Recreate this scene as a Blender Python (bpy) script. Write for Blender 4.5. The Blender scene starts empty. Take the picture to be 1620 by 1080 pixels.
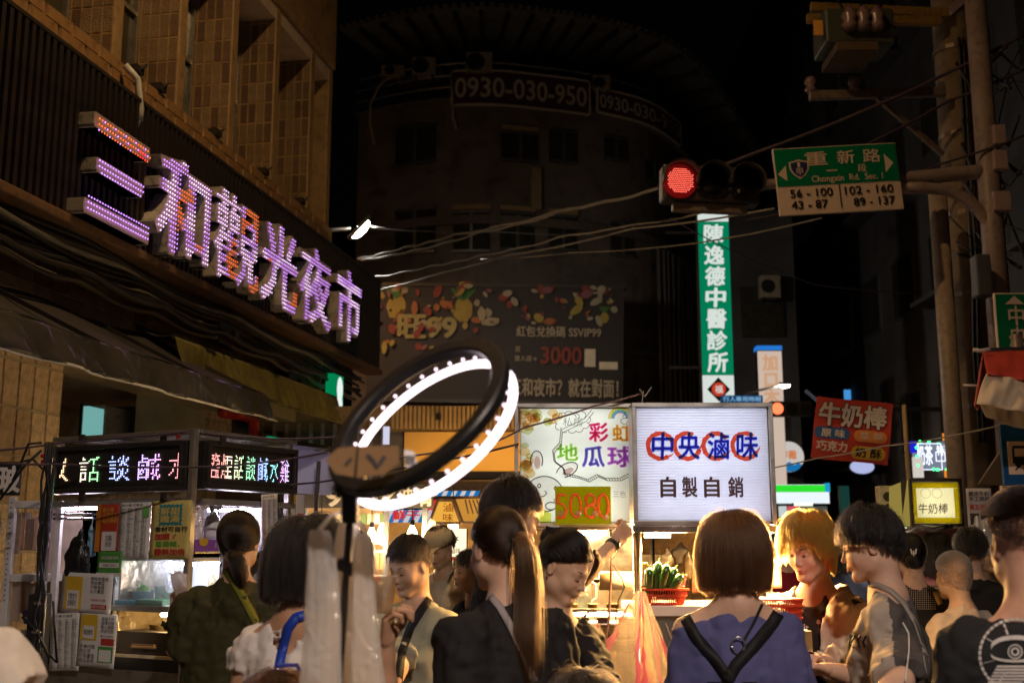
import bpy,bmesh,math,random
import numpy as np
from mathutils import Vector,Matrix,Euler

random.seed(7)
RNG = np.random.default_rng(7)
SC = bpy.context.scene
COL = SC.collection
R = math.radians

# ------------------------------------------------------------------ camera
FPX,PITCH,EYE = 1800.0,R(10.1),1.6
cam_data = bpy.data.cameras.new('camera')
cam = bpy.data.objects.new('camera',cam_data)
COL.objects.link(cam)
cam.location = (0,0,EYE)
cam.rotation_euler = (math.pi / 2 + PITCH,0,0)
cam_data.sensor_width = 36
cam_data.lens = 36 * FPX / 1620
cam_data.clip_start = 0.05
cam_data.clip_end = 500
cam_data.dof.use_dof = True
cam_data.dof.focus_distance = 5.5
cam_data.dof.aperture_fstop = 3.2
SC.camera = cam

# ------------------------------------------------------------------ world, moonlight, exposure
world = bpy.data.worlds.new('World')
SC.world = world
world.use_nodes = True
wn = world.node_tree.nodes
sky = wn.new('ShaderNodeTexSky')
sky.sky_type = 'NISHITA'
sky.sun_disc = False
sky.sun_elevation = R(1.0)
sky.sun_rotation = R(150)
wn['Background'].inputs['Strength'].default_value = 0.00045
world.node_tree.links.new(sky.outputs[0],wn['Background'].inputs[0])
SC.view_settings.view_transform = 'Standard'
SC.view_settings.look = 'None'
SC.view_settings.exposure = 0.0
SC.view_settings.gamma = 1.0
SC.view_settings.use_curve_mapping = False
SC.cycles.use_denoising = True
SC.cycles.denoiser = 'OPENIMAGEDENOISE'
SC.cycles.max_bounces = 5
SC.cycles.diffuse_bounces = 2
SC.cycles.glossy_bounces = 2
SC.cycles.transmission_bounces = 4
SC.cycles.transparent_max_bounces = 12
SC.cycles.sample_clamp_indirect = 3.0
SC.cycles.caustics_reflective = False
SC.cycles.caustics_refractive = False
SC.cycles.use_light_tree = True

# ------------------------------------------------------------------ pixels of the photo to points of the place
def ray(px,py):
 u,v = px - 810.0,540.0 - py
 return Vector((u,FPX * math.cos(PITCH) - v * math.sin(PITCH),FPX * math.sin(PITCH) + v * math.cos(PITCH)))

def at(px,py,Y):
 d = ray(px,py)
 return Vector((0,0,EYE)) + d * (Y / d.y)

class Frame:
 """local x runs along a front, local y goes into it, z is up"""
 def __init__(s,o,deg=0.0):
  s.o = Vector(o); s.a = R(deg)
  s.M = Matrix.Translation(s.o) @ Matrix.Rotation(s.a,4,'Z')
  s.I = s.M.inverted()
 def hit(s,px,py,y=0.0):
  c = s.I @ Vector((0,0,EYE)); d = s.I.to_3x3() @ ray(px,py)
  p = c + d * ((y - c.y) / d.y)
  return p.x,p.z
 def empty(s,name,**k):
  return thing(name,loc=s.o,rz=s.a,**k)

# ------------------------------------------------------------------ objects
def props(o,label=None,cat=None,group=None,kind=None):
 if label: o['label'] = label
 if cat: o['category'] = cat
 if group: o['group'] = group
 if kind: o['kind'] = kind
 return o

def thing(name,label=None,cat=None,group=None,kind=None,loc=(0,0,0),rz=0.0):
 o = bpy.data.objects.new(name,None)
 o.empty_display_size = 0.1
 COL.objects.link(o)
 o.location = loc
 o.rotation_euler = (0,0,rz)
 return props(o,label,cat,group,kind)

def link(name,me,parent=None):
 o = bpy.data.objects.new(name,me)
 COL.objects.link(o)
 if parent is not None: o.parent = parent
 return o

class MB:
 def __init__(s):
  s.v = []; s.f = []; s.m = []; s.cur = 0
 def mat(s,i):
  s.cur = i; return s
 def add(s,vs,fs):
  o = len(s.v)
  s.v.extend([tuple(p) for p in vs])
  s.f.extend([tuple(i + o for i in f) for f in fs])
  s.m.extend([s.cur] * len(fs))
  return s
 def box(s,x0,x1,y0,y1,z0,z1,M=None):
  vs = [Vector((x,y,z)) for z in (z0,z1) for y in (y0,y1) for x in (x0,x1)]
  if M is not None: vs = [M @ p for p in vs]
  return s.add(vs,[(0,2,3,1),(4,5,7,6),(0,1,5,4),(2,6,7,3),(0,4,6,2),(1,3,7,5)])
 def cbox(s,c,size,rot=(0,0,0)):
  M = Matrix.Translation(c) @ Euler([R(a) for a in rot]).to_matrix().to_4x4()
  a,b,d = [q / 2 for q in size]
  return s.box(-a,a,-b,b,-d,d,M)
 def quad(s,a,b,c,d):
  return s.add([a,b,c,d],[(0,1,2,3)])
 def bar(s,a,b,w,h=None):
  """square bar from a to b"""
  a,b = Vector(a),Vector(b); d = b - a; h = h or w
  q = d.to_track_quat('X','Z').to_matrix().to_4x4()
  return s.box(0,d.length,-w / 2,w / 2,-h / 2,h / 2,Matrix.Translation(a) @ q)
 def tube(s,pts,r,n=8,cap=True):
  pts = [Vector(p) for p in pts]; k = len(pts)
  rr = list(r) if hasattr(r,'__len__') else [r] * k
  vs = []; up = None
  for i,p in enumerate(pts):
   t = (pts[min(i + 1,k - 1)] - pts[max(i - 1,0)])
   if t.length < 1e-9: t = Vector((0,0,1))
   t.normalize()
   if up is None:
    up = t.orthogonal().normalized()
   else:
    up = up - t * up.dot(t)
    up = up.normalized() if up.length > 1e-6 else t.orthogonal().normalized()
   w = t.cross(up)
   for j in range(n):
    a = 2 * math.pi * j / n
    vs.append(p + (up * math.cos(a) + w * math.sin(a)) * rr[i])
  fs = [(i * n + j,i * n + (j + 1) % n,(i + 1) * n + (j + 1) % n,(i + 1) * n + j) for i in range(k - 1) for j in range(n)]
  if cap:
   fs.append(tuple(range(n - 1,-1,-1))); fs.append(tuple((k - 1) * n + j for j in range(n)))
  return s.add(vs,fs)
 def lathe(s,prof,c=(0,0,0),n=24,M=None,sx=1.0,sy=1.0):
  vs = []
  for (r,z) in prof:
   for j in range(n):
    a = 2 * math.pi * j / n
    p = Vector((r * math.cos(a) * sx,r * math.sin(a) * sy,z))
    if M is not None: p = M @ p
    vs.append(p + Vector(c))
  k = len(prof)
  fs = [(i * n + j,i * n + (j + 1) % n,(i + 1) * n + (j + 1) % n,(i + 1) * n + j) for i in range(k - 1) for j in range(n)]
  if prof[0][0] > 1e-6: fs.append(tuple(range(n - 1,-1,-1)))
  if prof[-1][0] > 1e-6: fs.append(tuple((k - 1) * n + j for j in range(n)))
  return s.add(vs,fs)
 def ball(s,c,r,n=10,sc=(1,1,1)):
  prof = [(math.sin(math.pi * i / n) * r,-math.cos(math.pi * i / n) * r * sc[2]) for i in range(n + 1)]
  return s.lathe(prof,c,n + 2,sx=sc[0],sy=sc[1])
 def prism(s,poly,y0,y1):
  """polygon in x,z (counter-clockwise seen from -y) given thickness from y0 to y1"""
  n = len(poly)
  vs = [(x,y0,z) for x,z in poly] + [(x,y1,z) for x,z in poly]
  fs = [tuple(range(n)),tuple(range(2 * n - 1,n - 1,-1))]
  fs += [(i,i + n,(i + 1) % n + n,(i + 1) % n) for i in range(n)]
  return s.add(vs,fs)
 def disc(s,x,z,r,y,n=24,sx=1.0):
  return s.add([(x + r * sx * math.cos(2 * math.pi * j / n),y,z + r * math.sin(2 * math.pi * j / n)) for j in range(n)],[tuple(range(n))])
 def ring(s,x,z,r0,r1,y,n=28,a0=0,a1=360,sx=1.0,wob=0.0):
  vs = []
  for j in range(n + 1):
   a = R(a0 + (a1 - a0) * j / n)
   w0 = 1 + wob * random.uniform(-1,1); w1 = 1 + wob * random.uniform(-1,1)
   vs.append((x + r0 * w0 * sx * math.cos(a),y,z + r0 * w0 * math.sin(a)))
   vs.append((x + r1 * w1 * sx * math.cos(a),y,z + r1 * w1 * math.sin(a)))
  return s.add(vs,[(2 * j,2 * j + 1,2 * j + 3,2 * j + 2) for j in range(n)])
 def stroke(s,pts,w,y):
  """flat line of width w in the x,z plane"""
  P = [Vector((p[0],p[1])) for p in pts]; vs = []
  for i,p in enumerate(P):
   t = (P[min(i + 1,len(P) - 1)] - P[max(i - 1,0)]).normalized()
   nn = Vector((-t.y,t.x)) * (w / 2)
   vs += [(p.x + nn.x,y,p.y + nn.y),(p.x - nn.x,y,p.y - nn.y)]
  return s.add(vs,[(2 * i,2 * i + 1,2 * i + 3,2 * i + 2) for i in range(len(P) - 1)])
 def mesh(s,name,mats,smooth=False):
  me = bpy.data.meshes.new(name)
  me.from_pydata(s.v,[],s.f)
  for m in (mats if isinstance(mats,(list,tuple)) else [mats]): me.materials.append(m)
  me.polygons.foreach_set('material_index',s.m)
  if smooth: me.polygons.foreach_set('use_smooth',[True] * len(s.f))
  me.update()
  return me
 def build(s,name,mats,parent=None,smooth=False,bevel=0.0,autosmooth=False):
  me = s.mesh(name,mats,smooth or autosmooth)
  o = link(name,me,parent)
  if autosmooth:
   me.set_sharp_from_angle(angle=R(40))
  if bevel:
   b = o.modifiers.new('bevel','BEVEL'); b.width = bevel; b.segments = 2; b.limit_method = 'ANGLE'
  return o

def copy_thing(src,loc=None,rz=None,label=None):
 c = src.copy(); COL.objects.link(c)
 if loc is not None: c.location = loc
 if rz is not None: c.rotation_euler = (0,0,rz)
 if label: c['label'] = label
 for ch in src.children:
  d = ch.copy(); COL.objects.link(d); d.parent = c
  for g in ch.children:
   e = g.copy(); COL.objects.link(e); e.parent = d
 return c

def catenary(a,b,sag,n=16):
 a,b = Vector(a),Vector(b)
 return [a.lerp(b,t / n) - Vector((0,0,sag * 4 * (t / n) * (1 - t / n))) for t in range(n + 1)]

# ------------------------------------------------------------------ materials
_M = {}
def pm(name,col,rough=0.6,metal=0.0,var=0.15,vs=6.0,bump=0.0,bs=60.0,bd=0.004,emit=None,es=0.0,
       trans=0.0,alpha=1.0,sss=0.0,coat=0.0,sheen=0.0,stretch=(1,1,1),dirt=0.0,rvar=0.12,spec=0.5):
 if name in _M: return _M[name]
 m = bpy.data.materials.new(name); m.use_nodes = True
 nt = m.node_tree; N = nt.nodes; L = nt.links
 p = N['Principled BSDF']
 tc = N.new('ShaderNodeTexCoord')
 mp = N.new('ShaderNodeMapping'); mp.inputs['Scale'].default_value = stretch
 L.new(tc.outputs['Object'],mp.inputs['Vector'])
 nz = N.new('ShaderNodeTexNoise'); nz.inputs['Scale'].default_value = vs; nz.inputs['Detail'].default_value = 5
 L.new(mp.outputs[0],nz.inputs['Vector'])
 mr = N.new('ShaderNodeMapRange'); mr.inputs['From Min'].default_value = 0.25; mr.inputs['From Max'].default_value = 0.75
 mr.inputs['To Min'].default_value = 1 - var; mr.inputs['To Max'].default_value = 1 + var
 L.new(nz.outputs['Fac'],mr.inputs['Value'])
 hs = N.new('ShaderNodeHueSaturation'); hs.inputs['Color'].default_value = (*col,1)
 L.new(mr.outputs[0],hs.inputs['Value'])
 out = hs.outputs[0]
 if dirt:
  n2 = N.new('ShaderNodeTexNoise'); n2.inputs['Scale'].default_value = vs * 3.1; n2.inputs['Detail'].default_value = 8
  L.new(mp.outputs[0],n2.inputs['Vector'])
  r2 = N.new('ShaderNodeMapRange'); r2.inputs['From Min'].default_value = 0.5; r2.inputs['From Max'].default_value = 0.68
  r2.inputs['To Max'].default_value = dirt
  L.new(n2.outputs['Fac'],r2.inputs['Value'])
  mx = N.new('ShaderNodeMix'); mx.data_type = 'RGBA'
  L.new(r2.outputs[0],mx.inputs['Factor']); L.new(out,mx.inputs[6]); mx.inputs[7].default_value = (0.035,0.026,0.018,1)
  out = mx.outputs[2]
 L.new(out,p.inputs['Base Color'])
 rr = N.new('ShaderNodeMapRange'); rr.inputs['To Min'].default_value = max(0.02,rough - rvar); rr.inputs['To Max'].default_value = min(1,rough + rvar)
 L.new(nz.outputs['Fac'],rr.inputs['Value']); L.new(rr.outputs[0],p.inputs['Roughness'])
 p.inputs['Metallic'].default_value = metal
 p.inputs['Specular IOR Level'].default_value = spec
 p.inputs['Alpha'].default_value = alpha
 p.inputs['Transmission Weight'].default_value = trans
 p.inputs['Coat Weight'].default_value = coat
 p.inputs['Sheen Weight'].default_value = sheen
 if sss:
  p.inputs['Subsurface Weight'].default_value = sss
  p.inputs['Subsurface Radius'].default_value = (0.012,0.005,0.003)
  p.inputs['Subsurface Scale'].default_value = 1.0
 if bump:
  n3 = N.new('ShaderNodeTexNoise'); n3.inputs['Scale'].default_value = bs; n3.inputs['Detail'].default_value = 4
  L.new(mp.outputs[0],n3.inputs['Vector'])
  b = N.new('ShaderNodeBump'); b.inputs['Strength'].default_value = bump; b.inputs['Distance'].default_value = bd
  L.new(n3.outputs['Fac'],b.inputs['Height']); L.new(b.outputs[0],p.inputs['Normal'])
 if emit is not None:
  p.inputs['Emission Color'].default_value = (*emit,1); p.inputs['Emission Strength'].default_value = es
 _M[name] = m
 return m

def em(name,col,st=1.0):
 """a surface that gives off its own glow"""
 if name in _M: return _M[name]
 m = bpy.data.materials.new(name); m.use_nodes = True
 nt = m.node_tree; nt.nodes.clear()
 e = nt.nodes.new('ShaderNodeEmission'); o = nt.nodes.new('ShaderNodeOutputMaterial')
 e.inputs['Color'].default_value = (*col,1); e.inputs['Strength'].default_value = st
 nt.links.new(e.outputs[0],o.inputs[0])
 _M[name] = m
 return m

def acrylic(name,col,ribs=0.0,sheenw=0.12):
 """thin translucent sheet lit from behind by real tubes"""
 if name in _M: return _M[name]
 m = bpy.data.materials.new(name); m.use_nodes = True
 nt = m.node_tree; N = nt.nodes; L = nt.links; N.clear()
 o = N.new('ShaderNodeOutputMaterial')
 t = N.new('ShaderNodeBsdfTranslucent'); d = N.new('ShaderNodeBsdfDiffuse'); g = N.new('ShaderNodeBsdfGlossy')
 tc = N.new('ShaderNodeTexCoord'); nz = N.new('ShaderNodeTexNoise'); nz.inputs['Scale'].default_value = 7; nz.inputs['Detail'].default_value = 6
 L.new(tc.outputs['Object'],nz.inputs['Vector'])
 mr = N.new('ShaderNodeMapRange'); mr.inputs['From Min'].default_value = .3; mr.inputs['From Max'].default_value = .7; mr.inputs['To Min'].default_value = .9; mr.inputs['To Max'].default_value = 1.05
 L.new(nz.outputs['Fac'],mr.inputs['Value'])
 hs = N.new('ShaderNodeHueSaturation'); hs.inputs['Color'].default_value = (*col,1); L.new(mr.outputs[0],hs.inputs['Value'])
 L.new(hs.outputs[0],t.inputs['Color']); L.new(hs.outputs[0],d.inputs['Color'])
 g.inputs['Roughness'].default_value = 0.3
 if ribs:
  w = N.new('ShaderNodeTexWave'); w.bands_direction = 'Z'; w.inputs['Scale'].default_value = ribs
  L.new(tc.outputs['Object'],w.inputs['Vector'])
  b = N.new('ShaderNodeBump'); b.inputs['Strength'].default_value = 0.5; b.inputs['Distance'].default_value = 0.002
  L.new(w.outputs['Fac'],b.inputs['Height'])
  for q in (t,d,g): L.new(b.outputs[0],q.inputs['Normal'])
 a1 = N.new('ShaderNodeMixShader'); a1.inputs[0].default_value = 0.35
 L.new(t.outputs[0],a1.inputs[1]); L.new(d.outputs[0],a1.inputs[2])
 a2 = N.new('ShaderNodeMixShader'); a2.inputs[0].default_value = sheenw * 0.4
 L.new(a1.outputs[0],a2.inputs[1]); L.new(g.outputs[0],a2.inputs[2])
 L.new(a2.outputs[0],o.inputs[0])
 _M[name] = m
 return m

def vinyl(name,col):
 """printed film on a lit sheet: a colour filter with a faint surface"""
 if name in _M: return _M[name]
 m = bpy.data.materials.new(name); m.use_nodes = True
 nt = m.node_tree; N = nt.nodes; L = nt.links; N.clear()
 o = N.new('ShaderNodeOutputMaterial'); t = N.new('ShaderNodeBsdfTransparent'); d = N.new('ShaderNodeBsdfDiffuse'); x = N.new('ShaderNodeMixShader')
 t.inputs[0].default_value = (*col,1); d.inputs[0].default_value = (*[c * .8 for c in col],1); x.inputs[0].default_value = .12
 L.new(t.outputs[0],x.inputs[1]); L.new(d.outputs[0],x.inputs[2]); L.new(x.outputs[0],o.inputs[0])
 _M[name] = m
 return m

def film(name,tint=(0.9,0.9,0.9),clear=0.6,rough=0.15):
 """thin clear plastic or glass: partly see-through, partly a crinkled gloss"""
 if name in _M: return _M[name]
 m = bpy.data.materials.new(name); m.use_nodes = True
 nt = m.node_tree; N = nt.nodes; L = nt.links; N.clear()
 o = N.new('ShaderNodeOutputMaterial'); tr = N.new('ShaderNodeBsdfTransparent'); g = N.new('ShaderNodeBsdfGlossy'); t = N.new('ShaderNodeBsdfTranslucent'); d = N.new('ShaderNodeBsdfDiffuse')
 tr.inputs[0].default_value = (*[min(1,c * 1.02) for c in tint],1); g.inputs['Roughness'].default_value = rough
 t.inputs[0].default_value = (*tint,1); d.inputs[0].default_value = (*tint,1)
 m1 = N.new('ShaderNodeMixShader'); m1.inputs[0].default_value = .5; L.new(t.outputs[0],m1.inputs[1]); L.new(d.outputs[0],m1.inputs[2])
 m2 = N.new('ShaderNodeMixShader'); m2.inputs[0].default_value = .35; L.new(m1.outputs[0],m2.inputs[1]); L.new(g.outputs[0],m2.inputs[2])
 m3 = N.new('ShaderNodeMixShader'); m3.inputs[0].default_value = clear; L.new(m2.outputs[0],m3.inputs[1]); L.new(tr.outputs[0],m3.inputs[2])
 tc = N.new('ShaderNodeTexCoord'); nz = N.new('ShaderNodeTexNoise'); nz.inputs['Scale'].default_value = 22; nz.inputs['Detail'].default_value = 5; nz.inputs['Distortion'].default_value = 1.2
 L.new(tc.outputs['Object'],nz.inputs['Vector'])
 b = N.new('ShaderNodeBump'); b.inputs['Strength'].default_value = .7; b.inputs['Distance'].default_value = .01
 L.new(nz.outputs['Fac'],b.inputs['Height'])
 for q in (g,d,t): L.new(b.outputs[0],q.inputs['Normal'])
 L.new(m3.outputs[0],o.inputs[0])
 _M[name] = m
 return m

# ------------------------------------------------------------------ lettering
_G = {}
def glyph(s,res=3,extrude=0.0,vertical=False):
 k = (s,res,extrude,vertical)
 if k in _G: return _G[k]
 cu = bpy.data.curves.new('lettering','FONT')
 cu.body = '\n'.join(s) if vertical else s
 cu.resolution_u = res; cu.extrude = extrude
 if vertical: cu.align_x = 'CENTER'
 ob = bpy.data.objects.new('lettering',cu); COL.objects.link(ob)
 me = bpy.data.meshes.new_from_object(ob.evaluated_get(bpy.context.evaluated_depsgraph_get()))
 bpy.data.objects.remove(ob); bpy.data.curves.remove(cu)
 v = np.array([tuple(x.co) for x in me.vertices]).reshape(-1,3)
 f = [tuple(p.vertices) for p in me.polygons]
 bpy.data.meshes.remove(me)
 _G[k] = (v,f)
 return _G[k]

def text(mb,s,x0,x1,z0,z1,y,bold=0.0,depth=0.0,res=3,vertical=False,rot=0.0,keep=False,slant=0.0):
 """letters as geometry fitted into a box of the x,z plane, facing -y; bold repeats them a hair apart"""
 v,f = glyph(s,res,1.0 if depth else 0.0,vertical)
 if not len(v): return
 lo,hi = v.min(0),v.max(0)
 sx = (x1 - x0) / max(hi[0] - lo[0],1e-6); sz = (z1 - z0) / max(hi[1] - lo[1],1e-6)
 if keep: sx = sz = min(sx,sz)
 b = bold
 sh = [(0,0)] + ([(b * math.cos(t),b * math.sin(t)) for t in np.arange(0,6.28,math.pi / 3)] if b else [])
 cx,cz = (x0 + x1) / 2,(z0 + z1) / 2
 co,si = math.cos(R(rot)),math.sin(R(rot))
 for i,(dx,dz) in enumerate(sh):
  X = (v[:,0] - (lo[0] + hi[0]) / 2 + dx) * sx; Z = (v[:,1] - (lo[1] + hi[1]) / 2 + dz) * sz
  X = X + slant * Z
  Y = y - v[:,2] * depth - i * 0.00025
  XX = X * co - Z * si + cx; ZZ = X * si + Z * co + cz
  mb.add(list(zip(XX.tolist(),Y.tolist(),ZZ.tolist())),f)

def raster(s,nx,nz,bold=0.0,vertical=False):
 """which cells of an nx by nz grid the lettering covers"""
 v,f = glyph(s,3,0.0,vertical)
 lo,hi = v[:,:2].min(0) - bold,v[:,:2].max(0) + bold
 P = (v[:,:2] - lo) / (hi - lo) * np.array([nx,nz])
 br = bold / (hi - lo) * np.array([nx,nz])
 out = np.zeros((nx,nz),bool)
 offs = [(0,0)] + ([(br[0] * math.cos(t),br[1] * math.sin(t)) for t in np.arange(0,6.28,math.pi / 3)] if bold else [])
 for dx,dz in offs:
  for face in f:
   for i in range(1,len(face) - 1):
    a,b,c = P[face[0]] + (dx,dz),P[face[i]] + (dx,dz),P[face[i + 1]] + (dx,dz)
    mn = np.floor(np.minimum(np.minimum(a,b),c)).astype(int); mxx = np.ceil(np.maximum(np.maximum(a,b),c)).astype(int)
    mn = np.maximum(mn,0); mxx = np.minimum(mxx,(nx,nz))
    if (mxx <= mn).any(): continue
    gx = np.arange(mn[0],mxx[0])[:,None] + .5; gz = np.arange(mn[1],mxx[1])[None,:] + .5
    d = (b[0] - a[0]) * (c[1] - a[1]) - (b[1] - a[1]) * (c[0] - a[0])
    if abs(d) < 1e-12: continue
    w1 = ((gx - a[0]) * (c[1] - a[1]) - (gz - a[1]) * (c[0] - a[0])) / d
    w2 = ((b[0] - a[0]) * (gz - a[1]) - (b[1] - a[1]) * (gx - a[0])) / d
    out[mn[0]:mxx[0],mn[1]:mxx[1]] |= (w1 >= -1e-6) & (w2 >= -1e-6) & (w1 + w2 <= 1 + 1e-6)
 return out
# ------------------------------------------------------------------ bodies as implicit surfaces
def vnoise(X,Y,Z,seed=0):
 """smooth value noise in -1..1"""
 X,Y,Z = np.broadcast_arrays(X,Y,Z)
 xi,yi,zi = np.floor(X).astype(np.int64),np.floor(Y).astype(np.int64),np.floor(Z).astype(np.int64)
 fx,fy,fz = [(a - b).astype(np.float32) for a,b in ((X,xi),(Y,yi),(Z,zi))]
 fx,fy,fz = [t * t * (3 - 2 * t) for t in (fx,fy,fz)]
 def h(a,b,c):
  n = (a * 73856093 ^ b * 19349663 ^ c * 83492791 ^ (seed * 2654435)) & 0x7fffffff
  n = (n * 1103515245 + 12345) & 0x7fffffff
  n = (n >> 8) ^ n
  return ((n % 10007) / 5003.5 - 1).astype(np.float32)
 r = 0
 for a in (0,1):
  for b in (0,1):
   for c in (0,1):
    r = r + h(xi + a,yi + b,zi + c) * (fx if a else 1 - fx) * (fy if b else 1 - fy) * (fz if c else 1 - fz)
 return r

class Field:
 def __init__(s,xs,ys,zs):
  s.xs,s.ys,s.zs = [np.asarray(a,np.float32) for a in (xs,ys,zs)]
  s.f = np.full((len(xs),len(ys),len(zs)),0.5,np.float32)
  s.T = None
 def sub(s,c,r):
  """slice of the grid within r of c"""
  sl = []
  for a,q,rr in zip((s.xs,s.ys,s.zs),c,r):
   i0,i1 = np.searchsorted(a,[q - rr,q + rr]); sl.append(slice(max(0,i0 - 1),min(len(a),i1 + 1)))
  return tuple(sl)
 def pts(s,sl):
  return s.xs[sl[0]][:,None,None],s.ys[sl[1]][None,:,None],s.zs[sl[2]][None,None,:]
 def mix(s,sl,d,k,op):
  a = s.f[sl]
  if a.size == 0: return
  if op == 'u':
   h = np.clip(.5 + .5 * (a - d) / max(k,1e-6),0,1) if k else None
   s.f[sl] = (a + (d - a) * h - k * h * (1 - h)) if k else np.minimum(a,d)
  elif op == 's':
   d = -d
   h = np.clip(.5 - .5 * (a - d) / max(k,1e-6),0,1) if k else None
   s.f[sl] = (a + (d - a) * h + k * h * (1 - h)) if k else np.maximum(a,d)
  elif op == 'i':
   s.f[sl] = np.maximum(a,d)
 def loc(s,X,Y,Z):
  if s.T is None: return X,Y,Z
  c,Rm = s.T
  X,Y,Z = X - c[0],Y - c[1],Z - c[2]
  return tuple(X * Rm[0][i] + Y * Rm[1][i] + Z * Rm[2][i] for i in range(3))
 def world(s,p):
  if s.T is None: return Vector(p)
  c,Rm = s.T
  return Vector([c[i] + sum(Rm[i][j] * p[j] for j in range(3)) for i in range(3)])
 def ell(s,c,r,k=0.02,op='u',rot=None):
  w = s.world(c); m = max(r) + k + .03
  sl = s.sub(w,(m,m,m)); X,Y,Z = s.loc(*s.pts(sl))
  X,Y,Z = X - c[0],Y - c[1],Z - c[2]
  if rot is not None:
   Q = Euler([R(a) for a in rot]).to_matrix()
   X,Y,Z = tuple(X * Q[0][i] + Y * Q[1][i] + Z * Q[2][i] for i in range(3))
  k0 = np.sqrt((X / r[0]) ** 2 + (Y / r[1]) ** 2 + (Z / r[2]) ** 2)
  k1 = np.sqrt((X / r[0] ** 2) ** 2 + (Y / r[1] ** 2) ** 2 + (Z / r[2] ** 2) ** 2) + 1e-9
  s.mix(sl,(k0 * (k0 - 1) / k1).astype(np.float32),k,op)
  return s
 def cone(s,a,b,ra,rb,k=0.02,op='u',flat=None,squash=None):
  """round cone; flat cuts its far end square; squash=(axis, factor) thins it"""
  wa,wb = s.world(a),s.world(b); m = max(ra,rb) + k + .03
  c = (wa + wb) / 2; e = [abs(wa[i] - wb[i]) / 2 + m for i in range(3)]
  sl = s.sub(c,e); X,Y,Z = s.loc(*s.pts(sl))
  a,b = Vector(a),Vector(b); d = b - a; L2 = max(d.length_squared,1e-9)
  X,Y,Z = X - a.x,Y - a.y,Z - a.z
  t = (X * d.x + Y * d.y + Z * d.z) / L2; h = np.clip(t,0,1)
  qx,qy,qz = X - h * d.x,Y - h * d.y,Z - h * d.z
  if squash is not None:
   ax,fa = squash
   if ax == 0: qx = qx / fa
   else: qy = qy / fa
  q = np.sqrt(qx ** 2 + qy ** 2 + qz ** 2) - (ra + (rb - ra) * h)
  if flat is not None:
   q = np.maximum(q,(t - flat) * math.sqrt(L2))
  s.mix(sl,q.astype(np.float32),k,op)
  return s
 def ripple(s,amp,freq,seed=0,stretch=(1,1,1),band=0.04,ridged=True):
  """cloth folds: push the surface in and out"""
  X,Y,Z = s.pts((slice(None),) * 3)
  idx = np.nonzero(np.abs(s.f) < band)
  if not len(idx[0]): return s
  x,y,z = s.xs[idx[0]],s.ys[idx[1]],s.zs[idx[2]]
  wx = vnoise(x * freq * .5,y * freq * .5,z * freq * .5,seed + 9)
  n = vnoise(x * freq * stretch[0] + wx,y * freq * stretch[1] + wx,z * freq * stretch[2] + wx,seed)
  n2 = vnoise(x * freq * 2.3 * stretch[0] - wx,y * freq * 2.3 * stretch[1],z * freq * 2.3 * stretch[2] + wx,seed + 3)
  if ridged: n = 1 - 2 * np.abs(n)
  s.f[idx] += (amp * (n + .45 * n2)).astype(np.float32)
  return s
 def mesh(s):
  f = s.f; nx,ny,nz = f.shape
  S = f < 0
  c = np.zeros((nx - 1,ny - 1,nz - 1),np.int8)
  for i in (0,1):
   for j in (0,1):
    for k in (0,1):
     c += S[i:nx - 1 + i,j:ny - 1 + j,k:nz - 1 + k]
  act = (c > 0) & (c < 8)
  I,J,K = np.nonzero(act)
  idx = np.full(act.shape,-1,np.int64); idx[I,J,K] = np.arange(len(I))
  acc = np.zeros((len(I),3)); cnt = np.zeros(len(I))
  G = (s.xs,s.ys,s.zs)
  for ax in range(3):
   o = [a for a in range(3) if a != ax]
   for u in (0,1):
    for w in (0,1):
     d0 = [0,0,0]; d0[o[0]] = u; d0[o[1]] = w; d1 = list(d0); d1[ax] = 1
     a = f[I + d0[0],J + d0[1],K + d0[2]]; b = f[I + d1[0],J + d1[1],K + d1[2]]
     m = (a < 0) != (b < 0)
     t = np.where(m,a / np.where(m,a - b,1),0)
     P = np.stack([G[q][(I,J,K)[q] + d0[q]] for q in range(3)],1).astype(np.float64)
     st = G[ax][(I,J,K)[ax] + 1] - G[ax][(I,J,K)[ax]]
     P[:,ax] += t * st
     acc += P * m[:,None]; cnt += m
  V = acc / np.maximum(cnt,1)[:,None]
  F = []
  for ax in range(3):
   o = [a for a in range(3) if a != ax]
   sl0 = [slice(None)] * 3; sl1 = [slice(None)] * 3
   sl0[ax] = slice(0,-1); sl1[ax] = slice(1,None)
   A = S[tuple(sl0)]; B = S[tuple(sl1)]
   E = np.nonzero(A != B)
   E = [np.array(e) for e in E]
   ok = np.ones(len(E[0]),bool)
   for q in o: ok &= (E[q] > 0) & (E[q] < f.shape[q] - 1)
   E = [e[ok] for e in E]
   def cell(du,dw):
    p = [E[0].copy(),E[1].copy(),E[2].copy()]
    p[o[0]] = p[o[0]] - du; p[o[1]] = p[o[1]] - dw
    return idx[p[0],p[1],p[2]]
   q = np.stack([cell(1,1),cell(0,1),cell(0,0),cell(1,0)],1)
   flip = A[E[0],E[1],E[2]] ^ (ax == 1)
   q[~flip] = q[~flip][:,::-1]
   F.append(q)
  F = np.concatenate(F)
  F = F[(F >= 0).all(1)]
  return V,F

def axis(lo,hi,step,fine=None,fstep=None):
 """grid line positions, finer inside an interval"""
 out = [lo]
 while out[-1] < hi:
  p = out[-1]
  out.append(p + (fstep if fine and fine[0] - step < p < fine[1] else step))
 return out

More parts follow.
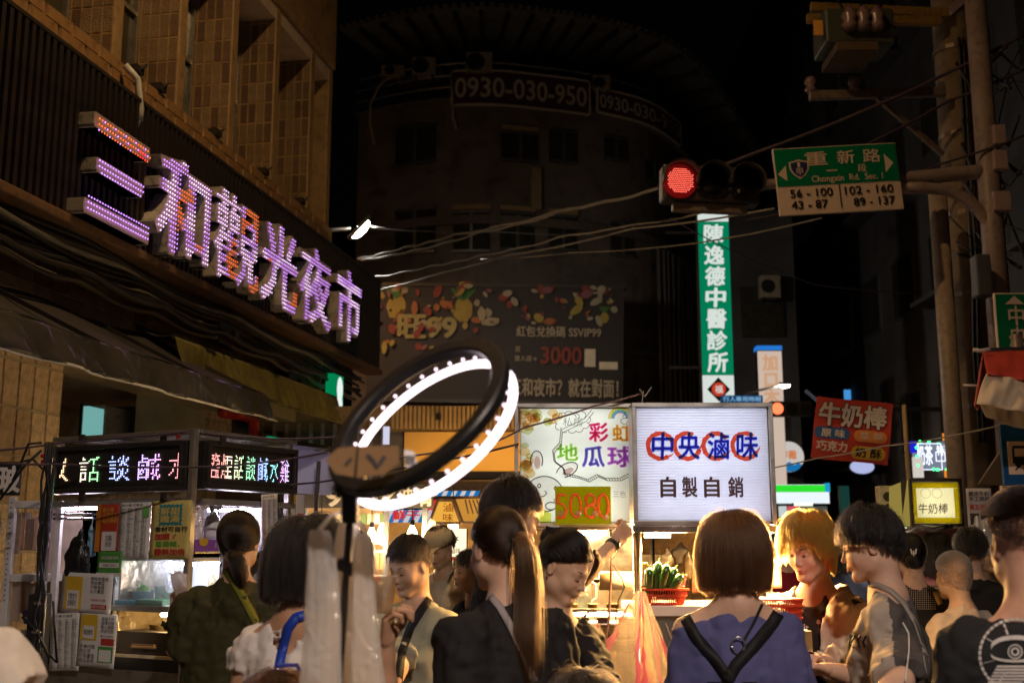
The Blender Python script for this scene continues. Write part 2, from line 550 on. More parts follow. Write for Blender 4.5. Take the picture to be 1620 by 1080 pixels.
def np_mesh(name,parts,mats,smooth=True):
 """parts: list of (V, F, material index)"""
 vs,fs,ms,o = [],[],[],0
 for V,F,mi in parts:
  vs.append(V); fs.append(F + o); ms.append(np.full(len(F),mi,np.int32)); o += len(V)
 V = np.concatenate(vs).astype(np.float32); F = np.concatenate(fs).astype(np.int32); Mi = np.concatenate(ms)
 me = bpy.data.meshes.new(name)
 me.vertices.add(len(V)); me.vertices.foreach_set('co',V.ravel())
 me.loops.add(F.size); me.loops.foreach_set('vertex_index',F.ravel())
 me.polygons.add(len(F)); me.polygons.foreach_set('loop_start',np.arange(0,F.size,4,dtype=np.int32))
 me.polygons.foreach_set('material_index',Mi)
 me.polygons.foreach_set('use_smooth',np.full(len(F),smooth))
 for m in (mats if isinstance(mats,(list,tuple)) else [mats]): me.materials.append(m)
 me.update(calc_edges=True)
 return me

def hair_mat(name,col,rough=.32):
 if name in _M: return _M[name]
 m = bpy.data.materials.new(name); m.use_nodes = True
 nt = m.node_tree; nt.nodes.clear()
 h = nt.nodes.new('ShaderNodeBsdfHairPrincipled'); o = nt.nodes.new('ShaderNodeOutputMaterial')
 h.parametrization = 'COLOR'; h.inputs['Color'].default_value = (*col,1)
 h.inputs['IOR'].default_value = 1.38; h.inputs['Roughness'].default_value = rough; h.inputs['Radial Roughness'].default_value = .45
 nt.links.new(h.outputs[0],o.inputs[0]); _M[name] = m
 return m

def hair_curves(name,P,mat,parent,r0=.0005,r1=.00012):
 """P: strands x points x 3"""
 n,k,_ = P.shape
 h = bpy.data.hair_curves.new(name); h.add_curves([k] * n)
 h.attributes['position'].data.foreach_set('vector',P.astype(np.float32).ravel())
 ra = h.attributes.new('radius','FLOAT','POINT')
 t = np.linspace(0,1,k) ** 2
 ra.data.foreach_set('value',np.tile(r0 + (r1 - r0) * t,n).astype(np.float32))
 h.materials.append(mat)
 o = bpy.data.objects.new(name,h); COL.objects.link(o); o.parent = parent
 return o

EC,ER = np.array([0,.013,.032]),np.array([.0815,.0985,.0985])

def skull(d):
 t = (np.clip((-d[:,2] - .2) / .8,0,1) * (d[:,1] > 0))[:,None]
 return EC + d * ER + t * np.array([0,.012,-.05])

def hair_roots(n,rng,front=.42,side=-.22,nape=-.78):
 d = rng.normal(size=(n * 3,3)); d /= np.linalg.norm(d,axis=1)[:,None]
 y = d[:,1]
 line = np.where(y < 0,side + (front - side) * np.clip(-y,0,1) ** 1.1,side + (nape - side) * np.clip(y,0,1) ** .55)
 d = d[d[:,2] > line + rng.normal(size=len(d)) * .02]
 return d[:n]

def fall_hair(d,rng,g,length,zcut=None,part=(0.0,.2),lift=.012,fwd=0.0,stiff=.75,wave=0.0,steps=18,out=0.0,curl=0.0):
 """strands that leave the parting, follow the skull and fall; all in head space"""
 n = len(d); p = skull(d)
 nrm = d / ER; nrm /= np.linalg.norm(nrm,axis=1)[:,None]
 w = np.array([part[0],part[1],1.0]); w /= np.linalg.norm(w)
 t = d - w * .98; t -= nrm * (t * nrm).sum(1)[:,None]; t /= np.linalg.norm(t,axis=1)[:,None] + 1e-9
 v = t * .8 + nrm * (.25 + out) + np.array([0,-1,0]) * fwd; v /= np.linalg.norm(v,axis=1)[:,None]
 lay = rng.uniform(.002,lift,n) + lift * .5 * np.clip(d[:,2],0,1); lay = np.where(rng.random(n) < .05,lay + rng.uniform(.002,.012,n),lay)
 L = length * rng.uniform(.85,1.08,n) if np.isscalar(length) else length
 P = np.zeros((n,steps,3)); P[:,0] = p
 ph = vnoise(d[:,0] * 5,d[:,1] * 5,d[:,2] * 5,4) * 6
 stop = np.zeros(n,bool)
 zc = (zcut + rng.normal(size=n) * .010) if zcut is not None else None
 for i in range(1,steps):
  v = v * stiff + g * (1 - stiff) + rng.normal(size=(n,3)) * .04
  if wave: v = v + np.stack([np.cos(ph + i * .8),np.sin(ph + i * .7),0 * ph],1) * wave
  if curl: v = v - np.stack([p[:,0],p[:,1] - .01,0 * p[:,0]],1) * curl * (i / steps) ** 3 * 8
  v /= np.linalg.norm(v,axis=1)[:,None] + 1e-9
  q = p + v * (L / (steps - 1))[:,None]
  e = (q - EC) / (ER + lay[:,None] * min(1,i / 3)); k = np.linalg.norm(e,axis=1)
  ins = k < 1
  q[ins] = (EC + e / k[:,None] * (ER + lay[:,None] * min(1,i / 3)))[ins]
  if zc is not None:
   s2 = q[:,2] < zc; q[s2 | stop] = p[s2 | stop]; stop |= s2
  v = q - p; v /= np.linalg.norm(v,axis=1)[:,None] + 1e-9
  v[stop] = g
  p = q; P[:,i] = p
 return P

def tied_hair(d,rng,tie,lift=.008,steps=12):
 """strands drawn back over the skull to a tie"""
 tw = (np.array(tie) - EC) / ER; td = tw / np.linalg.norm(tw)
 n = len(d); c = np.clip(d @ td,-1,.9999); om = np.arccos(c); P = np.zeros((n,steps,3))
 lay = rng.uniform(.0005,lift,n)
 for i in range(steps):
  t = i / (steps - 1)
  q = (np.sin((1 - t) * om)[:,None] * d + np.sin(t * om)[:,None] * td) / (np.sin(om)[:,None] + 1e-6)
  q /= np.linalg.norm(q,axis=1)[:,None]
  hgt = np.sin(math.pi * min(1,t * 1.02)) * lay
  P[:,i] = EC + q * (ER + hgt[:,None]) + (skull(d) - EC - d * ER) * (1 - t)
  if t > .7: P[:,i] += (np.array(tie) - (EC + td * ER)) * ((t - .7) / .3) ** 2
 return P

def bundle(path,rng,n,rad,steps=22,spread=None):
 """a tail of hair along a path of points; rad is the radius at each path point"""
 path = np.array([tuple(p) for p in path],float); k = len(path)
 tt = np.linspace(0,k - 1,steps); i0 = np.clip(np.floor(tt).astype(int),0,k - 2); fr = tt - i0
 fr2 = fr[:,None]
 Pm = np.pad(path,((1,1),(0,0)),mode='edge')
 a,b,c,d = Pm[i0],Pm[i0 + 1],Pm[i0 + 2],Pm[i0 + 3]
 C = .5 * ((2 * b) + (-a + c) * fr2 + (2 * a - 5 * b + 4 * c - d) * fr2 ** 2 + (-a + 3 * b - 3 * c + d) * fr2 ** 3)
 rr = np.interp(tt,range(k),rad)
 u = rng.normal(size=(n,3)); u /= np.linalg.norm(u,axis=1)[:,None]; u *= rng.uniform(0,1,(n,1)) ** .4
 P = C[None] + u[:,None,:] * rr[None,:,None]
 L = rng.uniform(.5,1.02,n); fly = np.where(rng.random(n) < .06,rng.uniform(1.1,1.7,n),1.0)[:,None,None]; P = C[None] + (P - C[None]) * fly
 out = np.zeros_like(P)
 s = np.linspace(0,1,steps)
 ph = rng.uniform(0,6,(n,1))
 for a_ in range(3):
  for i in range(n):
   out[i,:,a_] = np.interp(s * L[i] * 1.0,s,P[i,:,a_])
 out[:,:,0] += np.sin(ph * .5 + s[None] * 7 + u[:,:1] * 2) * .005 * s[None]; out[:,:,1] += np.cos(ph * .5 + s[None] * 6 + u[:,1:2] * 2) * .005 * s[None]
 return out

# ------------------------------------------------------------------ heads
def head_field(F,T,fem=0.0,jaw=1.0,lids=0.0,mouth=0.0,cheek=1.0,nose=1.0):
 F.T = T
 F.ell((0,.014,.032),(.0755,.0925,.0905),.02)
 F.ell((0,-.026,-.030),(.0615 * jaw,.067,.080),.03)
 F.ell((0,-.012,-.062),(.053 * jaw,.058,.045),.03)
 F.ell((0,-.074,-.101),(.020 * jaw,.016,.015),.03)
 for s in (-1,1): F.cone((s * .055 * jaw,.004,-.058),(s * .018,-.070,-.101),.014,.012,.028)
 for s in (-1,1):
  F.ell((s * .037,-.060,-.034),(.023 * cheek,.02,.022),.03)
  F.ell((s * .050 * jaw,-.006,-.066),(.017,.028,.026),.025)
  F.cone((s * .011,-.0825,.0165),(s * .045,-.069,.0145),.007,.006,.016)
  F.ell((s * .0315,-.0965,-.0015),(.0195,.016,.0125),.012,'s')
  F.ell((s * .0315,-.0700,-.001),(.0155,.0145,.0128),.006)
  F.ell((s * .0765,.012,-.008),(.0075,.0195,.031),.007,rot=(-12,0,s * 18))
  F.ell((s * .0855,.008,-.006),(.006,.0115,.021),.006,'s',rot=(-12,0,s * 18))
 F.cone((0,-.083,.006),(0,-.101 * (1 + .02 * nose),-.0295),.0068,.0095 * nose,.012)
 F.ell((0,-.103,-.0335),(.0095 * nose,.0085,.0075),.006)
 for s in (-1,1):
  F.ell((s * .0115,-.0925,-.036),(.0065,.009,.0065),.006)
  F.ell((s * .006,-.1005,-.0425),(.0033,.0045,.003),.003,'s')
 F.ell((0,-.083,-.058),(.026,.013,.015),.014)
 F.ell((0,-.0955,-.0605),(.0165,.0075,.0042),.006)
 F.ell((0,-.0945,-.0705),(.0145,.0078,.0052),.006)
 F.ell((0,-.104,-.0655),(.019,.006,.0016 + mouth),.003,'s')
 F.ell((0,-.094,-.0815),(.012,.006,.004),.010,'s')
 F.T = None

def to_head(T,p):
 c,Rm = T
 return Vector(c) + Rm @ Vector(p)

SKIN_D = {}
def skin(name,col):
 return pm(name,col,rough=.54,var=.16,vs=16,bump=.25,bs=220,bd=.0015,sss=.12,spec=.3)

def hand_field(wr,fd,pn,side=1,curl=.5,scale=1.0,spread=.18,thumb=.6):
 """hand at the wrist wr, fingers towards fd, palm facing pn"""
 wr,fd,pn = Vector(wr),Vector(fd).normalized(),Vector(pn).normalized()
 sd = fd.cross(pn).normalized() * side; pn = sd.cross(fd).normalized() * side * 1.0
 def W(a,b,c): return wr + (sd * a + fd * b + pn * c) * scale
 ctr = W(0,.07,.02); rg = .135 * scale
 F = Field(*[np.arange(ctr[i] - rg,ctr[i] + rg,.0036) for i in range(3)])
 r = lambda v: v * scale
 F.cone(W(0,-.045,0),W(0,.012,0),r(.027),r(.026),.01)
 for a0,a1 in ((-.026,-.03),(-.009,-.01),(.009,.011),(.024,.03)):
  F.cone(W(a0 * .7,.015,0),W(a1,.082,0),r(.0145),r(.0115),.012)
 F.ell(W(-.022,.035,.01),(r(.019),) * 3,.015)
 fl = [(-.031,.041,.024,.019),(-.0105,.046,.028,.021),(.0105,.043,.026,.02),(.030,.034,.019,.017)]
 rad = [.0094,.0096,.0092,.0082]
 for i,(a,l1,l2,l3) in enumerate(fl):
  ca = curl * R(78) * (1 + .08 * math.sin(i * 2.1)); p = W(a,.083,0); ang = ca * .8; sp = (i - 1.5) * spread * .35
  for l,q in ((l1,.7),(l2,.95),(l3,.8)):
   dloc = (math.sin(sp) * math.cos(ang),math.cos(sp) * math.cos(ang),math.sin(ang))
   p2 = p + (sd * dloc[0] + fd * dloc[1] + pn * dloc[2]) * l * scale
   F.cone(p,p2,r(rad[i]),r(rad[i] * .9),.004)
   p = p2; ang += ca * q
 t0 = W(-.022,.022,.006); t1 = t0 + (sd * -.022 + fd * .028 + pn * (.012 + .02 * thumb)) * scale
 t2 = t1 + (sd * (-.012 + .026 * thumb) + fd * .026 + pn * .02 * thumb) * scale; t3 = t2 + (sd * (-.002 + .022 * thumb) + fd * .018 + pn * .008) * scale
 F.cone(t0,t1,r(.015),r(.0125),.01); F.cone(t1,t2,r(.0115),r(.0105),.005); F.cone(t2,t3,r(.0105),r(.0085),.004)
 return F.mesh()

# ------------------------------------------------------------------ a whole person
def person(spec):
 """spec keys: label, head (px, py, D), yaw (0 faces the camera, 90 faces the photo's right), w, H..., clothing and hair"""
 g = spec.get
 hx,hy,D = spec['head']
 hp = at(hx,hy,D)
 yaw = R(g('yaw',0))
 lean = g('lean',0.0); side = g('side',0.0)
 fwd = .055 + lean
 # root so that the head centre falls at hp; local -y is forward
 H = hp.z / .93 if not g('H') else g('H')
 off = Vector((side,-fwd,0)); off.rotate(Euler((0,0,yaw)))
 root = thing('person',spec['label'],'person',g('group','people in the night market'),loc=(hp.x - off.x,hp.y - off.y,0),rz=yaw)
 hc = Vector((side,-fwd,hp.z))
 w = g('w',1.0); b = g('b',1.0)
 zs = g('shz',hp.z - .272)            # shoulder height
 nb = Vector((side * .75,-fwd * .45 + .01,zs + .072))
 sx = .152 * w
 chest = Vector((side * .5,-fwd * .2,zs - .13))
 sh = {-1: Vector((side * .7 - sx,-fwd * .4 + .01,zs)),1: Vector((side * .7 + sx,-fwd * .4 + .01,zs))}
 if g('twist'):
  q = Matrix.Rotation(R(g('twist')),3,'Z')
  for s in sh: sh[s] = q @ sh[s]
 el,wr = {},{}
 for s,nm in ((-1,'armR'),(1,'armL')):
  A = g(nm)   # offsets shoulder->elbow, elbow->wrist
  if A is None: A = ((s * .045,.03,-.28),(s * .0,-.06,-.24))
  el[s] = sh[s] + Vector(A[0]); wr[s] = el[s] + Vector(A[1])
 hipz = .5 * H
 # ---- head orientation: head yaw relative to the body, nod down positive, tilt
 Rm = (Matrix.Rotation(R(g('hyaw',0)),3,'Z') @ Matrix.Rotation(R(g('nod',0)),3,'X') @ Matrix.Rotation(R(g('tilt',0)),3,'Y'))
 sc = g('hs',1.0)
 T = ((hc.x,hc.y,hc.z),[[Rm[i][j] / 1.0 for j in range(3)] for i in range(3)])
 TM = (hc,Rm)
 # ---- skin
 ax = list(el.values()) + list(wr.values()) + list(sh.values())
 xlo,xhi = min(p.x for p in ax) - .09,max(p.x for p in ax) + .09
 ylo,yhi = min([p.y for p in ax] + [hc.y]) - .16,max([p.y for p in ax] + [.0]) + .2
 zhi = max([p.z for p in ax] + [hc.z + .1]) + .06
 fs = .0042 if D < 3.6 else (.005 if D < 5.2 else .007)
 F = Field(axis(xlo,xhi,.013,(hc.x - .11,hc.x + .11),fs),axis(ylo,yhi,.013,(hc.y - .13,hc.y + .13),fs),
              axis(hipz - .15,zhi,.013,(hc.z - .15,hc.z + .16),fs))
 head_field(F,T,jaw=g('jaw',1),lids=g('lids',0),mouth=g('mouth',0),cheek=g('cheek',1),nose=g('nose',1))
 nr = .055 * g('neck',1)
 F.cone(to_head(TM,(0,.035,-.045)),nb + Vector((0,.012,.0)),nr * .95,nr * 1.08,.025)
 F.cone(nb + Vector((0,.015,.015)),nb + Vector((0,.01,-.08)),nr,.064,.03)
 for s in (-1,1):
  F.cone(nb + Vector((s * .012,.02,.012)),sh[s] + Vector((0,0,.012)),.046,.046,.05)
  F.ell(sh[s] - Vector((0,0,.012)),(.05 * b,.052,.055),.03)
  F.cone(sh[s],el[s],.05 * b,.038 * b,.02)
  F.cone(el[s],wr[s],.040 * b,.026 * b,.015)
  F.cone(el[s].lerp(wr[s],.15),el[s].lerp(wr[s],.4),.041 * b,.037 * b,.02)
 F.ell(chest + Vector((0,.0,.02)),(.145 * w,.098 * b,.15),.05)
 if g('bust'): [F.ell(chest + Vector((s * .065,-.075,-.01)),(.06,.05,.06),.04) for s in (-1,1)]
 F.ell((side * .3,0,zs - .32),(.125 * w,.09 * b,.17),.06)
 F.ell((0,0,hipz),(.145 * w,.1 * b,.13),.06)
 V,Q = F.mesh()
 parts = [(V,Q,0)]
 for s,nm in ((-1,'handR'),(1,'handL')):
  hnd = g(nm)
  fd = (wr[s] - el[s]).normalized()
  if hnd is None:
   if zs - wr[s].z > .45: hnd = dict(fd=fd,pn=(-s,0,0),curl=.35)
   else: hnd = dict(fd=fd,pn=(0,0,-1),curl=.5)
  Vh,Qh = hand_field(wr[s],hnd.get('fd') or fd,hnd.get('pn',(0,0,-1)),side=hnd.get('side',s),curl=hnd.get('curl',.5),scale=hnd.get('scale',.93),thumb=hnd.get('thumb',.6))
  parts.append((Vh,Qh,0))
 sk = skin(*g('skin',('skin_light',(.56,.34,.235))))
 body = link('body',np_mesh('body',parts,[sk]),root)
 # ---- legs with trousers and shoes
 Fl = Field(axis(-.26,.26,.016),axis(-.25,.2,.016),axis(-.02,hipz + .12,.018))
 Fl.ell((0,0,hipz + .01),(.16 * w,.115 * b,.12),.03)
 for s in (-1,1):
  Fl.cone((s * .085,0,hipz - .04),(s * .095,-.01,hipz * .54),.088 * b,.066,.03)
  Fl.cone((s * .095,-.01,hipz * .54),(s * .10,.01,.085),.066,.055,.02,flat=1.0)
 Fl.ripple(.004,16,seed=3,stretch=(1,1,.5))
 V,Q = Fl.mesh()
 link('trousers',np_mesh('trousers',[(V,Q,0)],[g('pants',pm('dark_denim',(.02,.025,.04),.85,bump=.3,bs=400,bd=.001))]),root)
 Fs = Field(axis(-.2,.2,.012),axis(-.25,.16,.012),axis(-.01,.14,.012))
 for s in (-1,1):
  Fs.cone((s * .10,.03,.045),(s * .105,-.14,.03),.04,.034,.02); Fs.cone((s * .10,.03,.05),(s * .10,.03,.10),.036,.04,.01)
 X,Y,Z = Fs.pts((slice(None),) * 3); Fs.f = np.maximum(Fs.f,(0.002 - Z) + 0 * Fs.f)
 V,Q = Fs.mesh()
 link('shoes',np_mesh('shoes',[(V,Q,0)],[pm('shoe_canvas',(.3,.3,.3),.7)]),root)
 # ---- clothing
 J = dict(hc=hc,TM=TM,nb=nb,chest=chest,sh=sh,el=el,wr=wr,zs=zs,hipz=hipz,w=w,b=b,side=side,fwd=fwd,root=root,D=D,body=body)
 for c in g('wear',()): garment(J,**c)
 face_details(J,spec)
 if g('hair'): make_hair(J,g('hair'))
 return root,J

def garment(J,name='shirt',mat=None,mats=None,r=.022,hem=None,sleeve=1.0,sl_r=.03,neck=.06,neck_dz=.012,folds=.006,ff=13,seed=1,band=None,open_front=0.0,
   hood=False,side_cut=None,step=None,flare=.0,extra=None,cut=None,chest_r=0.0):
 zs,sh,el,wr,nb,chest,hipz,w,b = [J[k] for k in ('zs','sh','el','wr','nb','chest','hipz','w','b')]
 hem = hipz - .06 if hem is None else hem
 if J['D'] > 5: r += .012
 st = step or (.0085 if J['D'] < 3.7 else .010 if J['D'] < 5.2 else .014)
 ends = {}
 for s in (-1,1):
  a = sleeve if not isinstance(sleeve,dict) else sleeve[s]
  ends[s] = (sh[s].lerp(el[s],min(a,1)) if a <= 1 else el[s].lerp(wr[s],a - 1),a)
 P = [e[0] for e in ends.values()] + list(sh.values()) + [el[s] for s in (-1,1) if ends[s][1] > 1]
 F = Field(axis(min([p.x for p in P] + [-.2 * w]) - .15,max([p.x for p in P] + [.2 * w]) + .15,st),axis(min(min(p.y for p in P),-.12 - J['fwd'] * .5) - .14,max(max(p.y for p in P),.12) + .14,st),
              axis(hem - .04,max([p.z for p in P] + [zs + .12]) + .14,st))
 sd = J['side']
 F.ell(chest + Vector((0,.005,.03)),(.145 * w + r,.1 * b + r + chest_r,.17),.04)
 F.cone((sd * .35,.005,zs - .14),(sd * .1,.0,hem - .02),.155 * w + r,.15 * w + r + flare,.05,squash=(1,.66 * b))
 for s in (-1,1):
  F.cone(nb + Vector((s * .015,.018,-.015)),sh[s] + Vector((-s * .01,.003,.0)),.052 + r * .8,.052 + r * .8,.05)
  e,a = ends[s]
  if a > 0:
   rr = .05 * b + sl_r
   if a <= 1:
    F.cone(sh[s],e,rr,rr * .98,.035,flat=1.0)
   else:
    F.cone(sh[s],el[s],rr,rr * .86,.035)
    F.cone(el[s],e,rr * .86,rr * .72,.03,flat=1.0)
 if extra: extra(F,J)
 folds *= 1.35; F.ripple(folds,ff,seed=seed,stretch=(1.3,1.3,.55))
 F.ripple(folds * .5,ff * 2.4,seed=seed + 5,stretch=(.8,.8,1.2))
 F.ripple(folds * .36,27,seed=seed + 8,stretch=(1.5,1.5,.4))
 sl = (slice(None),) * 3; X,Y,Z = F.pts(sl)
 F.f = np.maximum(F.f,(hem - Z) + 0 * F.f)
 if neck:
  F.cone(nb + Vector((0,.012,.0 + neck_dz)),nb + Vector((0,-.01,.25)),neck * .97,neck * 1.25,.008,'s')
  F.ell(nb + Vector((0,-.04,.0 + neck_dz)),(neck * .9,.045,.045),.01,'s')
 if cut is not None:      # extra cut planes: (point, normal) keeps the side opposite the normal
  for p0,n0 in cut:
   F.f = np.maximum(F.f,(X - p0[0]) * n0[0] + (Y - p0[1]) * n0[1] + (Z - p0[2]) * n0[2])
 if open_front:
  d = np.abs(X - sd * .5) - open_front * (1 + 0 * X)
  d = np.maximum(d,Y + .02 + 0 * d); F.f = np.maximum(F.f,-(d + 0 * F.f))
 V,Q = F.mesh()
 mi = np.zeros(len(Q),int)
 if band is not None:
  c = V[Q].mean(1); mi = band(c,J)
 me = np_mesh(name,[(V,Q[mi == k],k) for k in range(int(mi.max()) + 1)],mats or [mat])
 # weld doubled vertices between material zones
 bm = bmesh.new(); bm.from_mesh(me)
 bmesh.ops.delete(bm,geom=[v for v in bm.verts if not v.link_faces],context='VERTS')
 bmesh.ops.remove_doubles(bm,verts=bm.verts,dist=1e-5) if mi.max() > 0 else None
 bmesh.ops.smooth_vert(bm,verts=bm.verts,factor=.5,use_axis_x=True,use_axis_y=True,use_axis_z=True)
 bm.to_mesh(me); bm.free()
 J[name] = link(name,me,J['root'])
 J[name + '_V'] = np.array([tuple(v.co) for v in me.vertices])
 return J[name]

def face_details(J,spec):
 TM = J['TM']; root = J['root']
 hc_ = spec.get('haircol',(.012,.009,.008))
 lids = spec.get('lids',0.0)   # 0 open, 1 shut
 mk = lambda name,mb,m: mb.build(name,m,root,smooth=True)
 dark = pm('lash_brown',(.02,.012,.01),.5)
 lip = pm('lip_' + spec.get('lipname','rose'),spec.get('lip',(.42,.15,.12)),.4)
 def tr(mb):
  mb.v = [tuple(to_head(TM,p)) for p in mb.v]; return mb
 for s in (-1,1):
  m = MB()
  m.tube([(s * (.016 + .031 * t),-.0852 + .019 * t ** 1.8 - .001,.019 + .0055 * math.sin(t * 2.4) - .004 * t * t) for t in np.linspace(0,1,8)],[.0015,.0023,.0026,.0026,.0024,.0021,.0016,.0007],6)
  mk('eyebrow',tr(m),pm('eyebrow_hair',tuple(c * 1.0 + .004 for c in hc_),.8))
  m = MB()
  zl = -.0015 - .006 * lids
  m.tube([(s * (.0180 + .0275 * t),-.0868 + .0135 * (t * 1.25 - .3) ** 2 - .0008,zl + .0042 * (1 - lids * 1.5) * math.sin(t * 3.0) ) for t in np.linspace(0,1,8)],[.0008,.0014,.0018,.002,.002,.0018,.0016,.0008],5)
  mk('eyelash',tr(m),dark)
  if lids < .8:
   m = MB(); m.ball((s * .0315,-.0835,-.0022 - .002 * lids),.0058,8,sc=(1.0,.8,.8 - .35 * lids))
   mk('iris',tr(m),pm('iris_dark',(.02,.012,.008),.08))
   m = MB(); m.ball((s * .0317,-.0785,-.0022 - .002 * lids),.0122,10,sc=(1,.66,.40 - .16 * lids))
   mk('eye_white',tr(m),pm('eye_white',(.62,.58,.54),.2))
 m = MB()
 m.ball((0,-.0962,-.0617),.0165,10,sc=(1,.40,.22)); m.ball((0,-.0955,-.0702),.0145,10,sc=(1,.44,.32))
 mk('lips',tr(m),lip)

def scalp(J,mat,front=.42,side=-.22,nape=-.78,puff=.006,name='scalp_hair',extra=None,hi=None):
 """the mass under the strands: a shell over the skull that stops at the hairline"""
 TM = J['TM']; st = .0045 if J['D'] < 5 else .007
 hcx = J['hc']
 F = Field(*[np.arange(hcx[i] - .17,hcx[i] + .17,st) for i in range(3)])
 F.T = ((hcx.x,hcx.y,hcx.z),[[TM[1][i][j] for j in range(3)] for i in range(3)])
 F.ell(tuple(EC),tuple(ER + puff),0)
 F.ell((0,.050,-.050),(.058 + puff * .5,.046 + puff,.060),.02)
 X,Y,Z = F.loc(*F.pts((slice(None),) * 3))
 ex,ey,ez = (X - EC[0]) / ER[0],(Y - EC[1]) / ER[1],(Z - EC[2]) / ER[2]
 k = np.sqrt(ex ** 2 + ey ** 2 + ez ** 2) + 1e-6; y,z = ey / k,ez / k
 line = np.where(y < 0,side + (front - side) * np.clip(-y,0,1) ** 1.1,side + (nape - side) * np.clip(y,0,1) ** .55)
 line = line + .05 * vnoise(X * 60,Y * 60,Z * 60,2)
 F.f = np.maximum(F.f,((line - z) * .09).astype(np.float32))
 if extra: extra(F)
 T_ = F.T; F.T = None; F.ripple(.0016,70,seed=8,stretch=(1,1,.2),ridged=False)
 V,Q = F.mesh()
 return link(name,np_mesh(name,[(V,Q,0)],[mat]),J['root'])
def make_hair(J,h):
 rng = np.random.default_rng(h.get('seed',3))
 TM = J['TM']; Rm = np.array(TM[1]); hc = np.array(TM[0])
 g = Rm.T @ np.array([0,0,-1.0])
 toB = lambda P: P @ Rm.T + hc
 col = h.get('col',(.014,.010,.009)); nm = h.get('name','black')
 hm = hair_mat('hair_' + nm,col,h.get('rough',.3))
 um = pm('hairmass_' + nm,tuple(c * .8 for c in col),.42,var=.35,vs=90,bump=.6,bs=220,bd=.003,stretch=(1,1,.12),spec=.15)
 st = h['style']; n = h.get('n',5000); r0 = h.get('r0',.00055)
 fr,sd,np_ = h.get('front',.42),h.get('side',-.2),h.get('nape',-.86)
 root = J['root']
 d = hair_roots(n,rng,fr,sd,np_); n = len(d)
 if st in ('fall','short'):
  L = np.full(n,float(h.get('len',.3)))
  y,z = d[:,1],d[:,2]
  if 'fringe' in h:      # length of strands that start over the forehead
   wgt = np.clip((-y - .25) / .35,0,1); L = L * (1 - wgt) + h['fringe'] * wgt
  if 'sidelen' in h:
   wgt = np.clip((.35 - z) / .3,0,1) * np.clip((-y + .9) / .5,0,1); L = L * (1 - wgt) + h['sidelen'] * wgt
  if 'napelen' in h:
   wgt = np.clip((-.1 - z) / .3,0,1) * np.clip((y + .2) / .4,0,1); L = L * (1 - wgt) + h['napelen'] * wgt
  L *= rng.uniform(.8,1.1,n)
  P = fall_hair(d,rng,g,L,zcut=h.get('zcut'),part=h.get('part',(0,.2)),lift=h.get('lift',.012),fwd=h.get('fwd',0),stiff=h.get('stiff',.75),wave=h.get('wave',0),out=h.get('out',0),steps=h.get('steps',16),curl=h.get('curl',0))
  if h.get('clump'):
   # pull strands towards a few guides so that locks form
   k = max(8,n // h['clump']); gi = rng.choice(n,k,replace=False)
   D2 = ((d[:,None,:] - d[None,gi,:]) ** 2).sum(2); best = gi[D2.argmin(1)]
   t = np.linspace(0,1,P.shape[1])[None,:,None] ** 1.3 * .62
   P = P * (1 - t) + (P[best] + (P[:,:1] - P[best][:,:1]) * .3) * t
  hair_curves('hair',toB(P),hm,root,r0,r0 * .3)
  ex = None
  if st == 'fall' and h.get('zcut') is not None:
   zc = h['zcut']
   def ex(F,zc=zc):
    F.ell((0,.02,-.03),(.088,.082,.105),.03)
    F.T_ = F.T
    X,Y,Z = F.loc(*F.pts((slice(None),) * 3))
    F.f = np.maximum(F.f,(zc + .018 - Z + .006 * vnoise(X * 90,Y * 90,Z * 0,3)).astype(np.float32))
    fm = np.maximum(np.abs(X) - .068,Y + .012); F.f = np.maximum(F.f,-np.maximum(fm,Z - .045).astype(np.float32))
    F.f = np.maximum(F.f,-(np.maximum(np.abs(X) - .075,np.maximum(np.abs(Y) - .06,Z + .08))).astype(np.float32)) if h.get('hollow') else F.f
   scalp(J,um,front=fr,side=-1.2,nape=-1.6,puff=.007,extra=ex)
  else:
   scalp(J,um,fr + .03,sd + .03,np_ + .05,h.get('puff',.005))
 elif st == 'buzz':
  P = np.zeros((n,3,3)); nr = d / ER; nr /= np.linalg.norm(nr,axis=1)[:,None]
  base = skull(d) - d * .003
  L = h.get('len',.012) * np.where(d[:,2] > h.get('fade',.35),h.get('toplen',1),.55)[:,None]
  for i in range(3): P[:,i] = base + nr * (.004 + L * i / 2) + np.array([0,-.3,-.1]) * L * i / 2 + rng.normal(size=(n,3)) * .001
  hair_curves('hair',toB(P),hm,root,r0,r0 * .5)
  if h.get('cap'):
   scalp(J,um,front=.42,side=-.1,nape=-.8,puff=h['cap'])
 elif st == 'tied':
  tie = h['tie']
  P = tied_hair(d,rng,tie,lift=h.get('lift',.008))
  hair_curves('hair',toB(P),hm,root,r0,r0 * .8)
  scalp(J,um,fr + .02,sd + .02,np_ + .04,.0035)
  if 'tail' in h:      # path given in body space offsets from the tie
   t0 = toB(np.array([tie]))[0]
   path = [Vector(t0) + Vector(p) for p in h['tail']]
   B = bundle(path,rng,h.get('tn',2200),h['trad'])
   hair_curves('ponytail',B,hair_mat('hair_' + h.get('tname',nm),h.get('tcol',col),.3),root,r0 * 1.15,r0 * .4)
   m = MB(); m.tube([p + (path[1] - path[0]).normalized() * .004 for p in (path[0] - (path[1] - path[0]).normalized() * .012,path[0] + (path[1] - path[0]).normalized() * .012)],[.017,.017],14)
   m.build('hair_tie',pm('hair_tie_black',(.01,.01,.01),.6),root,smooth=True)
   m = MB(); m.tube(path,[r * .42 for r in h['trad']],12)
   m.build('ponytail_core',hairmass(h.get('tname',nm),h.get('tcol',col)),root,smooth=True)
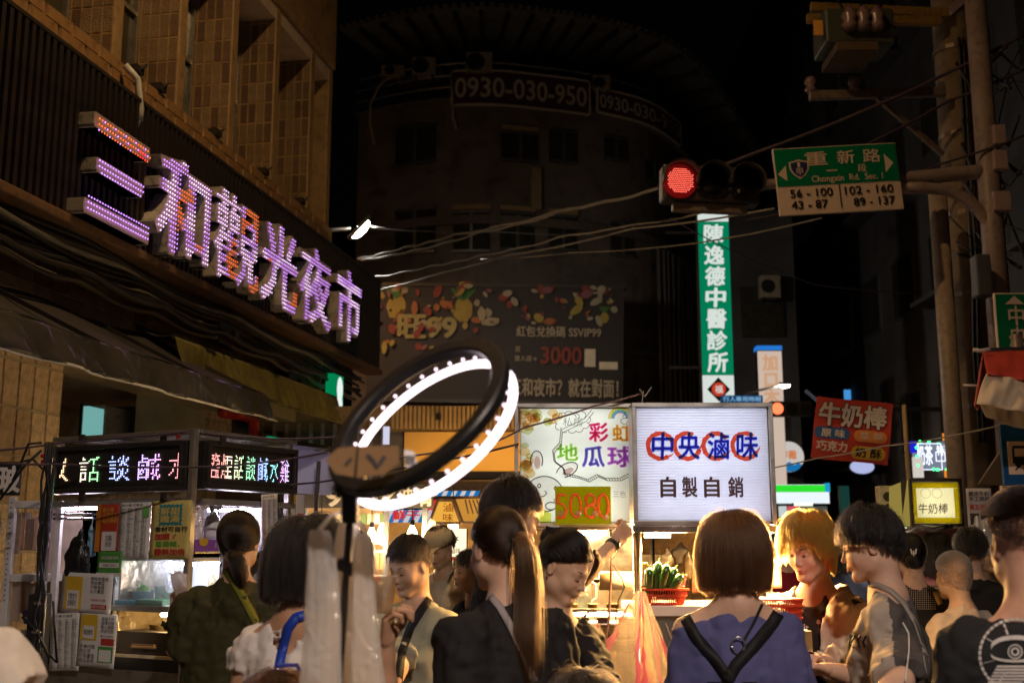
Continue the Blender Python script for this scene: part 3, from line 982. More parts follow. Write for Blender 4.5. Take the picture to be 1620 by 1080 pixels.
 if h.get('bun'):
  c,r = h['bun']; F = Field(*[np.arange(-.1,.1,.005)] * 3); F.ell((0,0,0),(r,r * .8,r * .9),0); F.ripple(.004,40,seed=2)
  V,Q = F.mesh(); V = toB(V + np.array(c)); link('hair_bun',np_mesh('hair_bun',[(V,Q,0)],[um]),root)
  dd = rng.normal(size=(900,3)); dd /= np.linalg.norm(dd,axis=1)[:,None]
  ax_ = np.array([.3,.2,1]); ax_ /= np.linalg.norm(ax_)
  PP = np.zeros((900,8,3))
  for i in range(8):
   a = i * .22; co,si = math.cos(a),math.sin(a)
   q = dd * co + np.cross(ax_,dd) * si + ax_ * (dd @ ax_)[:,None] * (1 - co)
   PP[:,i] = np.array(c) + q * np.array([r,r * .8,r * .9]) * (1.02 + .08 * rng.random((900,1)))
  hair_curves('bun_strands',toB(PP),hm,root,r0,r0)
 for lk in h.get('locks',()):      # loose locks: head space path, radii, count
  B = bundle(lk[0],rng,lk[2],lk[1]); hair_curves('loose_lock',toB(B),hm,root,r0,r0 * .4)

def hairmass(nm,col):
 return pm('hairmass_' + nm,tuple(c * .8 for c in col),.42,var=.35,vs=90,bump=.6,bs=220,bd=.003,stretch=(1,1,.12),spec=.15)
# ================================================================== ground
asphalt = pm('asphalt',(.05,.048,.046),.75,var=.3,vs=1.5,bump=.5,bs=90,bd=.006)
g = MB(); g.quad((-60,-20,0),(60,-20,0),(60,160,0),(-60,160,0))
props(g.build('ground',asphalt),kind='structure')
kerbm = pm('kerb_concrete',(.3,.29,.27),.85,bump=.4,bs=40)
FL = Frame((-5,0,0),79.3)
g = MB(); g.box(-6,15.2,-1.6,9,-.02,.14)
pv = props(g.build('pavement',kerbm,bevel=.01),kind='structure'); pv.matrix_world = FL.M
FR = Frame((6.2,0,0),90)
g = MB(); g.box(9,60,-4.2,-.9,-.02,.13)
pv = props(g.build('pavement',kerbm,bevel=.01),kind='structure'); pv.matrix_world = FR.M

# ================================================================== market building with the big LED letters
tile_m = [pm('fin_tile_%s' % n,c,.7,var=.3,vs=12,bump=.9,bs=55,bd=.012,dirt=.25) for n,c in (('tan',(.22,.14,.07)),('brown',(.13,.07,.04)),('umber',(.17,.10,.055)),('sand',(.25,.17,.09)))]
fin_m = pm('fin_facing',(.36,.23,.11),.55,var=.2,vs=4,bump=.3,bs=30,dirt=.35)
brick_m = pm('cornice_tile',(.38,.21,.09),.55,var=.25,vs=5,bump=.3,bs=60,dirt=.4)
grout = pm('grout',(.42,.33,.20),.9,var=.2,bump=.3)
dark_in = pm('dark_interior',(.03,.026,.022),.8)
window_m = pm('old_window_glass',(.05,.045,.03),.15,var=.4)
metal_dk = pm('dark_metal',(.05,.04,.035),.5,metal=.3,dirt=.3)
alu = pm('aluminium',(.62,.60,.57),.32,metal=.9,var=.1,bump=.15,bs=25,dirt=.25)
steel = pm('stainless_steel',(.62,.6,.58),.25,metal=1.0,var=.12,bump=.12,bs=14,bd=.003,rvar=.18,dirt=.12)
white_pl = pm('white_plastic',(.62,.62,.6),.45,dirt=.3)
black_m = pm('black_plastic',(.012,.012,.013),.4)
cable_m = pm('cable_black',(.012,.011,.012),.5)

B = FL.empty('market_building',label='brown tiled market building with deep window fins above the LED letter sign',cat='building')
random.seed(11)
m = MB(); m.box(-6,14.3,.55,9,3.9,16); m.box(-6,14.3,.02,.56,3.0,5.25); m.box(-6,14.3,3.2,9,0,3.9)
m.box(-6,14.3,.56,3.2,3.35,3.9)
m.build('wall',grout,B)
m = MB(); m.box(-6,14.3,-.04,.5,7.7,9.4); m.build('spandrel',fin_m,B,bevel=.02)
m = MB(); m.box(-6,14.3,-.05,.54,5.25,5.55); m.build('ledge_core',grout,B)
m = MB(); m.box(5,14.2,.01,.545,7.52,7.69); m.build('soffit',pm('soffit_plaster',(.55,.42,.34),.8),B)
tile_me = {}
def tile_mesh(w,h,d,mt,name='tile'):
 k = (round(w,3),round(h,3),d,mt.name)
 if k not in tile_me:
  t = MB(); t.box(-w / 2,w / 2,0,d,-h / 2,h / 2); t.v = [(x * (.93 if y < d / 2 else 1),y,z * (.96 if y < d / 2 else 1)) for x,y,z in t.v]
  tile_me[k] = t.mesh(name,mt)
 return tile_me[k]
def put_tile(name,me,parent,x,y,z,rz=0,rx=0,s=1):
 o = link(name,me,parent); o.location = (x,y,z); o.rotation_euler = (rx,0,rz); o.scale = (1,s,1); return o
fins = [8.0,9.12,10.24,11.36,12.48,13.6]
for i,fx in enumerate([6.9] + fins + [14.24]):
 m = MB(); m.box(fx - .07,fx + .07,0,.55,5.5,7.7)
 m.build('fin',fin_m,B,bevel=.012)
 if fx in fins[1:] or fx == fins[0]:
  for r in range(9 if fx > 8.5 else 5):
   for c in range(5):
    put_tile('tile',tile_mesh(.084,.226,.02,tile_m[random.choice((0,0,1,2,3))]),B,fx - .074,.06 + c * .098,5.68 + r * .24,R(-90) + random.uniform(-.02,.02),random.uniform(-.015,.015),random.uniform(.8,1.3))
 if i < 7:
  x0,x1 = fx + .08,([6.9] + fins + [14.24])[i + 1] - .08
  m = MB(); m.box(x0,x1,.46,.48,5.55,7.6); m.build('window_pane',window_m,B)
  m = MB()
  for q in (x0 + .02,(x0 + x1) / 2,x1 - .02): m.box(q - .018,q + .018,.42,.46,5.56,7.58)
  m.box(x0,x1,.425,.455,6.5,6.54); m.build('window_frame',alu,B)
# cornice bricks in three courses
for r in range(3):
 for k in range(21):
  L_ = .36
  x = 6.7 + k * (L_ + .012) + (r % 2) * .18
  if x > 14.1: continue
  put_tile('cornice_brick',tile_mesh(L_,.094,.02,brick_m,'cornice_brick'),B,x,-.07,5.30 + r * .1,0,random.uniform(-.02,.02),random.uniform(.6,1.6))
for x in (7.55,9.35,9.75,10.9,12.1,13.2):     # dark brackets and clamps on the ledge
 m = MB(); m.box(-.1,.1,-.12,.04,0,.09); m.tube([(0,-.1,.05),(.05,-.18,.12),(.1,-.1,.1)],.02,6)
 o = m.build('clamp',metal_dk,B); o.location = (x,-.02,5.56); o.scale = (.6,.6,.7)
m = MB(); m.tube([(9.05,-.12,5.5),(9.12,-.2,5.4),(9.16,-.22,5.15),(9.18,-.2,5.0)],.03,8); m.build('drain_pipe',white_pl,B,smooth=True)
# tiles on the wall band below the sign
for r in range(3):
 for k in range(34):
  x = 7.3 + k * .205
  put_tile('wall_tile',tile_mesh(.195,.17,.02,tile_m[random.choice((0,3,2,1))],'wall_tile'),B,x,-.0,3.38 + r * .18,0,random.uniform(-.03,.03),random.uniform(.7,1.5))
# big corner pillar of rough split tiles
rough_t = [pm('split_tile_%d' % i,c,.8,var=.35,vs=14,bump=1.0,bs=38,bd=.03) for i,c in enumerate(((.60,.42,.24),(.50,.34,.19),(.66,.47,.28)))]
m = MB(); m.box(7.2,9.12,.3,1.1,.14,3.4); m.build('pillar',grout,B)
for k in range(10):
 for r in range(7):
  put_tile('pillar_tile',tile_mesh(.185,.34,.03,rough_t[random.randrange(3)],'pillar_tile'),B,7.3 + k * .191,.285,1.02 + r * .352,0,random.uniform(-.02,.02),random.uniform(.7,1.5))
m = MB(); m.box(12.1,12.75,.5,1.3,.14,3.4); m.build('pillar',grout,B)
for k in range(5):
 for r in range(6):
  put_tile('pillar_tile',tile_mesh(.12,.28,.03,rough_t[random.randrange(3)],'pillar_tile'),B,12.16 + k * .13,.49,1.6 + r * .29,0,0,random.uniform(.7,1.5))
m = MB(); m.box(13.45,14.25,.2,1.0,.14,3.9); m.build('pillar',pm('orange_tile',(.5,.24,.06),.6,dirt=.3),B)
m = MB(); m.box(-3,14.2,.7,3.1,3.28,3.34); m.build('arcade_ceiling',pm('arcade_plaster',(.5,.4,.3),.8,dirt=.5),B)
# corrugated sign board
SB = FL.empty('led_letter_sign',label='long corrugated sign board with glowing purple and orange LED letters',cat='sign')
m = MB(); m.box(6.6,15.85,-.2,-.02,3.98,5.2); m.build('backing',pm('sign_backing',(.015,.01,.01),.6),SB)
rib_m = pm('sign_rib',(.022,.014,.014),.55,var=.3)
rb = MB(); rb.box(-.022,.022,-.035,0,-.62,.62); rbm = rb.mesh('rib',rib_m)
for k in range(109):
 o = link('rib',rbm,SB); o.location = (6.63 + k * .085,-.2,4.59)
m = MB(); m.box(6.5,15.9,-.26,-.02,3.9,3.975); m.build('lower_rail',pm('brown_rail',(.2,.11,.06),.6,dirt=.5),SB,bevel=.01)
m = MB(); m.box(6.5,15.9,-.24,-.02,5.2,5.23); m.build('upper_rail',metal_dk,SB)
for x in (14.9,15.6):
 m = MB(); m.bar((x,-.1,4.0),(x - .5,.9,3.7),.05); m.build('strut',metal_dk,SB)
side_m = pm('letter_side',(.50,.46,.40),.5,dirt=.5)
face_m = pm('letter_face',(.55,.42,.42),.5,var=.1)
LEDC = {'v': em('led_violet',(.62,.28,1.0),3.2),'o': em('led_orange',(1.0,.16,.03),2.6),'w': em('led_lilac',(.88,.6,1.0),3.6),'r': em('led_red',(1,.03,.03),4)}
chars = [('三',8.22,9.14),('和',9.26,10.22),('觀',10.32,11.33),('光',11.4,12.38),('夜',12.44,13.46),('市',13.66,14.58)]
for ci,(ch,x0,x1) in enumerate(chars):
 z0,z1 = 4.0 + .012 * ci,4.84 + .02 * ci
 if ch == '三': z1 = 4.76
 yf = -.36
 m = MB()
 bold = .022 if ch != '觀' else .012
 text(m.mat(0),ch,x0,x1,z0,z1,(yf - .215) / 2,bold=bold,depth=(-.215 - yf) / 2)
 # front faces get their own material
 for i,f in enumerate(m.f):
  a,b,c = [Vector(m.v[q]) for q in f[:3]]
  nrm = (b - a).cross(c - a)
  if nrm.length > 0 and abs(nrm.normalized().y) > .7 and a.y < -.3: m.m[i] = 1
 L_ = m.build('letter',[side_m,face_m],SB)
 nx,nz = (23,21) if ch != '三' else (24,17)
 grid = raster(ch,nx,nz,bold=bold + .006)
 dots = {k: MB() for k in LEDC}
 cw,chh = (x1 - x0) / nx,(z1 - z0) / nz
 hue = [vnoise(np.arange(nx)[:,None] * .22 + ci * 9,np.arange(nz)[None,:] * .22,np.zeros((1,1)),5)]
 for i in range(nx):
  for j in range(nz):
   if not grid[i,j] : continue
   n_ = hue[0][i,j]
   k = 'v'
   if ch in '和觀' and n_ > .34: k = 'o'
   elif ch == '光' and n_ > .55: k = 'o'
   elif ch == '三': k = 'o' if (j > nz * .72 and (i + j) % 4 and not (12 < i < 26 and 24 < j < 27)) else 'v'
   elif n_ < -.1: k = 'w'
   if ch == '三' and 17 < i < 21 and 12 < j < 16: k = 'r'
   x = x0 + (i + .5) * cw; z = z0 + (j + .5) * chh; r = .0085
   y = yf - .014
   d = dots[k]
   d.add([(x - r,y,z),(x,y,z - r),(x + r,y,z),(x,y,z + r),(x,y - .006,z)],[(0,1,4),(1,2,4),(2,3,4),(3,0,4)])
 for k,d in dots.items():
  if d.v: props(d.build('led_dots',LEDC[k],L_),kind='stuff')

# ------------------------------------------------------------------ awnings
cloth_dk = pm('awning_cloth',(.055,.048,.04),.38,var=.25,vs=3,bump=.5,bs=12,bd=.01,coat=.3)
def awning(label,x0,x1,zt,zb,y,mt,trim,wallz,depth,seed,name='awning'):
 A = FL.empty(name,label=label,cat='awning')
 n = int((x1 - x0) * 44); k = 12; m = MB(); vs = []
 xs = np.linspace(x0,x1,n)
 for j in range(k):
  t = j / (k - 1)
  f = vnoise(xs * 3.1 + .6 * t,np.zeros_like(xs) + t * .8,np.zeros_like(xs),seed) * .045 + vnoise(xs * 9 - t * 2,np.zeros_like(xs) + t,np.zeros_like(xs),seed + 1) * .03 + vnoise(xs * 21 + t,np.zeros_like(xs) + t,np.zeros_like(xs),seed + 2) * .018
  for i in range(n): vs.append((xs[i],y + f[i] * (.25 + t) - .10 * t,zt + (zb - zt) * t))
 m.add(vs,[(j * n + i,(j + 1) * n + i,(j + 1) * n + i + 1,j * n + i + 1) for j in range(k - 1) for i in range(n - 1)])
 o = m.build('valance',mt,A,smooth=True); s = o.modifiers.new('s','SOLIDIFY'); s.thickness = .006
 m = MB(); vs = []
 for j in range(8):
  t = j / 7
  for i in range(n): vs.append((xs[i],y + (depth - y) * t,zt + (wallz - zt) * t - .05 * math.sin(math.pi * t) + .02 * math.sin(xs[i] * 4)))
 m.add(vs,[(j * n + i,j * n + i + 1,(j + 1) * n + i + 1,(j + 1) * n + i) for j in range(7) for i in range(n - 1)])
 o = m.build('canopy',pm('awning_top',(.035,.03,.028),.7),A,smooth=True); s = o.modifiers.new('s','SOLIDIFY'); s.thickness = .006
 m = MB(); m.tube([(x,y - .10 + vnoise(np.array([x * 3.]),np.zeros(1),np.zeros(1),seed)[0] * .05,zb) for x in np.linspace(x0,x1,40)],.009,6); m.build('hem_pipe',trim,A,smooth=True)
 for x in np.arange(x0 + .3,x1,1.4):
  m = MB(); m.bar((x,y,zt - .02),(x,depth,wallz - .02),.03); m.build('rafter',metal_dk,A)
 m = MB(); m.bar((x0,y + .02,zt - .01),(x1,y + .02,zt - .01),.03); m.build('front_rail',metal_dk,A)
 m = MB(); m.add([(x1,y,zt),(x1,y - .1,zb),(x1,y + .35,zb + .1),(x1,depth,wallz)],[(0,1,2,3)]); o = m.build('end_flap',mt,A); s = o.modifiers.new('s','SOLIDIFY'); s.thickness = .005
 return A
a0,a1 = FL.hit(0,450,-1.0),FL.hit(435,655,-1.1)
zt0,zb0 = FL.hit(200,554,-1.0)[1],FL.hit(200,603,-1.1)[1]
awning('long dark grey fabric awning with a creased valance under the LED letter sign',4.5,a1[0],zt0,zb0,-1.0,cloth_dk,pm('hem_white',(.6,.55,.48),.5),3.36,-.02,3)
b1 = FL.hit(545,650,-.5)
awning('olive green awning behind the end of the dark grey awning',a1[0] - .5,b1[0],FL.hit(470,604,-.4)[1],FL.hit(470,648,-.5)[1],-.4,pm('olive_canvas',(.17,.15,.03),.7,dirt=.4),pm('hem_olive',(.3,.25,.1),.6),3.42,-.02,8)
# conduits and tangled cables along the wall band
random.seed(3)
for q in range(9):
 z = 3.95 - .04 * q + random.uniform(-.02,.02)
 pts = [(x,-.12 - .03 * (q % 4) + .03 * math.sin(x * 1.3 + q),z - .06 * abs(math.sin(x * (1.1 + .2 * q) + q)) - .02 * x * .3) for x in np.arange(6.8,15.3,.3)]
 c = MB(); c.tube(pts,random.choice((.012,.018,.025)),6)
 props(c.build('wall_cable',[cable_m,metal_dk,pm('conduit_grey',(.2,.18,.15),.5)][q % 3],smooth=True),label=['black','brown','grey','thick','thin','loose','taut','twisted','lowest'][q] + ' electric cable running along the tiled wall band under the LED letter sign',cat='cable',group='cables on the market building').matrix_world = FL.M
for q,(x,z) in enumerate([(11.2,3.62),(13.0,3.4)]):
 c = MB(); c.cbox((0,0,0),(.5,.12,.22)); c.cbox((.1,-.07,.0),(.1,.03,.1)); o = c.build('junction_box',metal_dk,bevel=.01)
 props(o,label=['dark junction box on the wall band above the grey awning','dark junction box on the wall band above the olive awning'][q],cat='box'); o.matrix_world = FL.M @ Matrix.Translation((x,-.1,z))

# ------------------------------------------------------------------ things in the arcade under the awning
def rect(F,px0,py0,px1,py1,y):
 a = F.hit(px0,py0,y); b = F.hit(px1,py1,y)
 return min(a[0],b[0]),max(a[0],b[0]),min(a[1],b[1]),max(a[1],b[1])
x0,x1,z0,z1 = rect(FL,165,640,204,690,1.6)
T = FL.empty('wall_cabinet',label='white switch cabinet hanging in the arcade beside the rough tiled pillar',cat='cabinet')
m = MB(); m.box(x0,x1,1.6,1.85,z0,z1); m.build('case',white_pl,T,bevel=.01)
m = MB(); m.box(x0 + .03,x1 - .03,1.585,1.6,z0 + .03,z1 - .03); m.build('door',pm('cabinet_door',(.55,.5,.45),.4,dirt=.2),T,bevel=.004)
m = MB(); m.box((x0 + x1) / 2 - .04,(x0 + x1) / 2 + .05,1.58,1.586,z1 - .12,z1 - .08); m.build('name_plate',pm('plate_grey',(.3,.32,.35),.4),T)
x0,x1,z0,z1 = rect(FL,141,642,162,692,1.4)
T = FL.empty('lit_panel',label='pale turquoise glowing panel beside the white switch cabinet',cat='sign')
m = MB(); m.box(x0,x1,1.4,1.46,z0,z1); m.build('face',em('turquoise_glow',(.35,.85,.8),.45),T)
m = MB(); m.box(x0,x1,1.47,1.5,z0 - .03,z1 + .03); m.build('frame',black_m,T)
x0,x1,z0,z1 = rect(FL,292,632,330,692,2.0)
def ac_unit(F,x0,x1,y,z0,z1,label,mt=white_pl,group='air conditioner units'):
 T = F.empty('air_conditioner',label=label,cat='air conditioner',group=group)
 m = MB(); m.box(x0,x1,y,y + .3,z0,z1); m.build('case',mt,T,bevel=.012)
 cx = x0 + (x1 - x0) * .36; r = min((z1 - z0) * .42,(x1 - x0) * .33); cz = (z0 + z1) / 2
 m = MB(); m.ring(cx,cz,r * .96,r * 1.06,y - .012,20); m.disc(cx,cz,r * .95,y - .004,20); m.build('fan_opening',black_m,T)
 for k in range(5):
  m = MB(); m.ring(cx,cz,r * (.18 + .18 * k),r * (.21 + .18 * k),y - .016,18); m.build('guard_ring',alu,T)
 m = MB()
 for k in range(6): m.box(x0 + (x1 - x0) * .74,x1 - .02,y - .012,y - .002,z0 + (z1 - z0) * (.15 + .13 * k),z0 + (z1 - z0) * (.2 + .13 * k))
 props(m.build('vent_slats',mt,T),kind='stuff')
 for s in (x0 + .08,x1 - .08):
  m = MB(); m.box(s - .02,s + .02,y - .02,y + .32,z0 - .06,z0 - .002); m.build('foot',metal_dk,T)
 return T
ac_unit(FL,x0,x1,2.0,z0,z1,'white air conditioner under the dark grey awning left of the green sign'.replace('left of','next to'))
x0,x1,z0,z1 = rect(FL,336,640,372,700,2.2)
T = FL.empty('shop_sign',label='green and white lit shop panel behind the red pipe',cat='sign')
zm = (z0 + z1) / 2
m = MB(); m.box(x0,x1,2.2,2.25,zm - .02,z1); m.build('white_half',em('panel_white',(.7,.85,1.0),.5),T)
m = MB(); m.box(x0,x1,2.2,2.25,z0,zm - .08); m.build('green_half',em('panel_green',(.10,.75,.12),.45),T)
T = FL.empty('pipe',label='thick red pipe bending down under the dark grey awning',cat='pipe')
p = [FL.hit(q,r,.1) for q,r in ((352,652),(385,656),(402,664),(404,690),(405,760))]
m = MB(); m.tube([(a[0],.1,a[1]) for a in p],.06,12); m.build('red_pipe',pm('red_paint',(.45,.02,.015),.35),T,smooth=True)
m = MB(); m.tube([(p[3][0],.1,p[3][1] - .05),(p[3][0],.1,p[3][1] + .05)],.075,12); m.build('collar',pm('red_paint',(.45,.02,.015),.35),T)
x0,x1,z0,z1 = rect(FL,528,590,542,660,-.3)
T = FL.empty('small_sign',label='narrow green hanging sign with two white marks at the end of the olive awning',cat='sign')
m = MB(); m.box(x0,x1,-.3,-.2,z0,z1); m.build('case',em('sign_green',(.0,.35,.12),.6),T)
for q in (.25,.65): m = MB(); m.ball(((x0 + x1) / 2,-.32,z0 + (z1 - z0) * q),(x1 - x0) * .3,8,sc=(1,.1,1.4)); m.build('mark',em('sign_white',(.9,1,.95),.9),T)
x0,x1,z0,z1 = rect(FL,430,690,540,720,-.2)
T = FL.empty('green_counter_sign',label='emerald lit strip sign low behind the ring light',cat='sign')
m = MB(); m.box(x0,x1,-.2,-.14,z0,z1); m.build('face',em('emerald',(.0,.5,.2),.5),T)
m = MB(); m.box(x0,x1,-.13,-.1,z0 - .03,z1 + .03); m.build('back',metal_dk,T)
# ================================================================== dark curved building across the street
def depth_of(p):
 return p.y * math.cos(PITCH) + (p.z - EYE) * math.sin(PITCH)
def px2m(px,Y,py=700):
 return px * depth_of(at(810,py,Y)) / FPX

def panel(name,label,cat,px,py,Y,roll=0.0,yaw=0.0,group=None):
 """an empty at the pixel's place; returns it and metres per pixel there"""
 p = at(px,py,Y)
 o = thing(name,label,cat,group)
 o.rotation_mode = 'XYZ'
 o.matrix_world = Matrix.Translation(p) @ Matrix.Rotation(R(yaw),4,'Z') @ Matrix.Rotation(R(-roll),4,'Y')
 return o,depth_of(p) / FPX

zroof = at(760,36,26.5).z
def Y_at(px,py,z):
 d = ray(px,py); return (z - EYE) / d.z * d.y
ctrl = [(560,27.6),(660,26.8),(760,26.5),(860,Y_at(860,45,zroof)),(950,Y_at(950,60,zroof)),(1040,Y_at(1040,92,zroof)),(1110,Y_at(1110,165,zroof)),(1165,Y_at(1165,245,zroof))]
cp = np.array([[at(px,500,Y).x,Y] for px,Y in ctrl])
def curve(t,off=0.0,pts=cp):
 k = len(pts) - 1; u = np.clip(t,0,1) * k; i = int(min(k - 1,math.floor(u))); f = u - i
 P = np.vstack([2 * pts[0] - pts[1],pts,2 * pts[-1] - pts[-2]])
 a,b,c,d = P[i:i + 4]
 q = .5 * (2 * b + (c - a) * f + (2 * a - 5 * b + 4 * c - d) * f * f + (3 * b - a - 3 * c + d) * f ** 3)
 dq = .5 * ((c - a) + 2 * (2 * a - 5 * b + 4 * c - d) * f + 3 * (3 * b - a - 3 * c + d) * f * f)
 n = np.array([dq[1],-dq[0]]); n = n / np.linalg.norm(n)
 return q + n * off
def t_at(px,py):
 """curve parameter where a photo column meets the front"""
 best,bt = 9e9,0
 for t in np.linspace(0,1,400):
  q = curve(t); p = Vector((q[0],q[1],EYE)); d = ray(px,py); e = abs(q[0] / q[1] - d.x / d.y)
  if e < best: best,bt = e,t
 q = curve(bt); z = EYE + ray(px,py).z / ray(px,py).y * q[1]
 return bt,z
def strip(m,t0,t1,z0,z1,off,thick=.06,n=14,slope=0.0):
 vs = []
 for i in range(n + 1):
  t = t0 + (t1 - t0) * i / n
  a,b = curve(t,off),curve(t,off - thick); s = slope * i / n
  vs += [(a[0],a[1],z0 + s),(a[0],a[1],z1 + s),(b[0],b[1],z1 + s),(b[0],b[1],z0 + s)]
 fs = []
 for i in range(n):
  o = i * 4
  for j in range(4): fs.append((o + j,o + 4 + j,o + 4 + (j + 1) % 4,o + (j + 1) % 4))
 fs += [(0,1,2,3),(n * 4 + 3,n * 4 + 2,n * 4 + 1,n * 4)]
 m.add(vs,fs)
plaster = pm('dark_render',(.22,.17,.14),.85,var=.3,vs=.8,bump=.4,bs=8,dirt=.4)
rust = pm('roof_sheet',(.36,.33,.30),.5,metal=.3,var=.3,vs=2,dirt=.4)
CB = thing('curved_building','dark curved corner building with phone number banners and a corrugated roof','building',loc=(0,0,0))
m = MB(); strip(m,0,1,3.2,zroof - 2.0,0,1.0,40)
strip(m,.0,1,zroof - 2.0,zroof - .3,-1.8,.3,40)
m.build('wall',plaster,CB)
m = MB(); strip(m,0,1,zroof - 2.1,zroof - 1.98,.15,2.2,40); m.build('terrace_slab',plaster,CB)
for zz in (zroof - 5.2,zroof - 8.2):
 m = MB(); strip(m,0,1,zz,zz + .22,.12,.3,40); m.build('floor_band',pm('band_render',(.2,.16,.13),.8,dirt=.4),CB)
m = MB()
k = 120
for i in range(k):      # corrugated roof sheets
 t0,t1 = i / k,(i + .5) / k
 if i % 2: continue
 strip(m,i / k,(i + 1.0) / k,zroof - .02,zroof + .04,1.0,3.2,1)
m.build('roof_ribs',rust,CB)
m = MB(); strip(m,0,1,zroof - .1,zroof - .04,.95,3.2,40); m.build('roof',rust,CB)
for i in range(22):
 t = i / 21; a,b = curve(t,.9),curve(t,-1.9); m = MB(); m.bar((a[0],a[1],zroof - .16),(b[0],b[1],zroof - .5),.09); m.build('roof_beam',metal_dk,CB)
 if i % 3 == 0: m = MB(); m.bar((*curve(t,.05),zroof - 2),(*curve(t,.05),zroof - .15),.08); m.build('roof_post',metal_dk,CB)
for zz in (zroof - 1.7,zroof - 1.4,zroof - 1.1):
 m = MB(); m.tube([(*curve(t,.1),zz) for t in np.linspace(0,1,40)],.025,5); m.build('rail',alu,CB)
for i in range(46):
 t = i / 45; m = MB(); q = curve(t,.1); m.box(q[0] - .012,q[0] + .012,q[1] - .012,q[1] + .012,zroof - 2,zroof - 1.1); m.build('baluster',metal_dk,CB)
def cwin(px0,py0,px1,py1,lit=None):
 t0,z1 = t_at(px0,py0); t1,z0 = t_at(px1,py1)
 w = MB(); strip(w,t0,t1,z0,z1,.06,.05,4); f = w.build('window',metal_dk,CB)
 w = MB(); strip(w,t0 + (t1 - t0) * .04,t1 - (t1 - t0) * .04,z0 + .08,z1 - .08,.075,.012,4); w.build('pane',window_m,f)
 w = MB(); tm = (t0 + t1) / 2; strip(w,tm - .003,tm + .003,z0,z1,.10,.03,1); strip(w,t0,t1,z1 - .06,z1,.11,.04,4); strip(w,t0,t1,z0,z0 + .06,.11,.04,4); w.build('sash',alu,f)
 if lit: w = MB(); strip(w,t0,t1,z1 + .02,z1 + .14,.14,.1,4); w.build('lintel',pm('tan_lintel',(.45,.3,.15),.7),f)
for a in ((628,205,690,258,0),(792,208,850,260,1),(868,205,912,262,0),(718,335,775,400,1),(790,335,845,400,1),(868,340,912,400,1),(955,215,990,260,0),(628,335,690,400,0),(965,350,1000,410,0),(1020,250,1045,300,0)):
 cwin(*a)
m = MB(); t0,z1 = t_at(838,268); t1,z0 = t_at(852,335); strip(m,t0,t1,z0,z1,.2,.15,2); m.build('vent_pipe',pm('yellowed_pipe',(.4,.3,.16),.6),CB)
slat_m = pm('metal_louvre',(.22,.18,.16),.5,metal=.4,dirt=.3)
for i in range(17):
 t,z0 = t_at(1028 + i * 7.2,640); m = MB(); q = curve(t,.35); m.box(q[0] - .035,q[0] + .035,q[1] - .05,q[1] + .05,4.0,zroof - 5.4); m.build('louvre_slat',slat_m,CB)
for zz in (5.2,7.2): m = MB(); strip(m,t_at(1028,500)[0],.99,zz,zz + .06,.34,.06,8); m.build('louvre_rail',slat_m,CB)
ban = pm('banner_maroon',(.10,.04,.03),.6,dirt=.2); cream = pm('banner_cream',(.72,.62,.46),.7)
def cbanner(px0,py0,px1,py1,s,label,n=24):
 T = thing('phone_banner',label,'banner','phone number banners')
 t0,z1 = t_at(px0,py0); t1,z0 = t_at(px1,py1)
 w = MB(); strip(w,t0,t1,z0,z1,.25,.04,n); w.build('cloth',ban,T)
 w = MB(); strip(w,t0,t1,z1,z1 + .05,.27,.05,n); strip(w,t0,t1,z0 - .05,z0,.27,.05,n); strip(w,t0 - .004,t0,z0,z1,.27,.05,1); strip(w,t1,t1 + .004,z0,z1,.27,.05,1); w.build('border',cream,T)
 w = MB(); text(w,s,.02,.98,z0 + (z1 - z0) * .2,z0 + (z1 - z0) * .8,0,bold=.018)
 vs = []
 for x,y,z in w.v:
  q = curve(t0 + (t1 - t0) * x,.262 - y); vs.append((q[0],q[1],z))
 w.v = vs; w.build('lettering',cream,T)
cbanner(720,121,924,186,'0930-030-950','dark red banner with the phone number on the flat front of the curved building')
cbanner(938,146,1062,232,'0930-030-950','dark red banner with the phone number where the building curves away')
for (a,b,c,d,lab) in ((603,103,640,120,'smallest dim air conditioner at the end of the roof terrace'),(652,90,689,118,'square air conditioner under the roof, next to the smallest one'),(737,82,779,114,'largest air conditioner on the roof terrace above the phone banner'),(938,118,966,144,'narrow air conditioner on the terrace above the second banner')):
 F_ = Frame((0,curve(t_at((a + c) / 2,110)[0])[1] - .35,0)); q = rect(F_,a,b,c,d,0)
 ac_unit(F_,q[0],q[1],0,q[2],q[3],lab,pm('old_ac',(.45,.36,.24),.6,dirt=.4))
for px,pts in ((0,[(622,118),(600,135),(586,165),(585,195),(592,228)]),(1,[(713,120),(716,150),(716,185),(722,205)])):
 m = MB(); m.tube([at(a,b,26.2 if px else 26.9) for a,b in pts],.035,6)
 props(m.build('hose',pm('pale_hose',(.5,.42,.32),.6),smooth=True),label=['pale drain hose curling down from the smallest air conditioner','pale drain hose hanging at the end of the phone banner'][px],cat='hose')

# billboard with fruit pictures
BB,s = panel('billboard','dim billboard with fruit pictures and yellow and white characters','billboard',783,541,24.6,roll=-1.6,yaw=-4)
W,Hh = 405 * s,178 * s
def bx(px,py): return (px - 783) * s,(541 - py) * s
m = MB(); m.box(-W / 2,W / 2,0,.15,-Hh / 2 - .05,Hh / 2); m.build('board',pm('billboard_dark',(.022,.014,.012),.6),BB)
m = MB(); m.box(-W / 2 - .06,W / 2 + .06,-.03,.18,Hh / 2,Hh / 2 + .07); m.box(-W / 2 - .06,W / 2 + .06,-.03,.18,-Hh / 2 - .12,-Hh / 2 - .05); m.build('frame',metal_dk,BB)
cols = {'y': (.45,.33,.05),'g': (.06,.2,.03),'r': (.3,.04,.02),'o': (.45,.15,.03),'c': (.45,.38,.25),'p': (.3,.1,.12)}
bm_ = {k: pm('print_' + k,tuple(q * .75 for q in c),.6) for k,c in cols.items()}
random.seed(5)
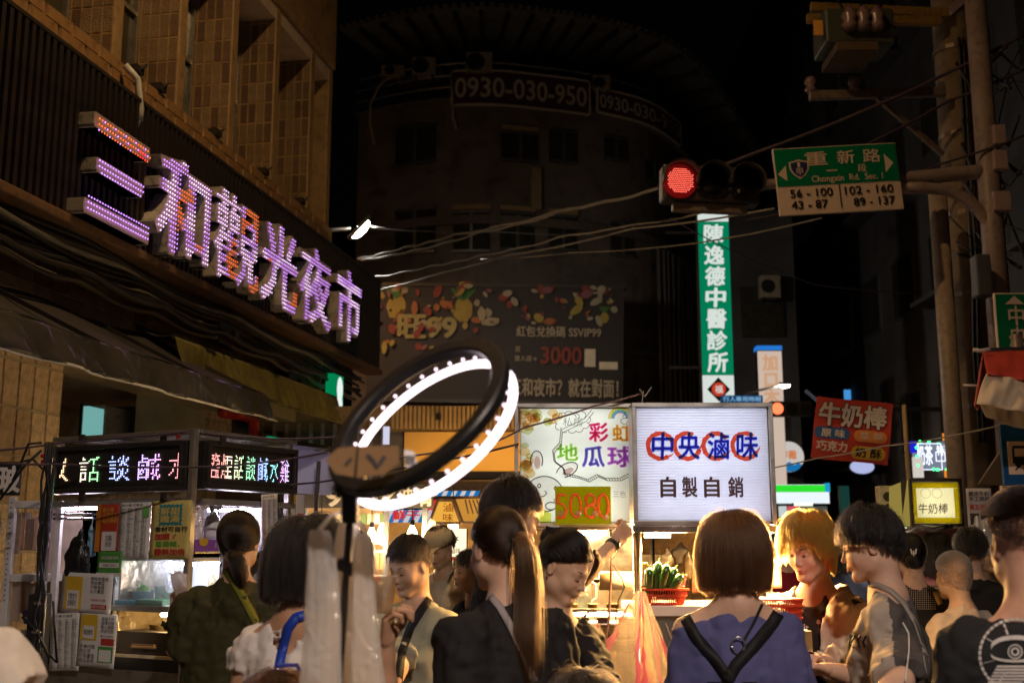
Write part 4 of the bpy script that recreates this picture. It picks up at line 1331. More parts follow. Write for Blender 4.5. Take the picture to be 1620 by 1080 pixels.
def blob(m,x,z,r,y,sx=1,n=14,ang=0):
 pts = [(r * sx * math.cos(a) * random.uniform(.85,1.1),r * math.sin(a) * random.uniform(.85,1.1)) for a in np.linspace(0,6.28,n,endpoint=False)]
 c_,s_ = math.cos(R(ang)),math.sin(R(ang))
 m.add([(x + p[0] * c_ - p[1] * s_,y,z + p[0] * s_ + p[1] * c_) for p in pts],[tuple(range(n))])
pic = {k: MB() for k in cols}
yy = -.004
def fruit(kind,px,py,r,**k):
 global yy
 yy -= .0006; x,z = bx(px,py); blob(pic[kind],x,z,r * s,yy,**k)
for px,py in ((622,487),(730,490),(955,500)):        # pineapples
 fruit('y',px,py,20 if px < 900 else 9,sx=.8)
 for a in (-40,-20,0,20,40): fruit('g',px + a * .3 * (1 if px < 900 else .4),py - (27 if px < 900 else 14),13 if px < 900 else 6,sx=.25,ang=-a)
for q in range(130):
 px = random.uniform(585,975); py = random.uniform(450,512 if px > 760 else 560)
 fruit(random.choice('rrocpyc'),px,py,random.uniform(1.5,7),sx=random.uniform(.25,2.2),ang=random.uniform(0,180))
for k,w in pic.items(): props(w.build('fruit_print',bm_[k],BB),kind='stuff')
bcream = pm('billboard_cream',(.42,.35,.25),.7)
def btext(t,a,b,c,d,mt,bold=.03,nm='lettering'):
 mt = bcream if mt is cream else mt
 x0,z1 = bx(a,b); x1,z0 = bx(c,d); w = MB(); text(w,t,x0,x1,z0,z1,-.045,bold=bold); w.build(nm,mt,BB)
btext('旺99',628,500,720,536,pm('gold_print',(.3,.25,.08),.5),.04); btext('·',732,512,738,520,bm_['y'])
btext('紅包兌換碼 SSVIP99',817,515,950,532,cream,.02)
btext('買',815,548,824,557,cream,.0); btext('登入送→',815,562,850,571,cream,.01)
btext('3000',857,548,920,574,bm_['r'],.03)
btext('三和夜市？就在對面！',811,598,978,626,cream,.03)
x0,z1 = bx(925,550); x1,z0 = bx(942,578); m = MB(); m.box(x0,x1,-.03,-.01,z0,z1); m.build('pale_square',cream,BB)
x0,z1 = bx(948,570); x1,z0 = bx(977,582); m = MB(); m.box(x0,x1,-.03,-.01,z0,z1); m.build('pale_button',cream,BB)
# balcony below the billboard
BL = thing('balcony','dim metal balcony with thin rails seen through the ring light','balcony')
for k in range(7):
 p,q = at(600,585 + k * 6,24.9),at(780,585 + k * 6,24.9); m = MB(); m.bar(p,q,.025); m.build('rail',alu,BL)
for k in range(8):
 p,q = at(600 + k * 25,583,24.88),at(600 + k * 25,625,24.88); m = MB(); m.bar(p,q,.035); m.build('post',alu,BL)
p,q = at(600,627,24.9),at(780,634,26.6); m = MB(); m.box(p.x,q.x,p.y,q.y,p.z - .2,p.z); m.build('slab',plaster,BL)
F_ = Frame((0,24.5,0)); q = rect(F_,655,570,682,600,0)
# orange lit shop front under it
SF = Frame((0,13.2,0))
OS = SF.empty('orange_shop',label='shop front with a glowing orange wall under the curved building',cat='shop')
a = rect(SF,500,655,830,765,0)
m = MB(); q = rect(SF,640,683,830,764,0); m.box(q[0],q[1],0,.1,q[2],q[3]); m.build('wall',pm('orange_wall',(.80,.48,.13),.7,var=.08,vs=1.5,bump=.2,bs=20),OS)
m = MB(); m.box(q[0] - 3.2,q[1] + 1.2,-.9,.2,q[2] - .22,q[2] - .02); m.build('beam',pm('brown_beam',(.16,.10,.06),.6,dirt=.3),OS)
q2 = rect(SF,620,642,830,682,0)
m = MB(); m.box(q2[0] - 1.6,q2[1] + 1.2,.02,.3,q2[2],q2[3]); m.build('upper_wall',pm('shop_dim',(.25,.18,.10),.8,dirt=.4),OS)
for k in range(30):
 x = q2[0] + k * (q2[1] - q2[0]) / 30; m = MB(); m.box(x,x + .03,-.02,.02,q2[2] + .03,q2[3]); m.build('batten',pm('bamboo',(.5,.33,.15),.6),OS)
m = MB(); u = rect(SF,690,655,698,665,0); m.box(u[0],u[1],-.1,-.03,u[2],u[3]); m.build('junction',black_m,OS)
m = MB(); m.box(q[0] - 3.4,q[0] - .02,.05,.25,0,q2[3]); m.build('side_wall',pm('shop_grey',(.14,.13,.12),.8,dirt=.3),OS)
for k in range(12):
 x = q[0] - .25 - k * .14; m = MB(); m.box(x - .02,x + .02,-.02,.04,q[3] - 1.0,q[3] + .1); m.build('shutter_bar',alu,OS)
m = MB(); u = rect(SF,607,675,616,703,-.3); m.box(u[0],u[1],-.35,-.3,u[2],u[3]); m.build('lit_notice',em('pale_notice',(.8,.8,1.0),.8),OS)
m = MB(); m.box(q[0] - 3,q[1] + 1.2,.3,3,q[2] - 3,q[2] - .02); m.build('back_wall',pm('shop_back',(.30,.2,.12),.8,dirt=.3),OS)
# a strip lamp on the beam that washes the orange wall
m = MB(); m.box(q[0] + .1,q[1] + 1.1,-.55,-.5,q[2] + .02,q[2] + .05); m.build('wash_lamp',em('warm_strip',(1.0,.62,.22),22.0),OS)
m = MB(); m.box(q[0] + .08,q[1] + 1.12,-.62,-.56,q[2] - .0,q[2] + .1); m.build('lamp_shade',metal_dk,OS)

# ================================================================== street lamp at the corner of the market building
def street_lamp(label,head,base,watt,Yh,ang=0,r=.1,col=(1.0,.93,.78),es=60,size=(.34,.16)):
 T = thing('street_lamp',label,'street lamp','street lamps',loc=(base[0],base[1],0))
 h = Vector(head) - Vector((base[0],base[1],0))
 m = MB(); m.tube([(0,0,0),(0,0,h.z * .93)],[.09,.055],10); m.build('pole',metal_dk,T,smooth=True)
 m = MB(); m.tube([(0,0,h.z * .92),(h.x * .3,h.y * .3,h.z * .97),(h.x * .9,h.y * .9,h.z * 1.0)],.03,8); m.build('arm',alu,T,smooth=True)
 d = Vector((h.x,h.y,0)); d = d.normalized() if d.length else Vector((1,0,0))
 Mx = Matrix.Translation(h) @ d.to_track_quat('X','Z').to_matrix().to_4x4() @ Matrix.Rotation(R(ang),4,'Y')
 m = MB(); m.box(-size[0] / 2,size[0] / 2,-size[1] / 2,size[1] / 2,.012,.07,Mx); m.build('lamp_head',alu,T,bevel=.01)
 m = MB(); m.ball((0,0,0),size[0] * .46,10,sc=(1,size[1] / size[0],.38)); m.v = [tuple(Mx @ Vector(v)) for v in m.v]; m.build('lens',em('lamp_lens_%d' % es,col,es),T,smooth=True)
 l = bpy.data.lights.new('lamp_light','AREA'); l.energy = watt; l.color = col; l.size = size[0]; l.shape = 'RECTANGLE'; l.size_y = size[1]; l.spread = R(165)
 o = bpy.data.objects.new('lamp_light',l); COL.objects.link(o); o.parent = T; o.matrix_local = Mx @ Matrix.Translation((0,0,-size[0] * .2))
 return T
hd = at(571,363,17.5)
street_lamp('glaring white street lamp at the end of the market building',hd,(hd.x - 1.6,hd.y - .6),130,17.5,ang=-50,es=90,size=(.42,.34))
# sodium lamps of the street, standing behind the photographer's back on either side
street_lamp('tall orange sodium street lamp on the pavement in front of the market building',(-1.0,6.6,10.4),(-3.7,5.0),205,0,col=(1.0,.62,.27),es=50)
street_lamp('tall warm white street lamp leaning over the road behind the crowd',(1.2,-1.2,5.3),(3.6,-2.2),400,0,col=(1.0,.83,.72),es=51)

street_lamp('added unseen orange lamp behind the market building, brightening the curved building',(-4.9,21.5,9.0),(-6.4,21.0),260,0,col=(1.0,.55,.26),es=52)  # added lamp, out of sight; it lights the curved building's dark front
# ================================================================== overhead wires
def wire(label,pts,r=.012,mt=cable_m,wob=0.0,name='overhead_wire',grp='overhead wires'):
 P = [at(a,b,Y) for a,b,Y in pts]; out = []
 for i in range(len(P) - 1):
  for k in range(8):
   t = k / 8; p = P[i].lerp(P[i + 1],t); p.z -= .04 * math.sin(math.pi * t) * (P[i] - P[i + 1]).length * .3
   out.append(p + Vector((0,0,wob * math.sin((i * 8 + k) * 1.7))))
 out.append(P[-1]); m = MB(); m.tube(out,r,6)
 return props(m.build(name,mt,smooth=True),label=label,cat='wire',group=grp)
w_lt = pm('wire_grey',(.30,.29,.27),.4); w_pp = pm('wire_violet',(.06,.035,.06),.5)
wire('pair of pale twisted wires leaving the corner below the street lamp',[(566,410,16.4),(640,392,15.8),(720,372,15),(900,330,13.5),(1065,292,12.2)],.013,w_lt,.012)
wire('second twisted strand below the lamp, close under the first',[(572,412,16.4),(650,398,15.8),(760,368,15),(900,332,13.5),(1065,293,12.2)],.014,w_lt,.01)
wire('pale wire running up from the corner under the LED market sign',[(583,440,16.4),(680,422,15.5),(760,405,15),(900,372,13.6),(1200,318,12)],.012,w_lt,.012)
wire('thin straight wire below the twisted wires',[(582,462,16.4),(700,432,15.5),(800,405,14.8),(1000,362,13),(1225,330,11.8)],.012,w_lt)
wire('long thin wire crossing to the bracket above the green address sign',[(760,410,15),(900,400,14),(1100,385,13),(1300,345,12)],.009,w_lt)
wire('drooping wire from the street lamp to the dark building',[(585,358,17.4),(680,366,19),(760,364,22),(960,372,24)],.01,w_lt)
wire('thick dark cable sweeping over the traffic light to the concrete pole',[(1040,296,12.3),(1200,240,11.9),(1380,170,11.5),(1500,115,11.3),(1620,55,11)],.019,w_pp)
wire('thick dark cable below it, passing over the green address sign',[(1080,335,12),(1240,290,11.2),(1400,215,11.2),(1500,160,11.2),(1620,110,11)],.016,w_pp)
wire('dark wire hanging across the white number plate',[(1180,348,11),(1340,318,11),(1480,262,11),(1620,215,10.8)],.012,w_pp)
wire('faint thin wire far down the dark street',[(1060,345,19),(1160,398,19),(1290,450,20),(1450,465,20)],.01,w_pp)
wire('thin pale wire strung from the milk stick flag to the bus stop sign',[(1190,745,8.8),(1290,725,8.4),(1400,705,8),(1500,690,7.4),(1640,658,7)],.005,w_lt,name='string_wire')
wire('violet cord from the rabbit light box over the ring light gap',[(520,742,4.9),(640,722,5.0),(780,700,5.1),(830,676,5.2),(940,642,5.3),(1015,622,5.3)],.0045,w_pp,name='stall_cord',grp='stall cords')
wire('black cord sagging through the ring light towards the rabbit box',[(460,766,5.2),(545,756,5.0),(660,735,4.9),(820,702,4.6)],.0045,w_pp,name='stall_cord',grp='stall cords')
wire('violet cord lying along the top of the snack stall',[(0,712,5.1),(95,700,5.2),(210,690,5.2),(300,682,5.2),(430,694,5.2),(545,690,5.2)],.005,w_pp,name='stall_cord',grp='stall cords')
wire('dark cord stretched across the letters of the snack stall',[(0,732,5.0),(100,734,5.05),(330,738,4.95),(455,726,4.95),(520,714,4.95)],.0045,w_pp,name='stall_cord',grp='stall cords')

# ================================================================== utility pole with transformer
conc = pm('pole_concrete',(.20,.14,.09),.85,var=.25,vs=3,bump=.5,bs=30,dirt=.4)
pole_p = at(1562,800,12); UP = thing('utility_pole','thick brown concrete utility pole carrying crossarms and a grey transformer','utility pole',loc=(pole_p.x,12,0))
m = MB(); m.tube([(0,0,z) for z in np.linspace(0,11,12)],list(np.linspace(.27,.19,12)),18); m.build('pole',conc,UP,smooth=True)
m = MB(); m.tube([(.24,.25,0),(.24,.25,8.0)],.07,10); m.build('side_post',pm('ochre_post',(.34,.24,.08),.7),UP,smooth=True)
UF = Frame((pole_p.x,12,0))
def U(px,py,y=0.0): a = UF.hit(px,py,y); return Vector((a[0],y,a[1]))
yel = pm('crossarm_yellow',(.26,.15,.03),.6,dirt=.5); galv = pm('galvanised',(.24,.18,.15),.5,metal=.5,dirt=.4)
for a,b,c,d,mt,nm in ((1282,12,1500,22,yel,'crossarm'),(1276,30,1488,34,yel,'crossarm'),(1280,152,1495,146,galv,'crossarm')):
 m = MB(); m.bar(U(a,b,-.28),U(c,d,-.28),.075,.1); m.build(nm,mt,UP,bevel=.008)
for px in (1283,1352): m = MB(); p = U(px,148,-.28); m.lathe([(.03,0),(.07,.04),(.04,.08),(.07,.12),(.045,.18),(0,.2)],p,12); m.build('insulator',pm('insulator_mauve',(.22,.14,.14),.25),UP,smooth=True)
m = MB(); m.bar(U(1388,155,-.3),U(1492,245,-.22),.05); m.build('brace',galv,UP)
m = MB(); m.bar(U(1500,20,-.2),U(1530,-5,-.2),.09); m.build('arm_tip',pm('lilac_tip',(.4,.3,.34),.5),UP)
q0,q1 = U(1290,36,-.5),U(1400,90,-.5)
m = MB(); m.box(q0.x,q1.x,-.85,-.35,q1.z,q0.z); m.build('transformer_tank',pm('transformer_green',(.055,.06,.045),.5,dirt=.3),UP,bevel=.03)
m = MB(); p,p2 = U(1287,33,-.87),U(1302,56,-.87); m.box(p.x,p2.x,-.88,-.86,p2.z,p.z); m.build('sticker',pm('orange_sticker',(.75,.35,.05),.5),UP)
m = MB(); m.box(q0.x + .1,q1.x - .2,-.9,-.3,q1.z - .1,q1.z - .01); m.build('cradle',pm('rusty',(.10,.06,.03),.7,dirt=.5),UP)
for px in (1345,1367,1388):
 m = MB(); m.lathe([(.05,0),(.09,.05),(.06,.1),(.09,.15),(.05,.22),(.03,.26)],U(px,48,-.9),12); m.build('bushing',pm('insulator_mauve',(.22,.14,.14),.25),UP,smooth=True)
 wire('black jumper wire curling up from transformer bushing, %s' % {1345: 'nearest the orange sticker',1367: 'the middle one',1388: 'nearest the pole'}[px],[(px,42,11.1),(px - 8,20,11.2),(px + (px - 1367),-4,11.4)],.014,cable_m,name='jumper_wire',grp='transformer jumper wires')
for z in (3.0,4.2,5.1,6.0,7.0):
 m = MB(); m.tube([(0,0,z),(0,0,z + .05)],.25 if z < 5 else .235,16); m.build('steel_band',galv,UP)
 m = MB(); m.box(.15,.27,-.22,-.12,z,z + .12); m.build('clamp',pm('clamp_pale',(.5,.42,.34),.5),UP)
random.seed(9)
labs = ['black','brown','thin black','thick black','slack','kinked','doubled','tarred','frayed','looped','tight','sagging','crossing','steep','hooked','short']
for k in range(16):     # tangle round the pole
 y0 = random.uniform(60,420); x0 = random.uniform(1500,1560); x1 = random.uniform(1575,1640)
 wire(labs[k] + ' communication cable tangled between the concrete pole and the signal mast',[(x0,y0,11.6),((x0 + x1) / 2 - 10,y0 + random.uniform(10,60),11.4),((x0 + x1) / 2 + 10,y0 + random.uniform(-30,40),11.3),(x1,y0 + random.uniform(-60,60),10.9)],random.choice((.008,.014,.02)),name='communication_cable',grp='tangled cables on the pole')
for k,px in enumerate((1545,1552,1568)):
 wire(['dark riser cable on the pole face','second riser cable on the pole face, thinner','riser cable on the shaded side of the pole'][k],[(px - 28,60,11.75),(px - 18,250,11.72),(px - 6,420,11.7),(px - 4,560,11.7),(px + 6,700,11.7)],.016 - .003 * k,name='riser_cable',grp='tangled cables on the pole')
wire('long cable looping down beside the concrete pole',[(1538,-5,11.3),(1540,60,11.3),(1556,110,11.2),(1600,140,11.0)],.018,name='communication_cable',grp='tangled cables on the pole')
# ------------------------------------------------------------------ signal mast, traffic light and address sign
mast_m = pm('mast_paint',(.27,.20,.19),.5,dirt=.35)
mp_ = at(1604,800,11); SM = thing('signal_mast','pale signal mast with two arms reaching over the street','mast',loc=(mp_.x,11,0))
MF = Frame((mp_.x,11,0))
def Mm(px,py,y=0.0): a = MF.hit(px,py,y); return Vector((a[0],y,a[1]))
m = MB(); m.tube([(0,0,0),(0,0,8.2)],[.13,.1],14); m.build('mast',mast_m,SM,smooth=True)
m = MB(); m.tube([(0,0,Mm(1600,270).z),Mm(1540,273,.0),Mm(1430,283,0),Mm(1200,292,0),Mm(1080,300,0)],[.075,.075,.07,.05,.045],12); m.build('arm',mast_m,SM,smooth=True)
m = MB(); m.tube([(0,0,Mm(1600,480).z)] + [Mm(a,b,-.02) for a,b in ((1585,440),(1577,395),(1562,350),(1535,318),(1500,301),(1460,297),(1425,297))],.06,12); m.build('curved_arm',mast_m,SM,smooth=True)
for py in (215,255,320): m = MB(); q = Mm(1588,py,-.1); m.box(q.x - .12,.14,-.16,.12,q.z - .1,q.z + .1); m.build('bracket',pm('bracket_mauve',(.35,.25,.25),.5),SM,bevel=.01)
m = MB(); q = Mm(1556,470,-.25); m.box(q.x - .07,q.x + .08,-.3,-.14,q.z,q.z + .42); m.build('control_box',pm('control_grey',(.08,.08,.10),.5,dirt=.3),SM,bevel=.02)
p2 = at(1517,800,11.4); T = thing('signal_post','slim beige post standing in front of the concrete utility pole','post',loc=(p2.x,11.4,0))
zt = Frame((p2.x,11.4,0)).hit(1492,308,0)[1]
m = MB(); m.tube([(0,0,0),(0,0,zt)],.095,14); m.build('tube',pm('post_beige',(.34,.26,.20),.5,dirt=.3),T,smooth=True)
m = MB(); m.lathe([(.1,0),(.1,.04),(0,.07)],(0,0,zt + .003),14); m.build('cap',galv,T)

TL,s = panel('traffic_light','horizontal traffic light glowing red beside the green address sign','traffic light',1126,290,10.9,roll=-1.5,yaw=4,group='traffic lights')
hous = pm('signal_housing',(.03,.022,.02),.45)
m = MB(); m.box(-78 * s,78 * s,0,.22,-30 * s,30 * s); m.build('housing',hous,TL,bevel=.03)
m = MB(); m.box(-60 * s,60 * s,.05,.15,-44 * s,-30.5 * s); m.build('bracket',galv,TL,bevel=.01)
for k,x in enumerate((-52,0,52)):
 L_ = MB(); L_.lathe([(0,.0),(22 * s,.0),(26 * s,-.02),(28 * s,.0)],(0,0,0),28,M=Matrix.Translation((x * s,-.02,0)) @ Matrix.Rotation(R(90),4,'X'))
 lens = L_.build('lens',[pm('lens_red',(.2,.01,.01),.2,emit=(1,.02,.02),es=.1),pm('lens_dark',(.02,.015,.012),.12,coat=.5),pm('lens_dark',(.02,.015,.012),.12,coat=.5)][k],TL,smooth=True)
 if k == 0:
  D_ = MB()
  for i in range(-7,8):
   for j in range(-7,8):
    if i * i + j * j > 46: continue
    if 1 <= j - i * .25 < 3.2 and True and abs(j) < 7 and not (j > 4): pass
    x_,z_ = (x + i * 3.1 + (j % 2) * 1.5) * s,j * 3.1 * s; r = .95 * s
    D_.add([(x_ - r,-.045,z_),(x_,-.045,z_ - r),(x_ + r,-.045,z_),(x_,-.045,z_ + r)],[(0,1,2,3)])
  props(D_.build('led_dots',em('signal_red',(1.0,.14,.09),3.5),lens),kind='stuff')
 V_ = MB(); vs = []
 for y,rr in ((-.01,29),(-.20,28)):
  for a in np.linspace(R(-12),R(192),18): vs.append((x * s + rr * s * math.cos(a),y,rr * s * math.sin(a)))
 V_.add(vs,[(i,i + 1,19 + i,18 + i) for i in range(17)]); o = V_.build('visor',hous,TL,smooth=True); sd_ = o.modifiers.new('s','SOLIDIFY'); sd_.thickness = .006

AS,s = panel('address_sign','green road name sign reading Chongxin Rd. Sec. 1 over white house numbers','sign',1326,283,10.8,roll=4.2,yaw=3)
gm = pm('sign_green_paint',(.0,.17,.075),.35,var=.08,emit=(.0,.17,.075),es=.0); wm = pm('sign_white_paint',(.72,.56,.48),.4,var=.06); bk = pm('sign_black_paint',(.012,.011,.01),.4)
W,Hh = 200 * s,110 * s
m = MB(); m.box(-W / 2,W / 2,0,.03,-Hh / 2,Hh / 2); m.build('board',wm,AS,bevel=.006)
def sx(px): return (px - 1325.5) * s
m = MB(); m.box(-W / 2 + .01,W / 2 - .01,-.006,-.001,-8 * s,Hh / 2 - .01); m.build('green_field',gm,AS)
q = -.010
def tx_(t_,a_,b_,c_,d_,bo): m = MB(); text(m,t_,a_ * s,b_ * s,c_ * s,d_ * s,q,bold=bo); m.build('white_lettering',wm,AS)
for a_ in (('重',-50,-14,24,46,.015),('新',2,30,24,46,.015),('路',44,72,24,46,.015),('一',-18,0,13,15,0),('段',33,47,9,22,.01),('Chongxin  Rd.  Sec. 1',-43,72,-7,6.5,.012)): tx_(*a_)
for P in ([(-96,12),(-82,0),(-82,26)],[(92,21),(78,37),(78,6)]): m = MB(); m.add([(a_ * s,q,b_ * s) for a_,b_ in P],[(0,1,2)]); m.build('arrow',wm,AS)
sh_ = lambda k: [(-61 * s + x * 17 * s * k,19 * s + z * 16 * s * k) for x,z in ((-.95,.75),(-.4,.85),(0,1),(.4,.85),(.95,.75),(.9,-.05),(.55,-.6),(0,-1.05),(-.55,-.6),(-.9,-.05))]
m = MB(); m.add([(x,q - .001,z) for x,z in sh_(1)[::-1]],[tuple(range(9,-1,-1))]); m.build('shield_rim',wm,AS)
m = MB(); m.add([(x,q - .004,z) for x,z in sh_(.84)[::-1]],[tuple(range(9,-1,-1))]); m.build('shield',pm('shield_navy',(.02,.03,.12),.4),AS)
m = MB(); text(m,'甲',-66 * s,-56 * s,8 * s,20 * s,q - .007); text(m,'1',-63 * s,-60 * s,22 * s,30 * s,q - .007,bold=.02); m.build('shield_marks',wm,AS)
m = MB(); q = -.008
for t_,a_,b_,c_,d_ in (('56 - 100',-80,-12,-27,-14),('43 - 87',-80,-22,-46,-33),('102 - 160',8,86,-27,-14),('89 - 137',20,86,-46,-33)): m = MB(); text(m,t_,a_ * s,b_ * s,c_ * s,d_ * s,q,bold=.02); m.build('house_numbers',bk,AS)
m = MB()
m.box(-1 * s,.6 * s,q,q + .002,-48 * s,-9 * s); m.build('divider',bk,AS)
m = MB(); m.box(-W / 2 + .03,W / 2 - .03,.035,.06,20 * s,30 * s); m.build('back_rail',galv,AS)

# ================================================================== lit signs down the street
VS,s = panel('clinic_sign','tall narrow green light box with white characters hanging down the street','sign',1132.5,485,21.5)
W = 49 * s; mm = lambda py: (485 - py) * s
m = MB(); m.box(-W / 2,W / 2,.012,.35,mm(642),mm(330)); m.build('case',metal_dk,VS)
gl = em('clinic_green',(.0,.19,.085),1.0); wh = em('clinic_white',(.78,.86,.80),.85)
m = MB(); m.box(-W / 2,W / 2,0,.01,mm(594),mm(346)); m.build('green_face',gl,VS)
for a_,b_ in ((345.5,328),(642,594.5)): m = MB(); m.box(-W / 2,W / 2,0,.01,mm(a_),mm(b_)); m.build('white_face',wh,VS)
for i,ch in enumerate('陳逸德中醫診所'):
 m = MB(); y = 366.5 + i * 34.6; text(m,ch,-15 * s,15 * s,mm(y + 15),mm(y - 15),-.02,bold=.035,slant=.06); m.build('character',wh,VS)
m = MB(); c = mm(617); m.add([(0,-.02,c - 19 * s),(18 * s,-.02,c),(0,-.02,c + 19 * s),(-18 * s,-.02,c)],[(0,1,2,3)]); m.build('black_diamond',bk,VS)
m = MB(); m.disc(0,c,11 * s,-.03,20); m.build('red_disc',em('seal_red',(.6,.05,.02),.9),VS)
m = MB(); text(m,'福',-6 * s,6 * s,c - 6 * s,c + 6 * s,-.04,bold=.01); m.build('seal_character',wh,VS)
m = MB(); 
for z in (mm(360),mm(580)): m.bar((-W / 2 - .6,.2,z),(-W / 2,.2,z),.05)
m.build('bracket',metal_dk,VS)

def lightbox(name,label,px0,py0,px1,py1,Y,face,items=(),roll=0,yaw=0,depth=.25,frame=metal_dk,cat='sign'):
 cx,cy = (px0 + px1) / 2,(py0 + py1) / 2
 T,s = panel(name,label,cat,cx,cy,Y,roll,yaw)
 W,Hh = (px1 - px0) * s,(py1 - py0) * s
 m = MB(); m.box(-W / 2,W / 2,.008,depth,-Hh / 2,Hh / 2); m.build('case',frame,T)
 m = MB(); m.box(-W / 2 * .985,W / 2 * .985,0,.006,-Hh / 2 * .985,Hh / 2 * .985); m.build('face',face,T)
 for it in items:
  m = MB(); txt,a,b,c,d,mt,bold = it[:7]
  text(m,txt,(a - cx) * s,(c - cx) * s,(cy - d) * s,(cy - b) * s,-.012,bold=bold,rot=it[7] if len(it) > 7 else 0,vertical=(it[8] if len(it) > 8 else False)); m.build('lettering',mt,T)
 return T,s,cx,cy
offw = em('sign_offwhite',(.8,.74,.66),.8)
T,s,cx,cy = lightbox('tall_shop_sign','blurred tall white shop sign with orange characters and a blue top',1202,552,1241,770,24,em('sign_peach',(.80,.62,.50),.75),[('加口木',1210,560,1234,640,em('print_faded',(.85,.48,.28),.7),.05,0,True)])
m = MB(); m.box(-20 * s,20 * s,-.02,.3,(cy - 552) * s,(cy - 545) * s); m.build('blue_top',em('blue_top',(.02,.2,.7),.9),T)
lightbox('crossing_sign','small blue text sign hanging by the second traffic light',1140,625,1207,637,20,em('crossing_blue',(.01,.05,.14),.9),[('行人專用時相',1144,627,1203,635,em('crossing_text',(.25,.5,.75),.8),.02)],depth=.08)
T2,s = panel('traffic_light','second red traffic light, far off beside the tall blurred shop sign','traffic light',1252,646,20,group='traffic lights')
m = MB(); m.box(-34 * s,34 * s,0,.2,-12 * s,12 * s); m.build('housing',hous,T2,bevel=.03)
for k,x in enumerate((-22,0,22)):
 m = MB(); m.lathe([(0,0),(9 * s,0),(10.5 * s,-.04)],(0,0,0),20,M=Matrix.Translation((x * s,-.01,0)) @ Matrix.Rotation(R(90),4,'X')); m.build('lens',[em('far_red',(1.0,.16,.06),2.2),pm('lens_dark',(.02,.015,.012),.12),pm('lens_dark',(.02,.015,.012),.12)][k],T2)
m = MB(); m.tube([(34 * s,.1,0),(34 * s + 2.5,.1,.0)],.04,8); m.build('arm',metal_dk,T2)
h2 = at(1241,610,24); street_lamp('small white street lamp far down the street beside the tall shop sign',h2,(h2.x - 1.1,h2.y),30,24,es=40,size=(.26,.12))
T3,s = panel('round_sign','round white shop sign with a blue wave along its lower edge','sign',1248,722,26)
m = MB(); m.disc(0,0,24 * s,0,32); m.build('face',em('round_white',(.8,.75,.70),.7),T3)
m = MB(); m.lathe([(24.5 * s,.01),(25 * s,.2),(0,.2)],(0,0,0),32,M=Matrix.Rotation(R(-90),4,'X')); m.build('case',metal_dk,T3)
m = MB(); m.add([(x * s,-.02,z * s) for x,z in [(-20,-13),(-14,-20),(-5,-23.5),(5,-23.5),(14,-20),(20,-13),(14,-9),(8,-13),(0,-8),(-8,-13),(-14,-10)]],[tuple(range(11))]); m.build('wave',em('wave_blue',(.01,.2,.5),.8),T3)
m = MB(); text(m,'炸雞',-14 * s,12 * s,-4 * s,10 * s,-.02,bold=.03); m.build('lettering',em('print_orange',(.85,.25,.06),.7),T3)
T4,s,cx,cy = lightbox('convenience_sign','long white light box with a bright green stripe along its top',1225,766,1312,796,19,em('store_white',(.85,.95,1.0),1.0),depth=.4,yaw=-3)
m = MB(); m.box(-44 * s,44 * s,-.02,.0,(cy - 778) * s,(cy - 767) * s); m.build('green_stripe',em('store_green',(.03,.75,.03),1.0),T4)
m = MB(); m.box(36 * s,44 * s,-.03,.0,(cy - 778) * s,(cy - 764) * s); m.build('cyan_end',em('store_cyan',(.02,.4,.7),.8),T4)
lightbox('blue_sign','plain light blue glowing sign above the red milk stick flag',1335,616,1366,632,30,em('plain_blue',(.06,.32,.75),.9))
T5,s = panel('oval_sign','blurred pale blue oval sign below the red milk stick flag','sign',1364,738,26)
m = MB(); m.disc(0,0,11 * s,0,28,sx=1.75); m.build('face',em('oval_blue',(.55,.60,.95),.8),T5); m = MB(); m.disc(0,0,11.5 * s,.05,28,sx=1.8); m.build('case',metal_dk,T5)
T6,s,cx,cy = lightbox('dotted_led_sign','white LED sign ringed with green light dots',1443,700,1508,742,14,pm('led_board',(.06,.06,.08),.4,emit=(.5,.55,.75),es=.35),[('奶茶',1451,704,1475,735,em('cold_white',(.8,.86,1),1.6),.02),('特選',1482,704,1505,720,em('cold_white',(.8,.86,1),1.6),.02)])
m = MB(); m.ring((1487 - cx) * s,(cy - 722) * s,9 * s,11 * s,-.02,4,a0=45,a1=405); m.ring((1470 - cx) * s,(cy - 722) * s,28 * s,30 * s,-.02,4,a0=45,a1=405,sx=.9); m.build('white_frame',em('cold_white',(.8,.86,1),1.6),T6)
for k,(px,py) in enumerate([(1455,699),(1469,699),(1483,699),(1497,699),(1449,708),(1449,722),(1449,736),(1474,742),(1480,743),(1494,743)]):
 m = MB(); m.ball(((px - cx) * s,-.04,(cy - py) * s),2.6 * s,6); m.build('green_lamp',em('green_dot',(.05,1.0,.25),3.0),T6)
m = MB(); m.box(-35 * s,-25 * s,-.03,0,5 * s,23 * s); m.build('blue_corner',em('deep_blue',(.02,.02,.8),.8),T6)
m = MB(); m.box(-33 * s,-18 * s,-.05,0,-34 * s,-2 * s); m.build('white_tab',offw,T6)
lightbox('orange_lamp','small square orange glowing sign above the green dotted LED sign',1491,685,1502,697,13.5,em('orange_box',(1.0,.3,.03),.8))
lightbox('small_orange_sign','small orange glowing sign below the green dotted LED sign',1494,743,1503,755,13.6,em('orange_box',(1.0,.3,.03),.8))
